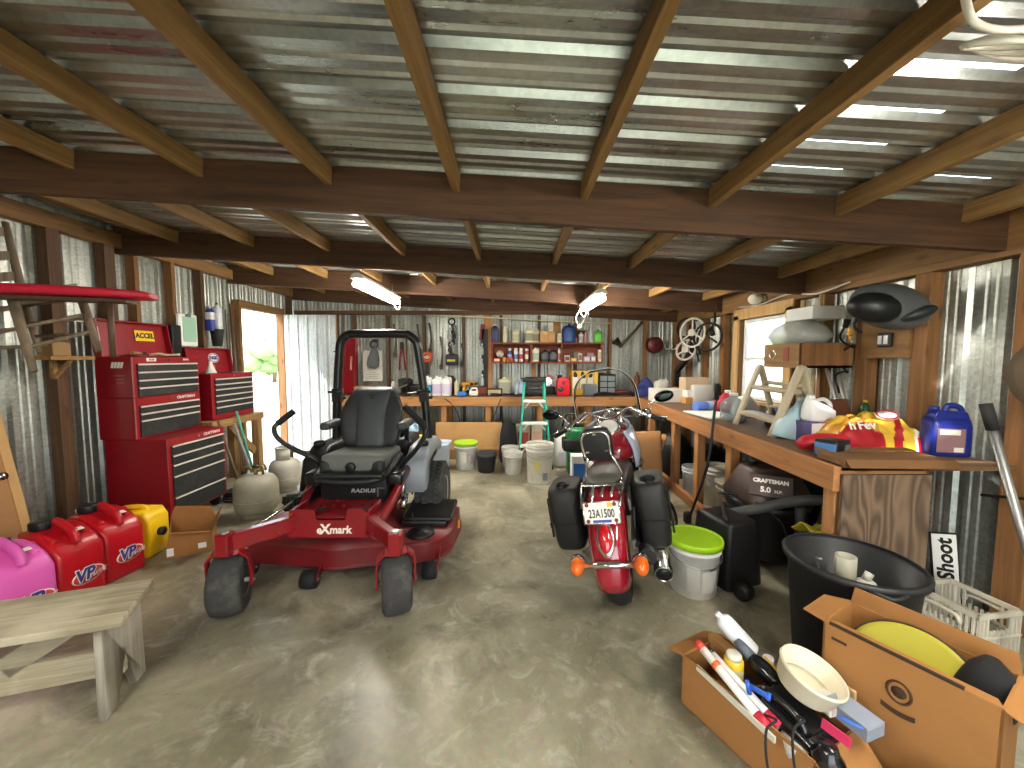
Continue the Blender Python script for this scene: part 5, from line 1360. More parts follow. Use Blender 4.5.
# clear bottles strip
t = thing('bottle_strip', 'black hanging strip of small clear bottles left of the wall shelf', 'bottle rack', (aty(483.5, 360, 6.3).x, 6.31, 1.02))
mb = MB('black_plastic'); mb.box((.02, .01, .45), (.1, .02, 1.0)); mb.build('board', t)
for k in range(3):
    mb = MB(cmat('#aeb2b0', .2)); mb.lathe([(.028, 0), (.03, .01), (.03, .1), (.012, .13), (.012, .16), (.001, .16)], (-.02, -.025, .03 + k * .25), n=14); q = mb.build('bottle', t)
    mb = MB(cmat('#e8e8e4')); mb.cyl((-.02, -.025, .19 + k * .25), (-.02, -.025, .215 + k * .25), .013, n=10); mb.build('cap', q)
t = thing('reflector_strap', 'red and black strap hanging at the top left of the wall shelf', 'strap', (aty(482, 330, 6.3).x, 6.32, 1.78))
mb = MB(cmat('#7d2430')); mb.box((0, 0, .14), (.07, .02, .26), rot(0, 8, 0), bev=.005); mb.build('strap', t)
mb = MB('black_plastic'); mb.box((0, 0, -.03), (.06, .03, .12), bev=.01); mb.build('buckle', t)

# wall shelf with three bays
ZS1 = aty(540, 342.5, 6.1).z; ZS0 = aty(540, 363.5, 6.1).z
SX0, SX1 = aty(491, 350, 6.1).x, aty(603, 350, 6.1).x
sh = thing('wall_shelf', 'reddish wooden three bay shelf mounted on the back wall', 'shelf', ((SX0 + SX1) / 2, 6.2, ZS0))
hw, hh = (SX1 - SX0) / 2, ZS1 - ZS0
mb = MB('shelf_wood'); mb.box((0, 0, hh - .012), (2 * hw, .22, .024)); mb.build('top_board', sh)
mb = MB('shelf_wood'); mb.box((0, 0, .014), (2 * hw, .22, .028)); mb.build('bottom_board', sh)
XD = [-hw + .015, aty(531.5, 350, 6.1).x - (SX0 + SX1) / 2, aty(562, 350, 6.1).x - (SX0 + SX1) / 2, hw - .015]
for x in XD:
    mb = MB('shelf_wood'); mb.box((x, 0, hh / 2), (.03, .215, hh - .05)); mb.build('divider', sh)
mb = MB('shelf_wood'); mb.box((0, .105, hh / 2), (2 * hw - .02, .01, hh - .05)); mb.build('back_panel', sh)
for u in (488, 533.5, 570):
    mb = MB('bench_pine_z'); w_ = .14 if u == 488 else .06; mb.box((aty(u, 350, 6.3).x, 6.345, (BT + ZS1 + (.45 if u == 488 else 0)) / 2), (w_, .05, ZS1 - BT + (.45 if u == 488 else 0))); mb.build('wall_post', sh, world=True)
def S(u, y=6.16): return V((aty(u, 345, y).x, y, ZS1 + .001))
def T(u, y=6.15): return V((aty(u, 355, y).x, y, ZS0 + .029))
G1 = None
bottle('spray_bottle', 'navy blue bottle with white top at the left end of the shelf top', S(495), .12, .09, .29, '#20264c', '#e2e0c6', '#30365e', labz=(.2, .6), neck=.5)
bottle('bottle', 'tall slim cream bottle on shelf top beside the navy bottle', S(505), .07, .07, .26, '#d2cba6', '#d9d2b4', None, p=1, neck=.6)
bottle('oil_jug', 'beige oil jug standing alone on the left half of shelf top', S(515.5), .12, .08, .22, '#cdc7a6', '#cfc9aa', '#a8a384', handle=True)
bottle('oil_jug', 'larger cream oil jug on shelf top next to a smaller jug', S(529), .14, .09, .24, '#d9d3b6', '#d5cfb0', '#8e8a74', handle=True)
bottle('oil_jug', 'smaller beige oil jug on shelf top against the cardboard boxes', S(536), .1, .09, .22, '#b9b394', '#c5bfa0', '#77735f', handle=True)
cbox('cardboard_box', 'low tan cardboard box on shelf top beside the oil jugs', S(545), .16, .14, .175, '#c09560', tape='#d0ac78')
cbox('cardboard_box', 'square tan cardboard box on shelf top in front of the tall one', S(551.5, 6.12), .1, .1, .17, '#b98b55', front='#c69a65')
cbox('cardboard_box', 'tall brown cardboard box on the middle of shelf top', S(556, 6.24), .13, .1, .33, '#9c6c3a', front='#a87845')
cbox('carton', 'small white carton on shelf top leaning on the tall brown box', S(559.2, 6.12), .065, .08, .14, '#ddd8cc', front='#c7b6a2')
cbox('carton', 'white carton stacked on the square tan box', S(550.5, 6.12) + V((0, 0, .171)), .075, .08, .14, '#e0dcd2', front='#cfc9bb')
bottle('oil_jug', 'big dark blue oil jug on shelf top', S(569, 6.14), .2, .12, .3, '#1f3f78', '#22252c', '#2b4d8c', handle=True)
cbox('wooden_box', 'dark brown box on shelf top behind the small bottles', S(580.5, 6.26), .18, .06, .2, '#4b2a1f')
bottle('bottle', 'small dull red bottle on shelf top right of the blue jug', S(576, 6.13), .05, .05, .1, '#7d4038', '#5c2c28', None, p=1)
bottle('bottle', 'small white bottle on shelf top in front of the dark box', S(581, 6.13), .075, .06, .16, '#dcdad4', '#f0eeea', '#a3a09a', p=1)
bottle('bottle', 'small pink bottle on shelf top beside the small white bottle', S(585.5, 6.13), .045, .045, .17, '#b88488', '#c79a9a', None, p=1)
can('spray_can', 'silver spray can on shelf top beside the green bottle', S(591, 6.14), .03, .22, '#b4b6b2', '#c9cac4')
bottle('bottle', 'bright green bottle with dark neck at the right end of shelf top', S(598, 6.14), .12, .08, .21, '#58b43c', '#22301c', '#6cc850', neck=.35)
# inside the bays
mb = MB(cmat('#b9b09a', .9)); mb.ell((0, 0, .06), (.06, .05, .055)); mb.torus((0, 0, .06), .05, .012, (1, .3, .2)); solo(mb, 'twine_ball', 'ball of pale twine in the left bay of the shelf', 'twine', T(500) + V((0, 0, .062)))
cbox('carton', 'small red and white carton under the ball of twine', T(497, 6.13), .1, .08, .055, '#b9483c', front='#d8d2c6')
for k, u in enumerate((504.3, 508, 511.6)):
    bottle('bottle', ('small yellow bottle', 'small dark orange bottle', 'small orange bottle')[k] + (' beside the twine ball in the left bay', ' between two small bottles in the left bay', ' in front of the spray cans in the left bay')[k], T(u, 6.1), .05, .045, .08, ('#c8952c', '#a34a20', '#b9562a')[k], '#2c2a26', None, p=1)
for k, (u, c, b, lb) in enumerate(((509.5, '#3a4a86', '#8f9cc8', 'blue spray can in the left bay of the shelf'), (515.8, '#d7d9de', '#6b7fb8', 'white spray can with blue band in the left bay'), (521, '#dcdad6', '#b04a44', 'white spray can with red band in the left bay'), (526.8, '#a8504a', '#d9cfc2', 'red spray can beside the divider in the left bay'))):
    can('spray_can', lb, T(u, 6.19), .033, .215 - .01 * (k == 3), c, '#e8e6e0', b)
bottle('oil_jug', 'white oil jug in the middle bay of the shelf', T(535.5), .11, .08, .23, '#dcdccf', '#e5e3d6', '#9fb09a', handle=True)
bottle('oil_jug', 'black oil jug in middle bay beside the white jug', T(545), .13, .1, .2, '#1f2124', '#2b2c30', '#4a4d52', handle=True, labz=(.2, .6))
bottle('oil_jug', 'black oil jug in middle bay beside the slim white bottle', T(553.5), .13, .1, .2, '#1d1f22', '#2b2c30', '#55575c', handle=True, labz=(.2, .6))
bottle('bottle', 'slim white bottle at the right of the middle bay', T(559.3), .05, .06, .22, '#dedcd6', '#c7c3bb', '#b5635a', p=1)
items = [(567, .08, .1, '#cfc8ba', '#8a4a40', 'white carton with red print at the left of the right bay'), (573.5, .085, .06, '#d2a52f', '#e0cd8c', 'small yellow carton in the right bay'), (580, .06, .13, '#c9c2b4', '#7d7468', 'tall pale carton in the right bay'), (586.5, .09, .08, '#c2a6b4', '#d8d0cc', 'pinkish carton in the right bay of the shelf'), (593, .07, .09, '#a592b0', '#d8d4d0', 'lilac carton in the right bay of the shelf'), (599.5, .04, .19, '#ddd6c4', '#b9ac8e', 'tall cream carton at the right end of the right bay')]
for u, w_, h_, c, fc, lb in items: cbox('carton', lb, T(u, 6.12), w_, .08, h_, c, front=fc)
for k, (u, zz, r_, c) in enumerate(((570, .13, .04, '#5a5048'), (577, .15, .045, '#8a8274'), (590, .14, .04, '#9b8d80'))):
    cbox('carton', ('dark carton', 'grey carton', 'taupe carton')[k] + (' stacked at the back of the right bay by the divider', ' stacked at the back of the right bay in the middle', ' stacked at the back of the right bay near its end')[k], T(u, 6.24), .1, .08, zz, c)

# floor in front of the back bench
t = thing('plywood_panel', 'plywood panel leaning on the back bench legs', 'plywood panel', (aty(469, 440, 5.64).x, 5.655, .16))
mb = MB('plywood'); mb.box((0, 0, .19), (.98, .03, .40), bev=.002); mb.build('panel', t)
mb = MB('plywood'); mb.box((-.22, -.02, .19), (.06, .012, .38)); mb.build('cleat', t); mb = MB('plywood'); mb.box((0, 0, .0), (.98, .06, .03)); mb.build('foot_rail', t)
mb = MB(cmat('#7a5b38', .8)); mb.box((0, 0, -.08), (.9, .05, .16)); mb.build('support_block', t)
t = thing('storage_tote', 'pale blue plastic tote behind the mower tyre', 'tote', (aty(437, 455, 5.0).x, 5.0, 0))
mb = MB(mat('tote_blue', '#b9c6d6', .35, var=.05)); 
o_ = srings([(0, .26, .22), (.01, .28, .24), (.36, .34, .28), (.37, .36, .3), (.4, .36, .3)], p=.35); i_ = srings([(.4, .34, .28), (.36, .32, .26), (.02, .26, .22)], p=.35); mb.loft(o_ + i_); mb.build('tub', t)
mb = MB('sticker_white'); mb.box((0, -.16, .385), (.1, .012, .015), bev=.003); mb.build('handle', t)
bucket('bucket', 'white pail with lime green lid in front of the plywood panel', (aty(466, 455, 5.18).x, 5.18, 0), .15, .36, '#e2e1da', '#a4d42a', marks=[(-120, -80, .3, .7, '#c9c7bf'), (-70, -40, .25, .6, '#b9a9a4')])
mb = MB(cmat('#26272a', .6)); mb.shell([(.095, 0), (.11, .02), (.13, .2), (.14, .21), (.142, .25)], .006, n=28); solo(mb, 'plant_pot', 'small black plastic pot beside the lime lidded pail', 'pot', (aty(486.3, 461, 5.02).x, 5.02, 0))
bucket('bucket', 'white bucket at the foot of the green stepladder', (aty(513, 462, 4.95).x, 4.95, 0), .12, .28, '#dcdad0', marks=[(-110, -60, .25, .7, '#c6c2b6')])
bucket('bucket', 'second white bucket just behind the one at the ladder foot', (aty(510.5, 455, 5.25).x, 5.25, 0), .12, .28, '#d6d4c8')
bucket('bucket', 'tall dirty white bucket standing forward of the others', (aty(539.5, 465, 4.62).x, 4.62, 0), .165, .47, '#e0ddd2', marks=[(-115, -95, .35, .62, '#d8c96a'), (-80, -55, .1, .3, '#8f95a6'), (-100, -60, .7, .74, '#b9b5aa')])
mb = MB(cmat('#d9d6d0', .8)); mb.loft(srings([(0, .26, .2), (.04, .34, .26), (.2, .32, .24), (.34, .28, .18), (.4, .3, .08), (.45, .24, .05)], p=.7)); t = thing('feed_bag', 'white feed bag behind the tall dirty bucket', 'bag', (aty(563, 455, 5.3).x + .02, 5.3, 0)); mb.build('sack', t)
mb = MB(cmat('#b9b6c0', .8)); mb.box((.0, -.135, .15), (.2, .01, .14), rot(-4, 0, 0)); mb.build('printed_panel', t)
mb = MB(cmat('#17181a', .8)); mb.loft(srings([(0, .24, .2), (.1, .28, .22), (.4, .24, .18), (.55, .18, .12), (.58, .08, .06)], p=.8)); solo(mb, 'trash_bag', 'black plastic bag between plywood panel and green ladder', 'bag', (aty(508.5, 437, 5.55).x, 5.52, 0))
cbox('paint_box', 'red and cream box behind the green ladder', (aty(523, 440, 5.7).x, 5.75, 0), .2, .2, .5, '#b8a98c', front='#b0483c')
cbox('paint_box', 'cream and pink box beside the red and cream box', (aty(532.5, 440, 5.7).x + .06, 5.75, 0), .16, .2, .52, '#cbbca4', front='#c9a08c')
bottle('jug', 'light blue jug on floor behind the mower seat', (aty(411, 420, 5.45).x, 5.45, .0), .2, .16, .62, '#9fc0d8', '#e8e8e6', '#c3d6e6', handle=True, cat='jug')
bottle('jug', 'yellow jug on floor behind the grey mower fender', (aty(420, 430, 5.25).x, 5.25, .0), .2, .16, .5, '#e5c51f', '#2a2a2a', None, handle=True, cat='jug')
# green motor unit in front of the bench
t = thing('chipper', 'green garden machine behind the motorcycle left mirror', 'garden machine', (aty(576, 435, 4.8).x, 4.8, 0))
mb = MB(cmat('#1f7d4a', .4)); mb.box((0, 0, .55), (.26, .22, .14), bev=.04, seg=2); mb.box((-.02, 0, .2), (.18, .2, .3), bev=.03, seg=2); mb.build('housing', t)
mb = MB('dark_metal'); mb.box((0, 0, .42), (.34, .22, .16), bev=.03, seg=2); mb.build('engine', t)
mb = MB('dark_metal'); mb.tube([(.1, .1, .6), (.05, .12, .75), (-.1, .12, .78), (-.16, .1, .62)], .014, 8, curve=3); mb.build('handle', t)
cbox('detergent_box', 'white and blue detergent box behind the motorcycle saddlebag', (aty(580, 455, 4.2).x, 4.25, 0), .18, .14, .42, '#e6e4e2', front='#2f6fc4')
bottle('jug', 'white and yellow jug beside the detergent box', (aty(592, 455, 4.4).x, 4.5, 0), .18, .14, .34, '#e8e6df', '#e0dfd8', '#dcc96a', handle=True, cat='jug')
# green stepladder
lg = thing('stepladder', 'green fibreglass stepladder with white treads by the back bench', 'ladder', (aty(534, 440, 5.35).x, 5.4, 0))
mat('ladder_green', '#2fa287', .45, var=.06)
for e in (-1, 1):
    mb = MB('ladder_green'); mb.bar((e * .225, -.26, 0), (e * .135, 0, 1.18), .03, .07, up=(0, 1, .2), bev=.004); mb.build('front_rail', lg)
    mb = MB('ladder_green'); mb.bar((e * .2, .30, 0), (e * .125, .05, 1.16), .025, .04, up=(0, 1, .2), bev=.004); mb.build('rear_rail', lg)
    mb = MB('black_rubber'); mb.box((e * .225, -.26, .02), (.05, .09, .04)); mb.build('foot', lg)
for k, z in enumerate((.3, .6, .9)):
    f_ = z / 1.18; mb = MB('white_paint'); mb.box((0, -.26 * (1 - f_), z), (2 * (.225 - .09 * f_), .09, .035), bev=.004); mb.build('tread', lg)
    for e in (-1, 1):
        mb = MB('white_paint'); mb.bar((e * (.2 - .09 * f_), -.26 * (1 - f_), z - .1), (e * (.13 - .09 * f_), -.26 * (1 - f_), z - .01), .015, .02); mb.build('tread_brace', lg)
mb = MB('black_plastic'); mb.box((0, .02, 1.19), (.33, .16, .05), bev=.01, seg=2); mb.build('top_cap', lg)

# hung on the back wall right of the shelf
t = thing('hatchet', 'dark hatchet hanging diagonally on the back wall', 'hatchet', (aty(630, 335, 6.33).x, 6.33, 1.87), 0, ry=42)
mb = MB(cmat('#4a3326')); mb.tube([(0, 0, -.26), (.01, 0, 0), (0, 0, .3)], .016, 8, curve=3, sx=1.4); mb.build('handle', t)
mb = MB('cast_iron'); mb.prism([(-.03, -.03), (.03, -.03), (.03, .03), (-.03, .03), (-.13, .07), (-.14, -.08)], .02, (0, 0, -.22), frame((1, 0, 0), (0, 0, 1)), bev=.003); mb.build('blade', t)
t = thing('hose_reel', 'round dark red reel hanging on the back wall near the corner', 'reel', (aty(655, 345, 6.25).x, 6.3, 1.71))
mb = MB(cmat('#5a1c1c', .5)); mb.lathe([(.001, 0), (.12, 0), (.13, .02), (.08, .05), (.08, .1), (.13, .12), (.12, .14), (.001, .14)], (0, .05, 0), (0, -1, 0), n=28); mb.build('drum', t)
mb = MB('cast_iron'); mb.torus((0, -.02, 0), .1, .02, (0, 1, 0)); mb.cyl((0, 0, 0), (0, -.1, 0), .03); mb.build('cable', t)
for k in range(2):
    mb = MB(cmat('#d9d6cc')); mb.torus((0, 0, 0), .06, .011, (0, 1, .2), a0=170 - 10 * k, a1=380, n=18, k=8); solo(mb, 'hook', ('white curved hook hanging by the red reel', 'white curved hook hanging nearest the back corner')[k], 'hook', (aty(669 + 5 * k, 345, 6.25).x, 6.27, 1.70))
mb = MB('navy_cloth' if 'navy_cloth' in _M else mat('navy_cloth', '#27306a', .8, var=.25, scale=12, bump=.4, bscale=30)); rr = random.Random(3)
mb.grid(lambda u, v: V(((u - .5) * .34, (v - .5) * .3, .32 * math.sin(PI * min(1, max(0, u))) ** .6 * math.sin(PI * v) ** .6 * (.7 + .3 * math.sin(9 * u + 5 * v) * .6) + .01)), 18, 16); solo(mb, 'jacket', 'crumpled navy blue jacket on the corner of the benches', 'jacket', B(645, 5.85))
bottle('bottle', 'brown bottle behind the navy jacket', B(637, 6.2), .09, .09, .36, '#6a3b26', '#4a2a1c', None, p=1)
# ================================================================ right side: bench, goods, wall things
def RX(y): return 1.75 + (y - 1.95) * .035          # front edge of the right bench
rb_ = thing('workbench', 'long wooden workbench along the right wall under the window', 'workbench', (2.2, 3.8, 0))
P0, P1 = (RX(2.03), 2.03), (RX(5.72), 5.72)
mb = MB('bench_top'); mb.sheet([(P0[0], P0[1], BT - .024), (2.7, P0[1], BT - .024), (2.7, P1[1], BT - .024), (P1[0], P1[1], BT - .024)], .024); mb.build('bench_top', rb_, world=True)
mb = MB('bench_pine_y'); mb.bar((P0[0] - .005, P0[1], BT - .07), (P1[0] - .005, P1[1], BT - .07), .04, .14, bev=.003); mb.build('apron', rb_, world=True)
mb = MB('bench_pine'); mb.box((1.99, 2.045, BT - .07), (.47, .03, .13), bev=.003); mb.build('end_apron', rb_, world=True)
for y in (2.09, 3.15, 3.75, 4.35, 5.2):
    mb = MB('bench_pine_z'); mb.box((RX(y) + .04, y, (BT - .14) / 2), (.075, .08, BT - .14), bev=.003); mb.build('leg', rb_, world=True)
for y in (3.4, 4.6):
    mb = MB('bench_pine_z'); mb.box((2.62, y, (BT - .03) / 2), (.08, .08, BT - .03), bev=.003); mb.build('leg', rb_, world=True)
mb = MB('bench_pine_y'); mb.bar((RX(3.2), 3.2, .05), (RX(5.2), 5.2, .05), .05, .09, bev=.003); mb.build('bottom_rail', rb_, world=True)
# plywood end
def ply():
    m, nt, b = _new('old_ply'); L = nt.links
    tc = N(nt, 'ShaderNodeTexCoord'); mp = N(nt, 'ShaderNodeMapping'); mp.inputs['Scale'].default_value = (1., 1., .22); L.new(tc.outputs['Object'], mp.inputs['Vector'])
    no = N(nt, 'ShaderNodeTexNoise'); no.inputs['Scale'].default_value = 5; no.inputs['Detail'].default_value = 1.5; L.new(mp.outputs[0], no.inputs['Vector'])
    mu = N(nt, 'ShaderNodeMath', operation='MULTIPLY'); mu.inputs[1].default_value = 105; L.new(no.outputs['Fac'], mu.inputs[0])
    si = N(nt, 'ShaderNodeMath', operation='SINE'); L.new(mu.outputs[0], si.inputs[0])
    mr = N(nt, 'ShaderNodeMapRange'); mr.inputs[1].default_value = -1; L.new(si.outputs[0], mr.inputs[0])
    rp = N(nt, 'ShaderNodeValToRGB'); rp.color_ramp.elements[0].color = lin('#4a3a2b'); rp.color_ramp.elements[1].color = lin('#735d48'); L.new(mr.outputs[0], rp.inputs[0])
    L.new(rp.outputs[0], b.inputs['Base Color']); b.inputs['Roughness'].default_value = .75
ply()
mb = MB('old_ply'); mb.box((1.995, 2.015, .45), (.47, .02, .86)); mb.build('end_panel', rb_, world=True)
# flattened cardboard tray over the bench end
t = thing('cardboard_tray', 'brown cardboard tray turned over on the near end of the right bench', 'cardboard', (2.05, 2.10, BT), -2)
mb = MB('cardboard_dark'); mb.box((0, 0, .022), (.56, .2, .04), bev=.004); mb.build('tray', t)
flap(t, (-.28, -.105, .042), (.28, -.105, .042), (0, -1, -.9), .05, 'cardboard_dark'); flap(t, (-.28, .10, .042), (.28, .10, .042), (0, .9, .15), .05, 'cardboard_dark', skew=.02)

def Q(u, v, z=BT): return atz(u, v, z)
# things on the bench, near to far
t = thing('battery_charger', 'black battery charger with blue front on the near bench edge', 'charger', Q(852, 463) + V((.02, .16, 0)), 25)
mb = MB('black_plastic'); mb.box((0, 0, .05), (.15, .12, .1), bev=.012, seg=2); mb.build('case', t)
mb = MB(cmat('#4a78a8', .5)); mb.box((-.0765, 0, .045), (.006, .11, .075), bev=.002); mb.build('front_plate', t)
mb = MB(cmat('#5c6a7a', .5)); mb.box((.03, -.0615, .05), (.05, .004, .05)); mb.build('paper_label', t)
def pillow(name, label, cat, loc, w_, d, h, m_, rz=0, stripes=(), txt=None):
    t = thing(name, label, cat, loc, rz)
    def surf(s_, k=1.):
        def fn(u, v):
            x = (u - .5) * 2; y = (v - .5) * 2
            zz = h * (max(0, 1 - abs(x) ** 2.6) ** .5) * (max(0, 1 - abs(y) ** 2.6) ** .5)
            wob = .1 * h * math.sin(7 * x + 2 * y) + .08 * h * math.sin(11 * y - 3 * x) + .06 * h * math.sin(19 * x + 6 * y) + .04 * h * math.sin(27 * y + 13 * x)
            return V((x * w_ / 2, y * d / 2, max(.002, (zz + wob * (zz / h)) * k)))
        return fn
    mb = MB(m_); mb.grid(surf(1), 60, 40); mb.grid(lambda u, v: V(((u - .5) * w_, (v - .5) * d, .001)), 60, 40); mb.build('sack', t)
    for (u0, u1, v0, v1, mm, nm) in stripes:
        f0 = surf(1); mb = MB(mm)
        mb.grid(lambda u, v: f0(u0 + (u1 - u0) * u, v0 + (v1 - v0) * v + (.1 * math.sin(5 * u))) + V((0, 0, .004)), 12, 10); mb.build(nm, t)
    return t, surf(1)
mat('feed_red', '#a61620', .5, var=.06); mat('feed_yellow', '#e4b93c', .35, var=.08); mat('feed_white', '#e9e4dc', .35, var=.05); mat('feed_orange', '#c98a34', .4, var=.1)
fb, fs = pillow('feed_bag', 'red and yellow plastic feed bag lying on bench beside the blue jug', 'bag', (2.35, 2.53, BT), .58, .38, .19, 'feed_red', -6)
sack = fb.children[0]; me_ = sack.data
for k in ('feed_yellow', 'feed_orange', 'feed_white'): me_.materials.append(_M[k])
for p_ in me_.polygons:
    c_ = p_.center; u_ = c_.x / .58 + .5; v_ = c_.y / .38 + .5
    wv = .05 * math.sin(9 * u_) + .03 * math.sin(17 * u_ + 1)
    d_ = (u_ - .52) + (v_ - .3) * .55
    if c_.z < .004: k = 0
    elif u_ > .94: k = 3
    elif u_ < .46: k = 0 if v_ < .16 + wv else (2 if (v_ + .6 * u_ + wv) % .34 < .2 else 1)
    else:
        b_ = u_ - .55 * v_ + wv * .5
        k = 1 if b_ < .5 else 0 if b_ < .6 else 1 if b_ < .76 else 3 if b_ < .8 else 0
    p_.material_index = k
q = fs(.27, .1); q2 = fs(.27, .2); qm = (q + q2) / 2 + V((.0, -.02, .012)); text('h', .075, 'feed_white', fb, qm + V((-.062, 0, -.003)), (1, 0, .05), (q2 - q), bold=.002); text('Fev', .075, 'feed_white', fb, qm + V((.022, 0, .001)), (1, 0, .05), (q2 - q), bold=.002)
q = fs(.6, .3); nq = (fs(.62, .3) - fs(.58, .3)).cross(fs(.6, .34) - fs(.6, .26)).normalized()
mb = MB('feed_white'); mb.lathe([(.001, 0), (.045, 0), (.045, .005), (.001, .005)], q + nq * .008, nq, n=24, sx=1.3); eb = mb.build('printed_emblem', fb)
mb = MB('feed_red'); mb.torus(q + nq * .015, .04, .005, nq, n=24, k=6, sx=1.3); mb.build('emblem_ring', eb)
mb = MB(cmat('#c01f30', .4)); mb.loft(srings([(0, .3, .12), (.04, .34, .14), (.08, .26, .1), (.1, .1, .04)], p=.8)); t = thing('red_pouch', 'bright red crumpled pouch in front of the feed bag', 'pouch', (2.0, 2.42, BT), -12); mb.build('pouch', t)
t = thing('jug_carton', 'white plastic jug standing on a violet and white carton', 'carton', Q(817, 443) + V((.05, .08, 0)), 8)
mb = MB(cmat('#5a4c78', .5)); mb.box((0, 0, .07), (.22, .15, .14), bev=.003); mb.build('carton', t)
mb = MB(cmat('#e2e0e4', .5)); mb.box((-.035, -.0765, .07), (.15, .004, .13)); q = mb.build('printed_panel', t)
mb = MB(cmat('#d8c47a', .5)); mb.box((-.03, -.0795, .06), (.1, .004, .04)); mb.build('printed_stripe', q)
t = thing('jug', 'white plastic jug lying on the violet carton', 'jug', V(t.location) + V((.01, 0, .142)), 8)
mb = MB(cmat('#e3e3e1', .35)); mb.loft(srings([(0, .19, .12), (.02, .21, .13), (.07, .21, .13), (.11, .14, .1, -.03, 0), (.14, .07, .06, -.06, 0), (.16, .05, .05, -.065, 0)], p=.6)); mb.build('body', t)
mb = MB(cmat('#e3e3e1', .35)); mb.tube([(-.04, 0, .13), (.03, 0, .15), (.085, 0, .12), (.1, 0, .06)], .015, 8, curve=4); mb.build('handle', t)
mb = MB(cmat('#efefec')); mb.cyl((-.065, 0, .155), (-.065, 0, .18), .026, n=14); mb.build('cap', t)
t = thing('antifreeze_jug', 'light blue tapered bottle leaning on the folding step stool', 'bottle', Q(788, 440) + V((.02, .06, 0)), 10, ry=14)
mb = MB(cmat('#a9c6cc', .35)); mb.loft(srings([(0, .17, .1), (.01, .18, .11), (.1, .17, .11), (.19, .1, .08, .03, 0), (.25, .055, .05, .05, 0), (.28, .05, .05, .055, 0)], p=.6)); mb.build('body', t)
mb = MB(cmat('#b7d2d8', .35)); mb.cyl((.055, 0, .275), (.057, 0, .31), .028, n=14); mb.build('cap', t)
t = thing('charcoal_bag', 'brown paper bag standing behind the white jug', 'bag', (2.48, 2.97, BT), 15)
mb = MB(cmat('#7a4a34', .6)); mb.loft(srings([(0, .26, .16), (.05, .3, .19), (.16, .28, .17), (.22, .3, .08), (.26, .31, .03)], p=.6)); mb.build('sack', t)
bottle('bottle', 'dark green bottle between brown bag and wall stud', (2.64, 2.86, BT), .07, .07, .27, '#1f4a24', '#c9a23a', None, p=1)
t = thing('fluid_jug', 'dark blue plastic jug with red label on bench by the wall', 'jug', (2.60, 2.285, BT), -14); t.scale = (.74, .75, .88)
mat('jug_blue', '#1e2b7c', .35, var=.06)
mb = MB('jug_blue'); mb.loft(srings([(0, .25, .15), (.015, .27, .17), (.2, .27, .17), (.25, .25, .15)], p=.4)); 
mb.prism([(-.125, .0), (.125, 0), (.1, .055), (-.09, .06)], .1, (0, 0, .245), frame((1, 0, 0), (0, 0, 1)), bev=.012, seg=2); mb.build('body', t)
mb = MB('jug_blue'); mb.tube([(-.02, 0, .28), (.0, 0, .335), (.08, 0, .325), (.11, 0, .25)], .02, 8, curve=4); mb.build('handle', t)
mb = MB('jug_blue'); mb.lathe([(.03, 0), (.032, .03), (.001, .034)], (-.085, 0, .3), n=18); mb.build('cap', t)
mb = MB(cmat('#8c6a6c', .5)); mb.box((-.02, -.0865, .11), (.18, .003, .16)); q = mb.build('paper_label', t)
mb = MB(cmat('#d9d4c8', .5)); mb.box((-.03, -.089, .165), (.13, .003, .035)); mb.build('label_band', q); mb = MB(cmat('#d9d4c8', .5)); mb.box((.03, -.089, .05), (.06, .003, .03)); mb.build('label_band', q)
# folding step stool
mat('stool_tan', '#b3a68c', .55, var=.08, dirt='#8f826a', dscale=5, damt=.3)
ss = thing('step_stool', 'tan folding step stool with arched frames standing on the right bench', 'step stool', (2.22, 3.22, BT))
def side(f0, top, f1, r_):
    f0, top, f1 = V(f0), V(top), V(f1)
    a = top + (f0 - top) * .12 ; b = top + (f1 - top) * .12
    P = [f0, f0.lerp(a, .5), a, top + V((0, 0, .0)) + (a + b - 2 * top) * .18, b, b.lerp(f1, .5), f1]
    mb = MB('stool_tan'); mb.tube(P, r_, 10, curve=4, sx=.75, sy=1.25); return mb.build('side_frame', ss, world=True)
LF, RF = Q(735, 424) , Q(771, 437); LR, RR = Q(776, 409) , Q(811, 411)
LT = aty(760, 363, 3.42); RT = aty(798, 362, 3.05)
LR = V((LF.x + .36, LF.y + .02, BT)); RR = V((RF.x + .36, RF.y + .02, BT))
LT = V((LF.x + .2, LF.y + .0, 1.45)); RT = V((RF.x + .2, RF.y + .0, 1.45))
side(LF, LT, LR, .026); side(RF, RT, RR, .03)
for zf, w_ in ((.2, .13), (.62, .1)):
    a, b = LF.lerp(LT, zf), RF.lerp(RT, zf); mb = MB('stool_tan'); mb.bar(a + V((w_ * .4, 0, 0)), b + V((w_ * .4, 0, 0)), w_, .035, bev=.01); mb.build('tread', ss, world=True)
for zf in (.3, .7):
    mb = MB('stool_tan'); mb.bar(LR.lerp(LT, zf), RR.lerp(RT, zf), .03, .03, bev=.008); mb.build('rear_bar', ss, world=True)
mb = MB(cmat('#2b4c9c', .5)); mb.box((0, 0, .06), (.1, .07, .12), bev=.006); mb.box((0, -.036, .07), (.08, .004, .06)); solo(mb, 'wipes_tub', 'blue carton seen through the step stool frame', 'carton', (2.5, 3.55, BT))
bottle('bottle', 'small pale bottle with blue label under the step stool', (2.32, 3.42, BT), .08, .08, .13, '#c9d3d8', '#dfe4e6', '#4a7ab8', p=1)
mb = MB(cmat('#17181a', .7)); mb.loft(srings([(0, .16, .1), (.03, .2, .13), (.07, .14, .1), (.09, .08, .05)], p=.9)); solo(mb, 'work_glove', 'black work glove on bench under the step stool', 'glove', (2.22, 3.22, BT), 30)
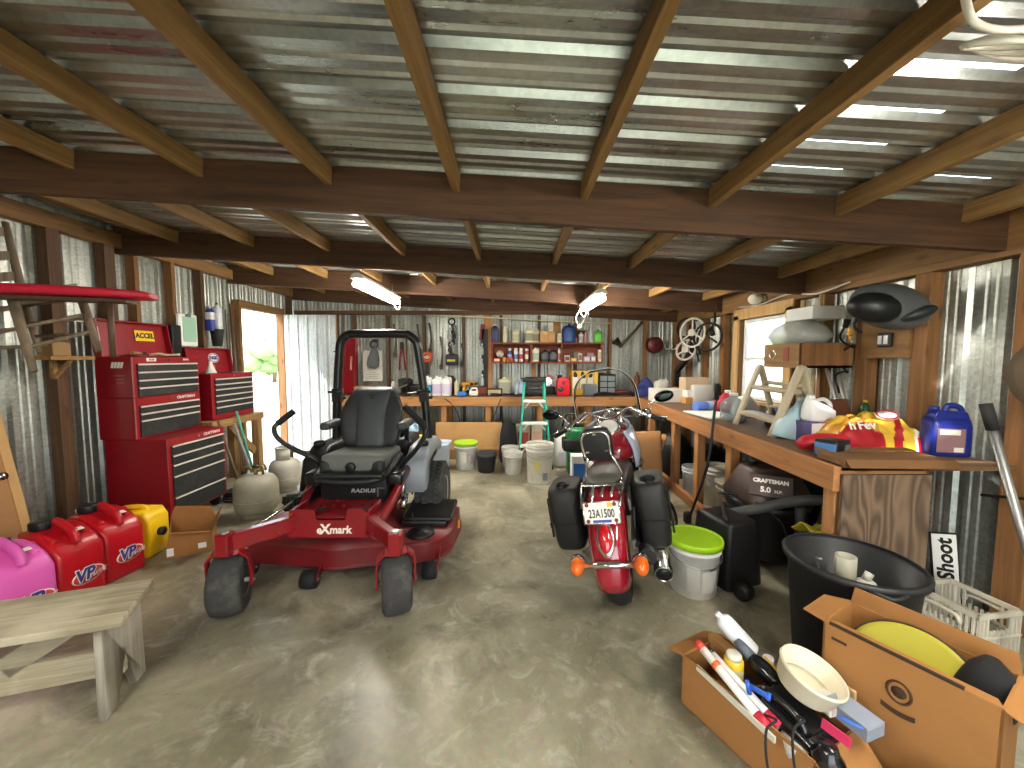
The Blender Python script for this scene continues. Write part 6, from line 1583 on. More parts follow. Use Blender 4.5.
mb = MB(cmat('#dcdcd8', .5)); mb.box((0, 0, .05), (.03, .07, .1), bev=.006); mb.box((-.016, 0, .05), (.004, .05, .06)); solo(mb, 'switch_box', 'small white box behind the light blue bottle', 'box', (2.5, 3.15, BT))
mb = MB(cmat('#e9e9e4', .5)); mb.lathe([(.05, 0), (.06, .02), (.03, .05), (.001, .055)], n=18); solo(mb, 'jarlid', 'white round saucer lying on the bench beyond the step stool', 'jarlid', (2.05, 3.62, BT))  # white jar lid as a low round cone
# water jug, cane and clutter further along
t = thing('water_jug', 'clear water jug on the bench edge beside the black cane', 'water jug', Q(728, 422) + V((.07, .05, 0)))
mat('clear_plastic', '#dfe8ea', .12, trans=.85, var=0, ior=1.2)
mb = MB('clear_plastic'); mb.lathe([(.09, 0), (.105, .015), (.105, .06), (.098, .075), (.105, .09), (.105, .16), (.07, .2), (.035, .22), (.033, .245)], n=28); mb.build('body', t, solid=.003)
mb = MB(cmat('#d8dfe2')); mb.cyl((0, 0, .24), (0, 0, .26), .036); mb.build('cap', t)
mb = MB(cmat('#cdcac2', .6)); mb.loft(srings([(0, .22, .2), (.05, .24, .2), (.14, .2, .16), (.2, .1, .1)], p=.8)); solo(mb, 'plastic_sack', 'pale grey sack on bench right of the water jug', 'sack', (2.3, 3.78, BT))
t = thing('gas_jug', 'red and white plastic container behind the water jug', 'container', (2.3, 4.18, BT))
mb = MB(cmat('#c03a48', .4)); mb.loft(srings([(0, .18, .14), (.1, .19, .15), (.16, .12, .1, .04, 0), (.2, .06, .06, .05, 0)], p=.5)); mb.build('body', t)
mb = MB(cmat('#e2d8d4', .4)); mb.cyl((.05, 0, .2), (.05, 0, .23), .03); mb.build('cap', t)
cn = thing('walking_cane', 'tall black cane leaning on the front of the right bench', 'cane', (1.60, 3.42, .0))
mb = MB('black_plastic'); mb.tube([(0, 0, 0), (.10, -.12, .55), (.16, -.1, 1.05), (.185, -.08, 1.14), (.18, -.08, 1.25)], .012, 8, curve=4); mb.build('shaft', cn)
mb = MB('black_rubber'); mb.tube([(.186, -.08, 1.14), (.18, -.08, 1.28)], .02, 8); mb.build('grip', cn)
mb = MB('black_rubber'); mb.box((0, 0, .05), (.06, .06, .1), bev=.012); mb.build('foot', cn)
cbox('cardboard_box', 'tan shoe-sized carton on top of the white flat box', Q(692, 404) + V((.10, .18, .17)), .3, .2, .155, '#bca383', top='#cdb596')
cbox('flat_box', 'white flat box stacked under the tan carton', Q(692, 404) + V((.12, .15, .08)), .34, .24, .088, '#dedad2', front='#e6e3dd')
cbox('wooden_crate', 'orange wooden crate under the white flat box', Q(692, 404) + V((.10, .15, .0)), .34, .26, .08, '#b8864c')
cbox('wooden_block', 'small light wood block on bench left of the stacked boxes', Q(684, 400) + V((-.02, .22, 0)), .08, .16, .16, '#b07a40')
t = thing('paper_roll', 'blue paper roll lying along the front of the right bench', 'roll', Q(700, 411) + V((.05, .02, .055)))
mb = MB(cmat('#5878c2', .5)); mb.cyl((-.12, -.05, 0), (.14, .02, 0), .05, n=18); mb.build('roll', t)
mb = MB(cmat('#9fb4de', .5)); mb.cyl((.02, -.016, 0), (.145, .0205, 0), .052, n=18); mb.build('wrapper', t)
mb = MB(cmat('#e6e4df', .7)); mb.box((0, 0, .006), (.34, .5, .012), rot(0, 0, 4)); solo(mb, 'paper_sheet', 'white paper sheet on the bench in front of the blue roll', 'paper', Q(708, 418) + V((.14, .2, 0)))
bottle('jug', 'grey white jug with loop handle near the back corner', (2.12, 5.45, BT), .2, .15, .3, '#bdb9ac', '#a8a69c', None, handle=True, cat='jug')
cbox('storage_box', 'white plastic box in front of the looped jug', (2.06, 5.15, BT), .36, .28, .17, '#d5d1c8', top='#e4e1d9')
mb = MB(cmat('#c9c6bd', .5)); mb.box((0, 0, .12), (.26, .2, .24), bev=.03, seg=2); mb.cyl((-.05, 0, .24), (-.05, 0, .32), .03); solo(mb, 'blender', 'white grey appliance behind the stacked boxes', 'appliance', (2.42, 4.95, BT))
bottle('bottle', 'yellow capped bottle on the far end of the right bench', (1.97, 5.42, BT), .06, .06, .16, '#cfc39a', '#c8a83a', None, p=1)
# under the right bench
bucket('bucket', 'white pail with wire handle under the right bench', (2.03, 4.2, 0), .13, .3, '#ccd0d6')
bucket('bucket', 'tall white bucket with grey label under the right bench', (2.12, 3.9, 0), .15, .4, '#d8d4c8', marks=[(-150, -100, .5, .75, '#9a958a')])
bucket('bucket', 'dirty beige pail behind the bench leg near the cane', (2.04, 3.48, 0), .14, .36, '#b9b2a0', lid='#a8a290')
cbox('carton', 'beige carton on floor beside the dirty beige pail', (1.99, 3.2, 0), .22, .18, .26, '#b3a78f', front='#d0c8b6')
cbox('carton', 'grey cream carton on floor beneath the right bench by the vacuum', (2.26, 3.07, 0), .16, .16, .38, '#9f9786')
mb = MB('black_plastic'); mb.box((0, 0, .2), (.4, .36, .4), bev=.03, seg=2); mb.cyl((-.1, -.1, .4), (-.1, -.1, .48), .1); solo(mb, 'compressor', 'black machine under the far part of the right bench', 'machine', (2.42, 4.6, 0))
mb = MB('black_plastic'); mb.lathe([(.16, 0), (.18, .02), (.19, .4), (.15, .5), (.05, .56), (.001, .57)], n=24); solo(mb, 'canister', 'black canister beside the black machine under the bench', 'canister', (2.08, 4.86, 0))
mb = MB(cmat('#d4cf2e')); mb.box((0, 0, 0), (.06, .06, .05), bev=.01); mb.cyl((0, 0, .02), (0, 0, .06), .015); solo(mb, 'spray_nozzle', 'small yellow nozzle on top of the black canister', 'nozzle', (2.08, 4.86, .6))
mb = MB(cmat('#20262c', .6)); mb.box((0, 0, .25), (.5, .5, .5), bev=.05, seg=2); mb.ell((-.2, -.1, .56), (.09, .08, .05)); solo(mb, 'cooler', 'dark blue black cooler under bench behind the vacuum', 'cooler', (2.47, 3.5, 0))
mb = MB(cmat('#3a4149', .7)); mb.loft(srings([(0, .4, .3), (.2, .44, .34), (.38, .36, .26), (.46, .2, .12)], p=.8)); solo(mb, 'duffel_bag', 'dark grey duffel bag on floor beneath bench near the plywood end', 'bag', (2.46, 2.72, 0))
mb = MB(cmat('#c8b93a', .8)); mb.grid(lambda u, v: V(((u - .5) * .3, (v - .5) * .24, .03 + .03 * math.sin(6 * u + 3 * v) + .02 * math.sin(11 * v))), 14, 12); solo(mb, 'yellow_cloth', 'yellow cloth draped beside the near bench leg', 'cloth', (1.96, 2.31, .405), 10, solid=.006)
cbox('plastic_bin', 'black plastic bin holding up the yellow cloth', (2.13, 2.31, 0), .30, .24, .40, '#17181a')
# brown paper sack in front of the bench
t = thing('paper_sack', 'tall brown paper sack with rolled top in front of right bench', 'sack', (1.52, 4.35, 0), 10)
mb = MB(mat('kraft', '#a87a4c', .8, var=.1, bump=.3, bscale=14)); mb.loft(srings([(0, .34, .24), (.02, .36, .26), (.3, .35, .25), (.52, .33, .2), (.58, .38, .1), (.66, .37, .05)], p=.4)); mb.build('sack', t)
mb = MB('kraft'); mb.sheet([(.17, -.06, .45), (.17, .06, .45), (.25, .05, .62), (.24, -.05, .62)], .01); mb.build('flap', t)
mb = MB(cmat('#d8cfc4', .7)); mb.box((-.09, -.129, .14), (.15, .004, .2)); mb.build('paper_label', t)
mb = MB(cmat('#cfc8bd', .7)); mb.loft(srings([(0, .2, .16), (.3, .22, .18), (.5, .18, .14), (.56, .1, .06)], p=.6)); solo(mb, 'feed_sack', 'pale sack between motorcycle and brown paper sack', 'sack', (1.27, 4.5, 0), -10)
# black hoop, board
t = thing('plank', 'cream painted plank lying against the dark hoop on the floor', 'plank', (1.30, 2.98, .04), 118, ry=-12)
mb = MB(cmat('#d8cdb6', .6)); mb.box((0, 0, .05), (.46, .11, .03), bev=.003); mb.build('board', t)
mb = MB(cmat('#6b5236', .7)); mb.box((0, -.06, .02), (.46, .02, .09)); mb.build('edge_board', t)
mb = MB('black_rubber'); mb.torus((0, 0, .12), .11, .014, (.7, -.5, .3), n=30); solo(mb, 'rubber_hoop', 'black rubber hoop standing at the end of cream plank', 'hoop', (1.40, 3.30, .0))
# shop vacuum
sv = thing('shop_vacuum', 'black wet dry shop vacuum with brown lid and thick hose', 'vacuum', (1.90, 2.82, 0))
mb = MB('black_plastic'); mb.lathe([(.22, .06), (.25, .09), (.26, .4), (.275, .42), (.275, .46), (.26, .47)], n=32); mb.build('drum', sv)
mat('vac_brown', '#43332b', .5, var=.1)
mb = MB('vac_brown'); mb.loft(srings([(.46, .5, .46), (.5, .5, .46), (.6, .42, .34), (.68, .34, .26), (.70, .3, .22)], p=.5)); hd = mb.build('motor_head', sv)
mb = MB('vac_brown'); f = frame((.86, -.5, 0), z=(-.45, -.75, .45)); c_ = V((-.115, -.215, .615)); mb.box(c_, (.26, .15, .02), f, bev=.004); pl_ = mb.build('name_plate', sv)
text('CRAFTSMAN', .036, 'logo_cream', pl_, c_ + f @ V((0, .03, .0115)), f @ V((1, 0, 0)), f @ V((0, 1, 0)), bold=.002)
text('5.0', .05, 'logo_cream', pl_, c_ + f @ V((-.03, -.03, .0115)), f @ V((1, 0, 0)), f @ V((0, 1, 0)), bold=.002)
text('H.P.', .028, 'logo_cream', pl_, c_ + f @ V((.045, -.036, .0115)), f @ V((1, 0, 0)), f @ V((0, 1, 0)), bold=.001)
mb = MB('black_plastic'); mb.tube([(-.1, .02, .70), (-.1, .0, .745), (.1, 0, .745), (.1, .02, .70)], .02, 8, curve=4); mb.build('carry_handle', sv)
for i in range(4):
    a = R(45 + 90 * i); mb = MB('black_rubber'); mb.lathe([(.015, -.02), (.04, -.02), (.042, 0), (.04, .02), (.015, .02)], (math.cos(a) * .24, math.sin(a) * .24, .042), (math.sin(a), -math.cos(a), 0), n=16); mb.build('caster', sv)
mat('hose_grey', '#3b3b3a', .55, var=.15, bump=.3, bscale=50)
mb = MB('hose_grey'); mb.tube([(-.36, -.12, .38), (-.2, -.22, .46), (-.02, -.34, .56), (.1, -.42, .585), (.11, -.42, .5), (.10, -.40, .3), (.09, -.38, .04)], .035, 12, curve=8); mb.build('hose', sv)
mb = MB('hose_grey'); mb.tube([(.02, -.33, .03), (.01, -.34, .25), (.01, -.33, .52)], .03, 10, curve=4); mb.build('wand', sv)
mb = MB('black_rubber'); mb.tube([(-.2, -.2, .5), (-.1, -.32, .4), (-.06, -.34, .25), (-.01, -.33, .2), (.03, -.3, .35), (-.05, -.22, .48), (-.22, -.1, .5), (-.3, .1, .46)], .007, 6, curve=6); mb.build('cord', sv)
t = thing('storage_case', 'black angular tool case on floor in front of the shop vacuum', 'case', (1.46, 2.56, 0), 18)
mb = MB('black_plastic'); mb.box((0, 0, .22), (.3, .34, .44), bev=.03, seg=2, taper=(.8, .85)); mb.build('case', t)
mb = MB('black_plastic'); mb.tube([(-.1, -.1, .44), (-.08, -.06, .48), (.06, .08, .48), (.1, .1, .44)], .014, 8, curve=3); mb.build('handle', t)
mb = MB('dark_metal'); mb.lathe([(.02, -.04), (.05, -.035), (.055, 0), (.05, .035), (.02, .04)], (0, 0, .055), (.8, .4, 0), n=20); mb.cyl((-.03, -.01, .055), (.05, .03, .055), .018); solo(mb, 'castor', 'loose black caster wheel on floor by the shop vacuum', 'wheel', (1.44, 2.30, 0))
# pail with lime lid
t = bucket('bucket', 'white pail with lime green lid beside the motorcycle', (1.18, 2.42, 0), .158, .345, '#dcdad2', '#a3d11f', marks=[(-130, -100, .15, .6, '#bfbdb4'), (-95, -55, .15, .55, '#c6c4bc'), (-40, -28, .25, .55, '#4a4a46')], taper=.86)
mb = MB(cmat('#3c3c3a')); mb.tube([(.03, -.152, .2), (.06, -.16, .22), (.1, -.13, .24), (.12, -.12, .27)], .003, 5, curve=3); mb.build('bail_grip', t)
# big black tub
mat('tub_black', '#1b1c1e', .5, var=.12)
TC = V((1.58, 1.735, 0))
t = thing('tub', 'large round black plastic tub in front of the plywood bench end', 'tub', TC)
mb = MB('tub_black'); mb.shell([(.19, 0), (.2, .01), (.242, .54), (.262, .545), (.266, .565), (.255, .575)], .010, n=48); mb.build('tub', t)
for a in (75, 255):
    mb = MB('tub_black'); mb.tube([V((math.cos(R(a - 14)) * .26, math.sin(R(a - 14)) * .26, .555)), V((math.cos(R(a)) * .285, math.sin(R(a)) * .285, .545)), V((math.cos(R(a + 14)) * .26, math.sin(R(a + 14)) * .26, .555))], .010, 8, curve=3); mb.build('handle', t)
mb = MB(cmat('#1a1916', .9)); mb.grid(lambda u, v: V((math.cos(2 * PI * u) * .215 * v, math.sin(2 * PI * u) * .215 * v, .36 + .03 * math.sin(9 * u) * v * (1 - v) * 2 + .02 * math.cos(7 * v + 5 * u) * (1 - v))), 28, 8); mb.lathe([(.19, .02), (.215, .36)], n=28, caps=False); solo(mb, 'dark_sacking', 'dark sacking filling the lower part of the black tub', 'sacking', TC + V((0, 0, .01)))
mb = MB(cmat('#a9a694', .5)); mb.lathe([(.042, 0), (.042, .17), (.034, .17), (.034, .0)], n=22); solo(mb, 'pvc_pipe', 'short grey PVC pipe standing inside the black tub', 'pipe', TC + V((.03, .06, .38)))
mb = MB('steel'); mb.tube([(0, 0, 0), (.01, 0, .1), (-.02, 0, .16), (.0, -.02, .17)], .005, 6, curve=3); solo(mb, 'wire_hook', 'thin bent wire standing inside the black tub', 'wire', TC + V((-.11, .05, .38)))
mb = MB(cmat('#c9c7bd', .5)); mb.ell((0, 0, .03), (.05, .04, .03)); mb.cyl((0, 0, .05), (0.02, 0, .09), .018); solo(mb, 'pipe_elbow', 'small white fitting beside the pipe in the black tub', 'fitting', TC + V((.12, .05, .38)))
# milk crate
mat('crate_cream', '#cfc8b4', .5, var=.06, dirt='#a59c84', dscale=6, damt=.35)
cr = thing('milk_crate', 'cream plastic milk crate beside the black tub by the wall', 'crate', (2.355, 1.93, 0), 8)
w_, d_, h_ = .27, .29, .265
mb = MB('crate_cream')
for z, th in ((.015, .02), (.14, .012), (h_ - .012, .024)):
    for e in (-1, 1):
        mb.box((e * (w_ / 2 - .006), 0, z), (.012, d_, th)); mb.box((0, e * (d_ / 2 - .006), z), (w_, .012, th))
for i in range(11):
    q = -w_ / 2 + .012 + i * (w_ - .024) / 10
    for e in (-1, 1):
        mid = 3 <= i <= 7
        mb.box((q, e * (d_ / 2 - .006), h_ / 2 if not mid else .09), (.008, .01, h_ - .02 if not mid else .17)); mb.box((e * (w_ / 2 - .006), q, h_ / 2 if not mid else .09), (.01, .008, h_ - .02 if not mid else .17))
for i in range(7):
    q = -w_ / 2 + .03 + i * (w_ - .06) / 6
    mb.box((q, 0, .006), (.01, d_ - .02, .01)); mb.box((0, q, .006), (w_ - .02, .01, .01))
mb.build('crate_body', cr)
for e in (-1, 1):
    mb = MB('crate_cream'); mb.tube([(e * (d_ / 2 - .006), -.08, .18), (e * (d_ / 2 - .006), -.06, .215), (e * (d_ / 2 - .006), .06, .215), (e * (d_ / 2 - .006), .08, .18)], .01, 8, curve=3); mb.build('hand_hold', cr)
mb = MB('dark_metal'); mb.tube([(-.1, 0, .02), (-.02, .03, .03), (.1, 0, .02)], .015, 8, curve=3); solo(mb, 'scrap_rod', 'dark rod lying inside the milk crate', 'rod', (2.36, 1.94, .012))
# sign
sg = thing('sign', 'white sign reading Shoot leaning upright against the right wall', 'sign', (2.60, 2.2, .0), -24, ry=-6)
mb = MB('black_plastic'); mb.box((0, 0, .235), (.12, .012, .47)); mb.build('border', sg)
mb = MB('sticker_white'); mb.box((0, -.005, .235), (.108, .006, .455)); sp_ = mb.build('face', sg)
text('Shoot', .1, 'sticker_black', sp_, (.0, -.0095, .31), (0, 0, 1), (-1, 0, 0), bold=.003, shear=.15, sxx=1.05)
# grey pole with black grip near the right edge
pg = thing('paint_pole', 'grey metal pole with black grip leaning at the right wall', 'pole', (2.62, 1.62, 0))
a0 = aty(1030, 560, 1.62); a1 = aty(993, 430, 1.72); a2 = aty(989, 412, 1.735); d_ = (a1 - a0)
ft = a1 - d_ * (a1.z / d_.z)
pg.location = (ft.x, ft.y, 0)
mb = MB('steel'); mb.cyl(ft, a1, .016, n=12); mb.build('shaft', pg, world=True)
mb = MB('black_rubber'); mb.cyl(a1, a1 + d_.normalized() * .12, .022, n=12); mb.build('grip', pg, world=True)
# wall things
t = thing('outlet_panel', 'square wooden panel on the right wall below the dark helmet', 'panel', (XR - .1, 2.8, 1.66))
mb = MB('plate_wood'); mb.box((0, 0, 0), (.02, .36, .32)); mb.build('board', t)
mb = MB('black_plastic'); mb.box((-.02, -.02, -.03), (.03, .1, .1), bev=.008); q = mb.build('outlet_box', t)
for e in (-1, 1):
    mb = MB('steel'); mb.box((-.037, -.02 + e * .022, -.03), (.006, .03, .06)); mb.build('outlet_face', q)
hm = thing('helmet', 'large dark grey visor helmet hanging high on the right wall', 'helmet', (2.50, 2.58, 1.84), -22)
mb = MB(mat('helmet_grey', '#55595a', .35, var=.1, coat=.3)); 
mb.grid(lambda u, v: V((math.cos(2 * PI * u) * math.cos(PI * (v - .5)) * .21, math.sin(2 * PI * u) * math.cos(PI * (v - .5)) * .15, math.sin(PI * (v - .5)) * .15 - .05 * math.cos(2 * PI * u) * math.cos(PI * (v - .5)))), 30, 16); mb.build('shell', hm)
mb = MB(cmat('#191c1e', .35)); mb.ell((-.10, -.075, -.01), (.155, .10, .10), rot(0, 12, 0)); mb.build('visor', hm)
mb = MB(cmat('#2c3032', .4)); mb.ell((.1, -.1, -.06), (.1, .06, .04), rot(0, -20, 0)); mb.build('chin_bar', hm)
mb = MB('black_rubber'); mb.tube([(-.18, -.05, -.06), (-.2, -.06, -.13), (-.15, -.04, -.17)], .008, 6, curve=3); mb.build('strap', hm)
mb = MB('black_rubber'); r2 = random.Random(5)
mb.tube([(r2.uniform(-.03, .03), .08 * math.sin(k * 1.9) + k * .004, -.06 * k + .05 * math.cos(k * 1.9)) for k in range(9)], .007, 6, curve=5); mb.cyl((0, 0, .06), (0, .02, .0), .02); solo(mb, 'charging_cable', 'tangled black cable hanging below the dark helmet', 'cable', (2.62, 3.03, 1.74))
mb = MB(cmat('#c8912e')); mb.box((0, 0, 0), (.04, .04, .07), bev=.01); mb.cyl((0, 0, -.035), (0, 0, -.07), .012); solo(mb, 'yellow_plug', 'yellow plug hanging beside the tangled cable', 'plug', (2.56, 2.93, 1.70))
for k, (y0, y1, c) in enumerate(((3.35, 2.98, '#c7c5bc'), (3.18, 2.93, '#a9a79e'))):
    mb = MB(cmat(c, .4, metal=.6)); mb.cyl((0, 0, 0), (.06, y0 - y1, .72 - .1 * k), .014, n=10); solo(mb, 'conduit', ('pale metal conduit leaning on the wall right of the window', 'shorter grey conduit leaning on the wall behind the brown bag')[k], 'conduit', (2.6, y1, BT))
mb = MB(cmat('#b9975e', .8)); mb.cyl((0, 0, 0), (0, 0, 1.1), .018, n=8); solo(mb, 'wooden_pole', 'thin wooden pole standing on the bench right of the window', 'pole', (2.62, 3.50, BT))
mb = MB(cmat('#a88a5c', .8)); mb.tube([(0, 0, 0), (0, .03, .4), (.0, -.02, .8), (0, 0, 1.1)], .012, 8, curve=3); solo(mb, 'rope', 'tan rope hanging on the stud right of the window', 'rope', (2.66, 3.36, .95))
wbx = thing('wall_box', 'open wooden wall box beside the window holding plastic bags', 'box', (2.5, 3.28, 1.42))
mb = MB('stud_orange'); mb.box((0, 0, .01), (.42, .42, .02)); mb.box((0, .2, .1), (.42, .02, .2)); mb.box((0, -.2, .1), (.42, .02, .2)); mb.box((.2, 0, .1), (.02, .4, .2)); mb.build('carcass', wbx)
mb = MB('plate_wood'); mb.box((-.21, 0, .1), (.02, .42, .2)); mb.build('front_board', wbx)
mb = MB(cmat('#7d3520')); mb.box((-.222, -.07, .11), (.006, .06, .12)); mb.build('paper_label', wbx)
mb = MB('chrome'); mb.torus((-.225, .09, .11), .035, .006, (1, 0, 0), n=20, k=6); mb.build('ring_pull', wbx)
mb = MB(mat('bag_clear', '#b9bcb6', .2, var=.25, scale=14, bump=.6, bscale=25, alpha=.75)); mb.loft(srings([(0, .34, .36), (.06, .42, .46), (.14, .34, .36), (.19, .16, .2)], p=.8)); solo(mb, 'plastic_bag', 'shiny clear plastic bag of parts in the wall box', 'bag', (2.46, 3.32, 1.622))
t = cbox('light_fixture_box', 'white and wood box standing on the plastic bag by window', (2.52, 3.24, 1.815), .26, .3, .1, '#d4d6d2', top='#8a6a48')
# round brown hat at the right edge
t = thing('straw_hat', 'round brown canvas hat hanging on the near right wall', 'hat', (2.62, 1.80, 1.42))
mb = MB(mat('hat_brown', '#6b5d4a', .8, var=.15, bump=.3, bscale=60)); mb.lathe([(.001, .1), (.09, .1), (.11, .06), (.115, 0), (.2, -.015), (.205, -.008), (.12, .012), (.001, .02)], (0, 0, 0), (-1, -.35, 0), n=36); mb.build('brim', t)
mb = MB(cmat('#4f4536', .8)); mb.lathe([(.118, .0), (.116, .03)], (0, 0, 0), (-1, -.35, 0), n=36, caps=False); mb.build('band', t)
mb = MB('black_rubber'); mb.tube([(0, -.5, .0), (-.02, -.2, .06), (0, .1, .16), (.02, .4, .1)], .008, 6, curve=4); solo(mb, 'wall_cable', 'black cable running along the near right wall', 'cable', (2.66, 1.75, .62))
# steering wheels and belts in the far corner
def wheelring(label, loc, rr, c, ax):
    t = thing('steering_wheel', label, 'steering wheel', loc)
    mb = MB(cmat(c, .5)); mb.torus((0, 0, 0), rr, .016, ax, n=30); mb.build('rim', t)
    mb = MB(cmat(c, .5)); ax_ = V(ax).normalized(); f = ax_.to_track_quat('Z', 'Y').to_matrix()
    for k in range(3): a = R(90 + 120 * k); mb.cyl((0, 0, 0), f @ V((math.cos(a) * rr, math.sin(a) * rr, 0)), .012, n=8)
    mb.cyl(-ax_ * .02, ax_ * .03, .05, n=16); mb.build('spokes', t)
wheelring('cream steering wheel hanging in the back right corner', (2.56, 5.5, 1.86), .2, '#d6d0c0', (-1, -.5, 0))
wheelring('smaller pale steering wheel hanging below the cream one', (2.53, 5.62, 1.62), .15, '#c8c1b2', (-1, -.6, .3))
for k, (y, z, r_) in enumerate(((5.2, 1.78, .26), (5.85, 1.95, .2))):
    mb = MB('black_rubber'); mb.torus((0, 0, 0), r_, .016, (1, .1, 0), n=30, sx=1.2, sy=.7); solo(mb, 'drive_belt', ('long black belt hanging right of the cream steering wheel', 'short black belt hanging left of the cream steering wheel')[k], 'belt', (2.62, y, z))
t = thing('bracket_arm', 'bent black steel arm hanging below the steering wheels', 'bracket', (2.6, 5.6, 1.25))
mb = MB('cast_iron'); mb.bar((0, 0, .3), (0, 0, .55), .06, .06); mb.bar((0, .0, .32), (0, .45, .05), .06, .06); mb.bar((0, .45, .07), (0, .46, -.25), .07, .07); mb.build('arm', t)
for k, (y, z) in enumerate(((5.4, 1.45), (5.75, 1.5), (5.05, 1.7))):
    mb = MB('cast_iron'); r2 = random.Random(k + 20); mb.tube([(r2.uniform(-.04, .02), r2.uniform(-.1, .1), .12 * i) for i in range(5)], .014, 6, curve=4); mb.cyl((0, 0, .1), (.0, .06, .2), .03); solo(mb, 'rusty_part', ('rusty iron part hanging under the cream steering wheel', 'rusty iron part hanging left of the steering wheels', 'rusty iron part hanging on the corner stud')[k], 'iron part', (2.62, y, z))
# bulb and cables along the right header
t = thing('bulb', 'white globe bulb on the rim board beyond the helmet', 'bulb', aty(757, 299, 4.2))
t.location.x = min(t.location.x, 2.62)
mb = MB(cmat('#e6e2d2', .3)); mb.ell((0, 0, 0), (.07, .07, .06)); mb.build('globe', t)
mb = MB(cmat('#cfc7b0', .5)); mb.cyl((.06, -.03, 0), (.1, -.04, 0), .03); mb.build('base', t)
mb = MB(cmat('#d0cabc', .5)); mb.tube([(0, 0, 0), (-.02, .3, -.04), (.01, .7, .02), (-.02, 1.1, -.03), (0, 1.5, .0)], .008, 6, curve=4); solo(mb, 'wiring', 'pale electric cable along the right header board', 'cable', (XR - .12, 3.1, 2.1))
# white rope coil overhead near the camera
t = thing('rope_coil', 'white rope coil hanging from the roof at the upper right', 'rope', aty(1000, 40, .95))
mb = MB(mat('rope_white', '#ddd8cc', .7, var=.1, bump=.3, bscale=150))
C0 = V(t.location); mb.tube([aty(963, -20, .9) - C0, aty(968, 10, .92) - C0, aty(977, 24, .94) - C0, aty(1000, 30, .95) - C0, aty(1040, 28, .96) - C0], .008, 8, curve=5); mb.build('lead', t)
mb = MB('rope_white')
for k in range(3): mb.torus(aty(1008 + 4 * k, 44 + 3 * k, .95 + .01 * k) - C0, .07 + .006 * k, .007, (.1 * k, -.6, 1), n=28, k=6, sx=1.3, sy=.8)
mb.build('coil', t)
# ================================================================ two open cartons in the foreground
e1 = V((.45, -.893, 0)); e2 = V((.893, .45, 0)); L1 = V((.737, 1.585, 0))
W1, D1, H1 = .50, .27, .215
c1 = L1 + e1 * W1 / 2 + e2 * D1 / 2
a1_ = math.degrees(math.atan2(e2.y, e2.x))       # local x runs along e2, local y away along -e1
bx1 = thing('cardboard_box', 'open cardboard box full of workshop odds and ends in the foreground', 'box', c1, a1_)
carton_walls(D1, W1, H1, 'cardboard_orange', .006, bx1)
flap(bx1, (-D1 / 2, -W1 / 2, H1), (-D1 / 2, W1 / 2, H1), (-.5, 0, .6), .03, 'cardboard_orange', skew=-.01)
flap(bx1, (D1 / 2, -W1 / 2, H1), (-D1 / 2, -W1 / 2, H1), (0, -.6, -.6), .12, 'cardboard_orange', skew=.01)
flap(bx1, (-D1 / 2, W1 / 2, H1), (D1 / 2, W1 / 2, H1), (0, .8, -.3), .09, 'cardboard_orange', skew=.01)
K = atz
def stick_tube(name, label, cat, a, b, r_, c, ends):
    a, b = V(a), V(b); t = thing(name, label, cat, a); d = b - a
    mb = MB(cmat(c, .4)); mb.cyl((0, 0, 0), d, r_, n=14); mb.build('tube', t)
    for p, q, cc in ends:
        mb = MB(cmat(cc, .4)); mb.cyl(d * p, d * q, r_ * 1.08, n=14); mb.build('end_wrap', t)
    return t
stick_tube('caulk_tube', 'long white tube with orange collar in the odds and ends box', 'tube', K(697, 642, .32), K(768, 728, .225), .016, '#e4ddd3', ((.0, .1, '#b83a2e'), (.28, .34, '#d8622c'), (.86, 1.0, '#c0283c')))
stick_tube('caulk_tube', 'long white tube with red ends beside the orange collared tube', 'tube', K(708, 650, .29), K(779, 727, .215), .016, '#e9e6e0', ((.0, .07, '#1d1d1f'), (.84, 1.0, '#c82f4a')))
p, q = K(695, 668, .225), K(773, 742, .225); mb = MB(cmat('#cfc9b8', .6)); mb.bar((0, 0, 0), q - p, .008, .022); solo(mb, 'white_slat', 'thin white slat lying along the left wall of the full box', 'slat', p + e2 * .012)
t = bottle('spray_bottle', 'white plastic bottle lying on top of the full box', K(752, 652, .26), .075, .07, .19, '#d9dadc', '#e8e8e6', None, p=1); t.rotation_euler = (R(-42), R(-22), R(40))
can('paint_can', 'yellow and white tin beside the white bottle in the full box', K(733, 679, .20), .036, .11, '#d8b52c', '#cfcabb', '#e3d9a8', cat='tin')
cbox('wooden_block', 'small wood block beside the white bottle in the box', K(722, 656, .18), .04, .12, .07, '#b78a54', rz=20)
mb = MB(cmat('#c8c9cc', .4)); mb.ell((0, 0, 0), (.03, .03, .024)); mb.cyl((0, 0, .01), (.0, 0, .045), .02); solo(mb, 'plastic_fitting', 'pale plastic fitting beside the cream bucket in the box', 'fitting', K(768, 668, .245))
mat('gloss_black', '#131416', .22, var=.1, coat=.3)
t = thing('tool_case', 'glossy black plastic tool case filling the middle of the box', 'case', V((K(795, 712, .24).x, K(795, 712, .24).y, .07)), 22)
mb = MB('gloss_black'); mb.box((0, 0, .09), (.17, .24, .18), rot(12, 0, 0), bev=.02, seg=2, taper=(.85, .8)); mb.build('case', t)
mb = MB('gloss_black'); mb.box((0, .0, .185), (.09, .16, .02), rot(12, 0, 0), bev=.006); mb.build('lid_ridge', t)
mb = MB('gloss_black'); mb.tube([(-.06, .1, .19), (-.06, .06, .22), (-.05, -.03, .205), (-.05, -.07, .165)], .013, 8, curve=4); mb.build('handle', t)
t = thing('power_drill', 'black and grey power tool leaning between tin and cream bucket', 'power tool', K(766, 672, .26), 28)
mb = MB('gloss_black'); mb.ell((0, 0, 0), (.035, .075, .035), rot(20, 0, 0)); mb.cyl((0, -.06, -.02), (0.01, -.12, -.04), .02, n=14); mb.build('body', t)
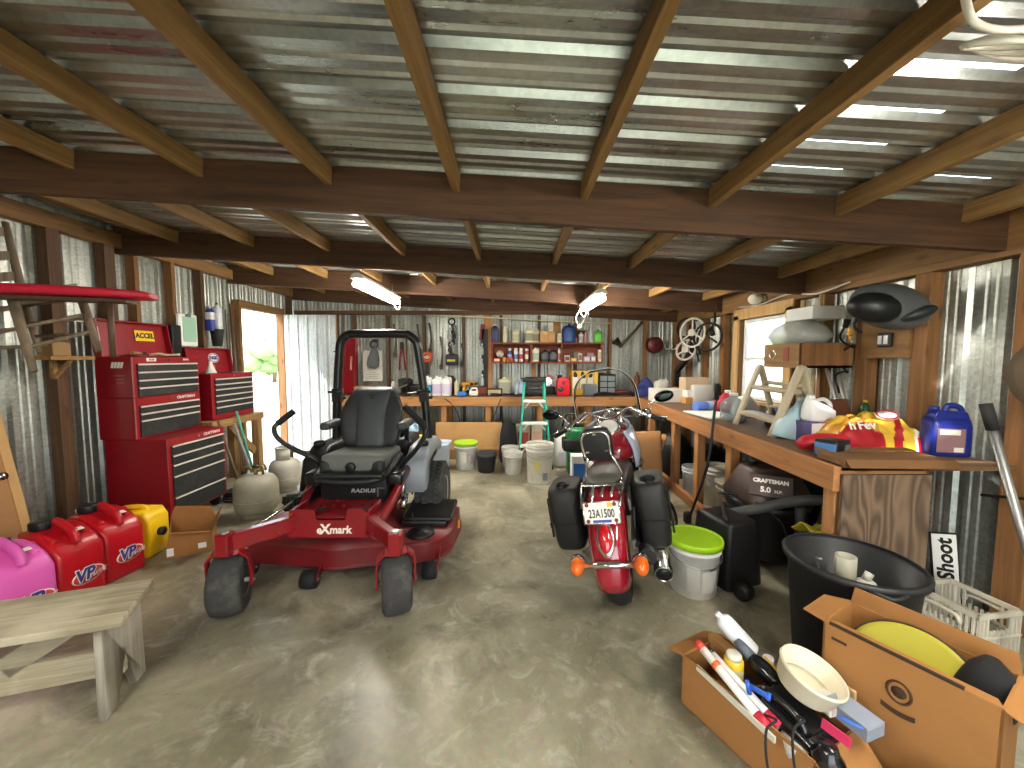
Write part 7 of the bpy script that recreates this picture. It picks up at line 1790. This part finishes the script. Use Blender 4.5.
mb = MB(cmat('#5a6068', .4)); mb.cyl((0, .06, .02), (0, .12, .05), .024, .018, n=14); mb.build('nose', t)
mb = MB(cmat('#d8a92c')); mb.box((.026, -.01, .024), (.02, .07, .006), rot(20, 40, 0)); mb.build('paper_label', t)
t = thing('plastic_bucket', 'cream plastic bucket lying tipped on top of the full box', 'bucket', K(804, 672, .365) - V((0, 0, .06)), 20)
t.rotation_euler = (R(16), R(10), R(20))
mb = MB(mat('cream_plastic', '#d6cdb2', .4, var=.05)); mb.shell([(.08, 0), (.088, .01), (.098, .07), (.104, .075), (.102, .085)], .005, n=36, sx=1.05); mb.build('pail', t)
mb = MB('cream_plastic'); mb.torus((0, 0, .02), .08, .004, n=30, k=6, sx=1.05); mb.build('base_ring', t)
t = thing('blue_tube', 'bright blue plastic tube sticking out of the full box', 'tube', K(750, 686, .29), -25)
mb = MB(cmat('#2f5fc4', .35)); mb.lathe([(.009, 0), (.009, .05), (.014, .055), (.014, .065), (.007, .065), (.007, .02)], (0, 0, 0), (1, -.3, -.1), n=16); mb.build('tube', t)
mb = MB(cmat('#2f5fc4', .35)); mb.cyl((-.01, .0, .015), (0, .0, -.03), .008, n=10); mb.build('stem', t)
cbox('product_box', 'grey product box with blue picture in the right of the box', K(853, 722, .265), .085, .13, .045, '#7f858f', rz=18, top='#8f97a6')
mb = MB(cmat('#3b62b0', .4)); mb.ell((0, 0, 0), (.010, .035, .006), rot(0, 0, 45)); solo(mb, 'blue_tool', 'blue handled tool lying on the grey product box', 'tool', K(850, 722, .314))
cbox('product_box', 'white card packet standing between black case and grey box', K(827, 708, .27), .06, .07, .04, '#d6d2ca', rz=12, front='#c7b7b2')
cbox('tan_box', 'tan round edged carton behind the grey product box', K(850, 695, .255), .08, .06, .05, '#c9a978', rz=25)
mb = MB(cmat('#c8355c', .4)); mb.box((0, 0, 0), (.008, .08, .03), rot(0, 15, 0)); solo(mb, 'pink_card', 'pink edged card between black case and grey box', 'card', K(836, 733, .27), 25)
mb = MB(cmat('#cfc9bc', .6)); mb.lathe([(.036, 0), (.042, .05), (.043, .056), (.001, .056)], n=28); solo(mb, 'paper_tub', 'white round tub at the near side of the full box', 'tub', K(795, 756, .15) )
mb = MB('gloss_black'); mb.lathe([(.001, -.03), (.04, -.03), (.045, .0), (.03, .02), (.025, .04), (.001, .042)], n=24); solo(mb, 'plastic_part', 'round black plastic part beside the white round tub', 'plastic part', K(828, 757, .23))
mb = MB(cmat('#3a2420', .7)); mb.box((0, 0, 0), (.1, .08, .07), rot(15, 10, 30), bev=.01); solo(mb, 'brown_case', 'dark red brown case beneath the yellow tin', 'case', K(748, 690, .17))
for k, (u, lb) in enumerate(((766, 'black cable hanging over the near wall of the full box'), (793, 'second black cable hanging over the near wall further right'))):
    p = K(u, 715, .27); mb = MB('black_rubber'); n1 = V((.0, -.05, .03)); o_ = K(u, 762, .23) - p
    mb.tube([(0, 0, 0), n1, o_ * .6 + V((0, 0, .045)), o_ + V((0, 0, .02)), o_ * 1.15 + V((0, -.03, -.06)), o_ * 1.2 + V((0, -.04, -.18))], .004, 6, curve=5); solo(mb, 'cable', lb, 'cable', p)

# carton with the big yellow disc
f1 = V((.5, -.866, 0)); f2 = V((.866, .5, 0)); L2 = V((1.185, 1.40, 0))
ang = math.degrees(math.atan2(f1.y, f1.x))
W2, D2, H2 = .43, .245, .50
cc = L2 + f1 * W2 / 2 + f2 * D2 / 2
bx2 = thing('cardboard_box', 'large open cardboard box holding a big yellow disc', 'box', cc, ang)
carton_walls(W2, D2, H2, 'cardboard_orange', .007, bx2)
flap(bx2, (-W2 / 2, D2 / 2, H2), (W2 / 2, D2 / 2, H2), (0, .03, 1), .065, 'cardboard_orange', skew=.01)
flap(bx2, (-W2 / 2, -D2 / 2, H2), (W2 / 2, -D2 / 2, H2), (0, 1, -.12), .05, 'cardboard_orange', skew=.02)
flap(bx2, (-W2 / 2, -D2 / 2, H2), (-W2 / 2, D2 / 2, H2), (-1, 0, -.1), .08, 'cardboard_orange', skew=.03)
flap(bx2, (W2 / 2, -D2 / 2, H2), (W2 / 2, D2 / 2, H2), (1, 0, -.4), .16, 'cardboard_orange', skew=.02)
mb = MB(cmat('#2f2318', .6)); mb.box((-.03, -D2 / 2 + .006, H2 + .004), (W2 * .78, .012, .008)); mb.build('gap_shade_strip', bx2)  # dark brown strip paints the shaded gap beside the folded flap
mat('print_brown', '#3f2a18', .8, var=.05)
mb = MB('print_brown'); mb.torus((.0, -D2 / 2 - .0015, .385), .030, .004, (0, 1, 0), n=32, k=4, sy=1.2); mb.lathe([(.001, 0), (.019, 0), (.019, .002), (.001, .002)], (0, -D2 / 2 - .0005, .385), (0, -1, 0), n=20); mb.build('printed_oval', bx2)
mb = MB('print_brown'); mb.grid(lambda u, v: V(((u - .5) * .085 + .0, -D2 / 2 - .003, .312 + .018 * v - .008 * math.sin(PI * u))), 10, 1); mb.build('printed_banner', bx2)
mb = MB('print_brown'); mb.box((-.165, -D2 / 2 - .002, .455), (.045, .001, .010)); mb.build('printed_mark', bx2)
t = thing('yellow_disc', 'big round yellow plastic disc leaning inside the large box', 'disc', cc + V((0, 0, .44)) + f1 * -.01 + f2 * .01 - V((0, 0, .035)), ang)
t.rotation_euler = (R(47), 0, R(ang))
mb = MB(mat('disc_yellow', '#a39a2c', .45, var=.08)); mb.lathe([(.001, .008), (.115, .008), (.125, .012), (.14, .014), (.143, .008), (.143, 0), (.001, 0)], n=48, sx=1.15); mb.build('disc', t)
mb = MB(cmat('#2a2418')); mb.torus((0, 0, .008), .144, .0045, n=48, k=6, sx=1.15); mb.build('rim', t)
mb = MB(cmat('#141415', .9)); mb.loft(srings([(0, .12, .14), (.06, .15, .17), (.12, .1, .12), (.16, .04, .05)], p=.9)); solo(mb, 'black_cloth', 'black cloth bundle at the near end of the large box', 'cloth', cc + f1 * .16 + f2 * .06 + V((0, 0, .38)), ang)
mb = MB(cmat('#101011', .5)); mb.loft(srings([(0, .16, .3), (.1, .2, .34), (.2, .16, .26), (.24, .08, .1)], p=.8)); solo(mb, 'garbage_bag', 'black plastic bag wedged at the near corner between the two open boxes', 'bag', L2 + f1 * .42 - f2 * .12, 30)
mb = MB(cmat('#5a1f28', .7)); mb.loft(srings([(0, .2, .16), (.08, .22, .18), (.14, .12, .1)], p=.9)); solo(mb, 'red_rag', 'dark red rag on floor right of the milk crate', 'rag', (2.58, 1.58, 0))
# ================================================================ shop lights hung between the rafters
mat('lamp_glow', '#fff9ee', .4, var=0, emit='#fff8ea', estr=95.)
mat('lamp_housing', '#d9d6cc', .4, var=.05)
def shop_light(label, x, y0, y1, z, rz=0, tilt=0):
    t = thing('fluorescent_light', label, 'shop light', (x, (y0 + y1) / 2, z), rz)
    L_ = y1 - y0
    mb = MB('lamp_housing'); mb.prism([(-.065, -.005), (.065, -.005), (.05, .03), (.02, .045), (-.02, .045), (-.05, .03)], L_ + .06, (0, 0, .02), frame((1, 0, 0), (0, 0, 1)), bev=.002); mb.build('housing', t)
    for e in (-.03, .03):
        mb = MB('lamp_glow'); mb.cyl((e, -L_ / 2, -.032), (e, L_ / 2, -.032), .026, n=12); mb.build('lamp_tube', t)
    for e in (-1, 1):
        mb = MB('steel'); mb.tube([(0, e * L_ * .4, .06), (0, e * L_ * .4, .16)], .003, 5); mb.build('hanger', t)
    mb = MB(cmat('#e9e6dc')); mb.tube([(.03, L_ / 2 + .03, .02), (.04, L_ / 2 + .05, -.06), (.01, L_ / 2 + .06, -.12), (-.03, L_ / 2 + .05, -.06), (-.02, L_ / 2 + .03, .02)], .006, 6, curve=4); mb.build('cord', t)
    mb = MB(cmat('#e9e6dc')); mb.tube([(.05, L_ / 2, .0), (.055, L_ / 2, -.12)], .003, 5); mb.build('pull_chain', t)
shop_light('lit fluorescent shop light hanging above the mower', -1.44, 3.66, 4.82, 2.225)
shop_light('lit fluorescent shop light hanging nearer the wall shelf', .92, 4.05, 4.98, 2.15)
shop_light('lit fluorescent shop light hanging over the cartons by the rope coil', 1.62, -.2, .96, 2.13)
shop_light('unseen lit fluorescent shop light hanging behind the weathered bench', -1.44, -.85, .31, 2.25)  # out of view, added to light the near floor evenly
mb = MB(cmat('#e6e2d6')); mb.tube([(0, 0, 0), (-.04, .02, -.1), (.02, .1, -.2), (.1, .15, -.08), (.14, .2, .02)], .007, 6, curve=4); mb.ell((.02, .1, -.2), .03); solo(mb, 'cable', 'white cable looped below the far end of the right shop light', 'cable', (.88, 5.08, 2.12))
mb = MB(cmat('#d9cfae', .5)); mb.tube([(-1.4, 0, .06), (-.5, 0, .03), (.6, 0, -.03), (1.6, 0, -.07)], .01, 6, curve=3); solo(mb, 'conduit', 'thin pale conduit running along the top of back wall', 'conduit', (0, 6.30, 2.13))
# trees and bushes beyond the doorway and window
mat('leaf_green', '#8aa870', .8, var=.35, scale=4); mat('bark', '#6b5a45', .9)
def tree(label, loc, s_, seed):
    t = thing('tree', label, 'tree', loc); r2 = random.Random(seed)
    mb = MB('bark'); mb.tube([(0, 0, 0), (.1, 0, 1.2 * s_), (0, .1, 2.2 * s_)], .16 * s_, 8, curve=3); mb.build('trunk', t)
    mb = MB('leaf_green')
    for k in range(16):
        c = V((r2.gauss(0, .8), r2.gauss(0, .8), 2.2 + r2.uniform(-.9, 1.1))) * s_
        q = r2.uniform(.6, 1.0) * s_
        n0 = len(mb.bm.verts); mb.ell(c, (q, q, q * .8), nu=12, nv=8)
        mb.bm.verts.ensure_lookup_table()
        for v in mb.bm.verts[n0:]: v.co += V((r2.gauss(0, .06), r2.gauss(0, .06), r2.gauss(0, .06))) * s_
    mb.build('crown', t)
tree('green tree standing in the field beyond the open doorway', (-17, 27.5, -.2), .9, 1)
tree('leafy tree outside the window', (19, 24, -.2), 1.2, 2)
# ================================================================ light, sky and camera
w = bpy.data.worlds.new('sky'); SC.world = w; w.use_nodes = True
nt = w.node_tree; bg = nt.nodes['Background']
tc = N(nt, 'ShaderNodeTexCoord'); sx = N(nt, 'ShaderNodeSeparateXYZ'); nt.links.new(tc.outputs['Generated'], sx.inputs[0])
rp = N(nt, 'ShaderNodeValToRGB'); e = rp.color_ramp.elements
e[0].position = .0; e[0].color = (.93, .97, 1., 1); e[1].position = .7; e[1].color = (.72, .86, 1., 1)
nt.links.new(sx.outputs['Z'], rp.inputs[0]); nt.links.new(rp.outputs[0], bg.inputs['Color'])
bg.inputs['Strength'].default_value = 5.0

sl = bpy.data.lights.new('sun', 'SUN'); sl.energy = 9.; sl.angle = R(1.5); sl.color = (1., .98, .94)
so = bpy.data.objects.new('sun', sl); COL.objects.link(so); so.rotation_euler = V((.55, .42, -.74)).to_track_quat('-Z', 'Y').to_euler()
cam = bpy.data.cameras.new('camera'); co = bpy.data.objects.new('camera', cam); COL.objects.link(co)
co.location = (0, 0, CAMH); co.rotation_euler = (R(90) - PITCH, 0, 0)
cam.sensor_width = 36; cam.lens = 36 * FPX / 1024; cam.clip_start = .05; cam.clip_end = 300
SC.camera = co
vs = SC.view_settings
vs.view_transform = 'Standard'; vs.look = 'None'; vs.gamma = 1; vs.use_curve_mapping = False; vs.exposure = .42
SC.display_settings.display_device = 'sRGB'
SC.cycles.use_denoising = True
SC.cycles.max_bounces = 8; SC.cycles.diffuse_bounces = 4; SC.cycles.glossy_bounces = 4; SC.cycles.transparent_max_bounces = 8; SC.cycles.transmission_bounces = 6
SC.cycles.sample_clamp_indirect = 6
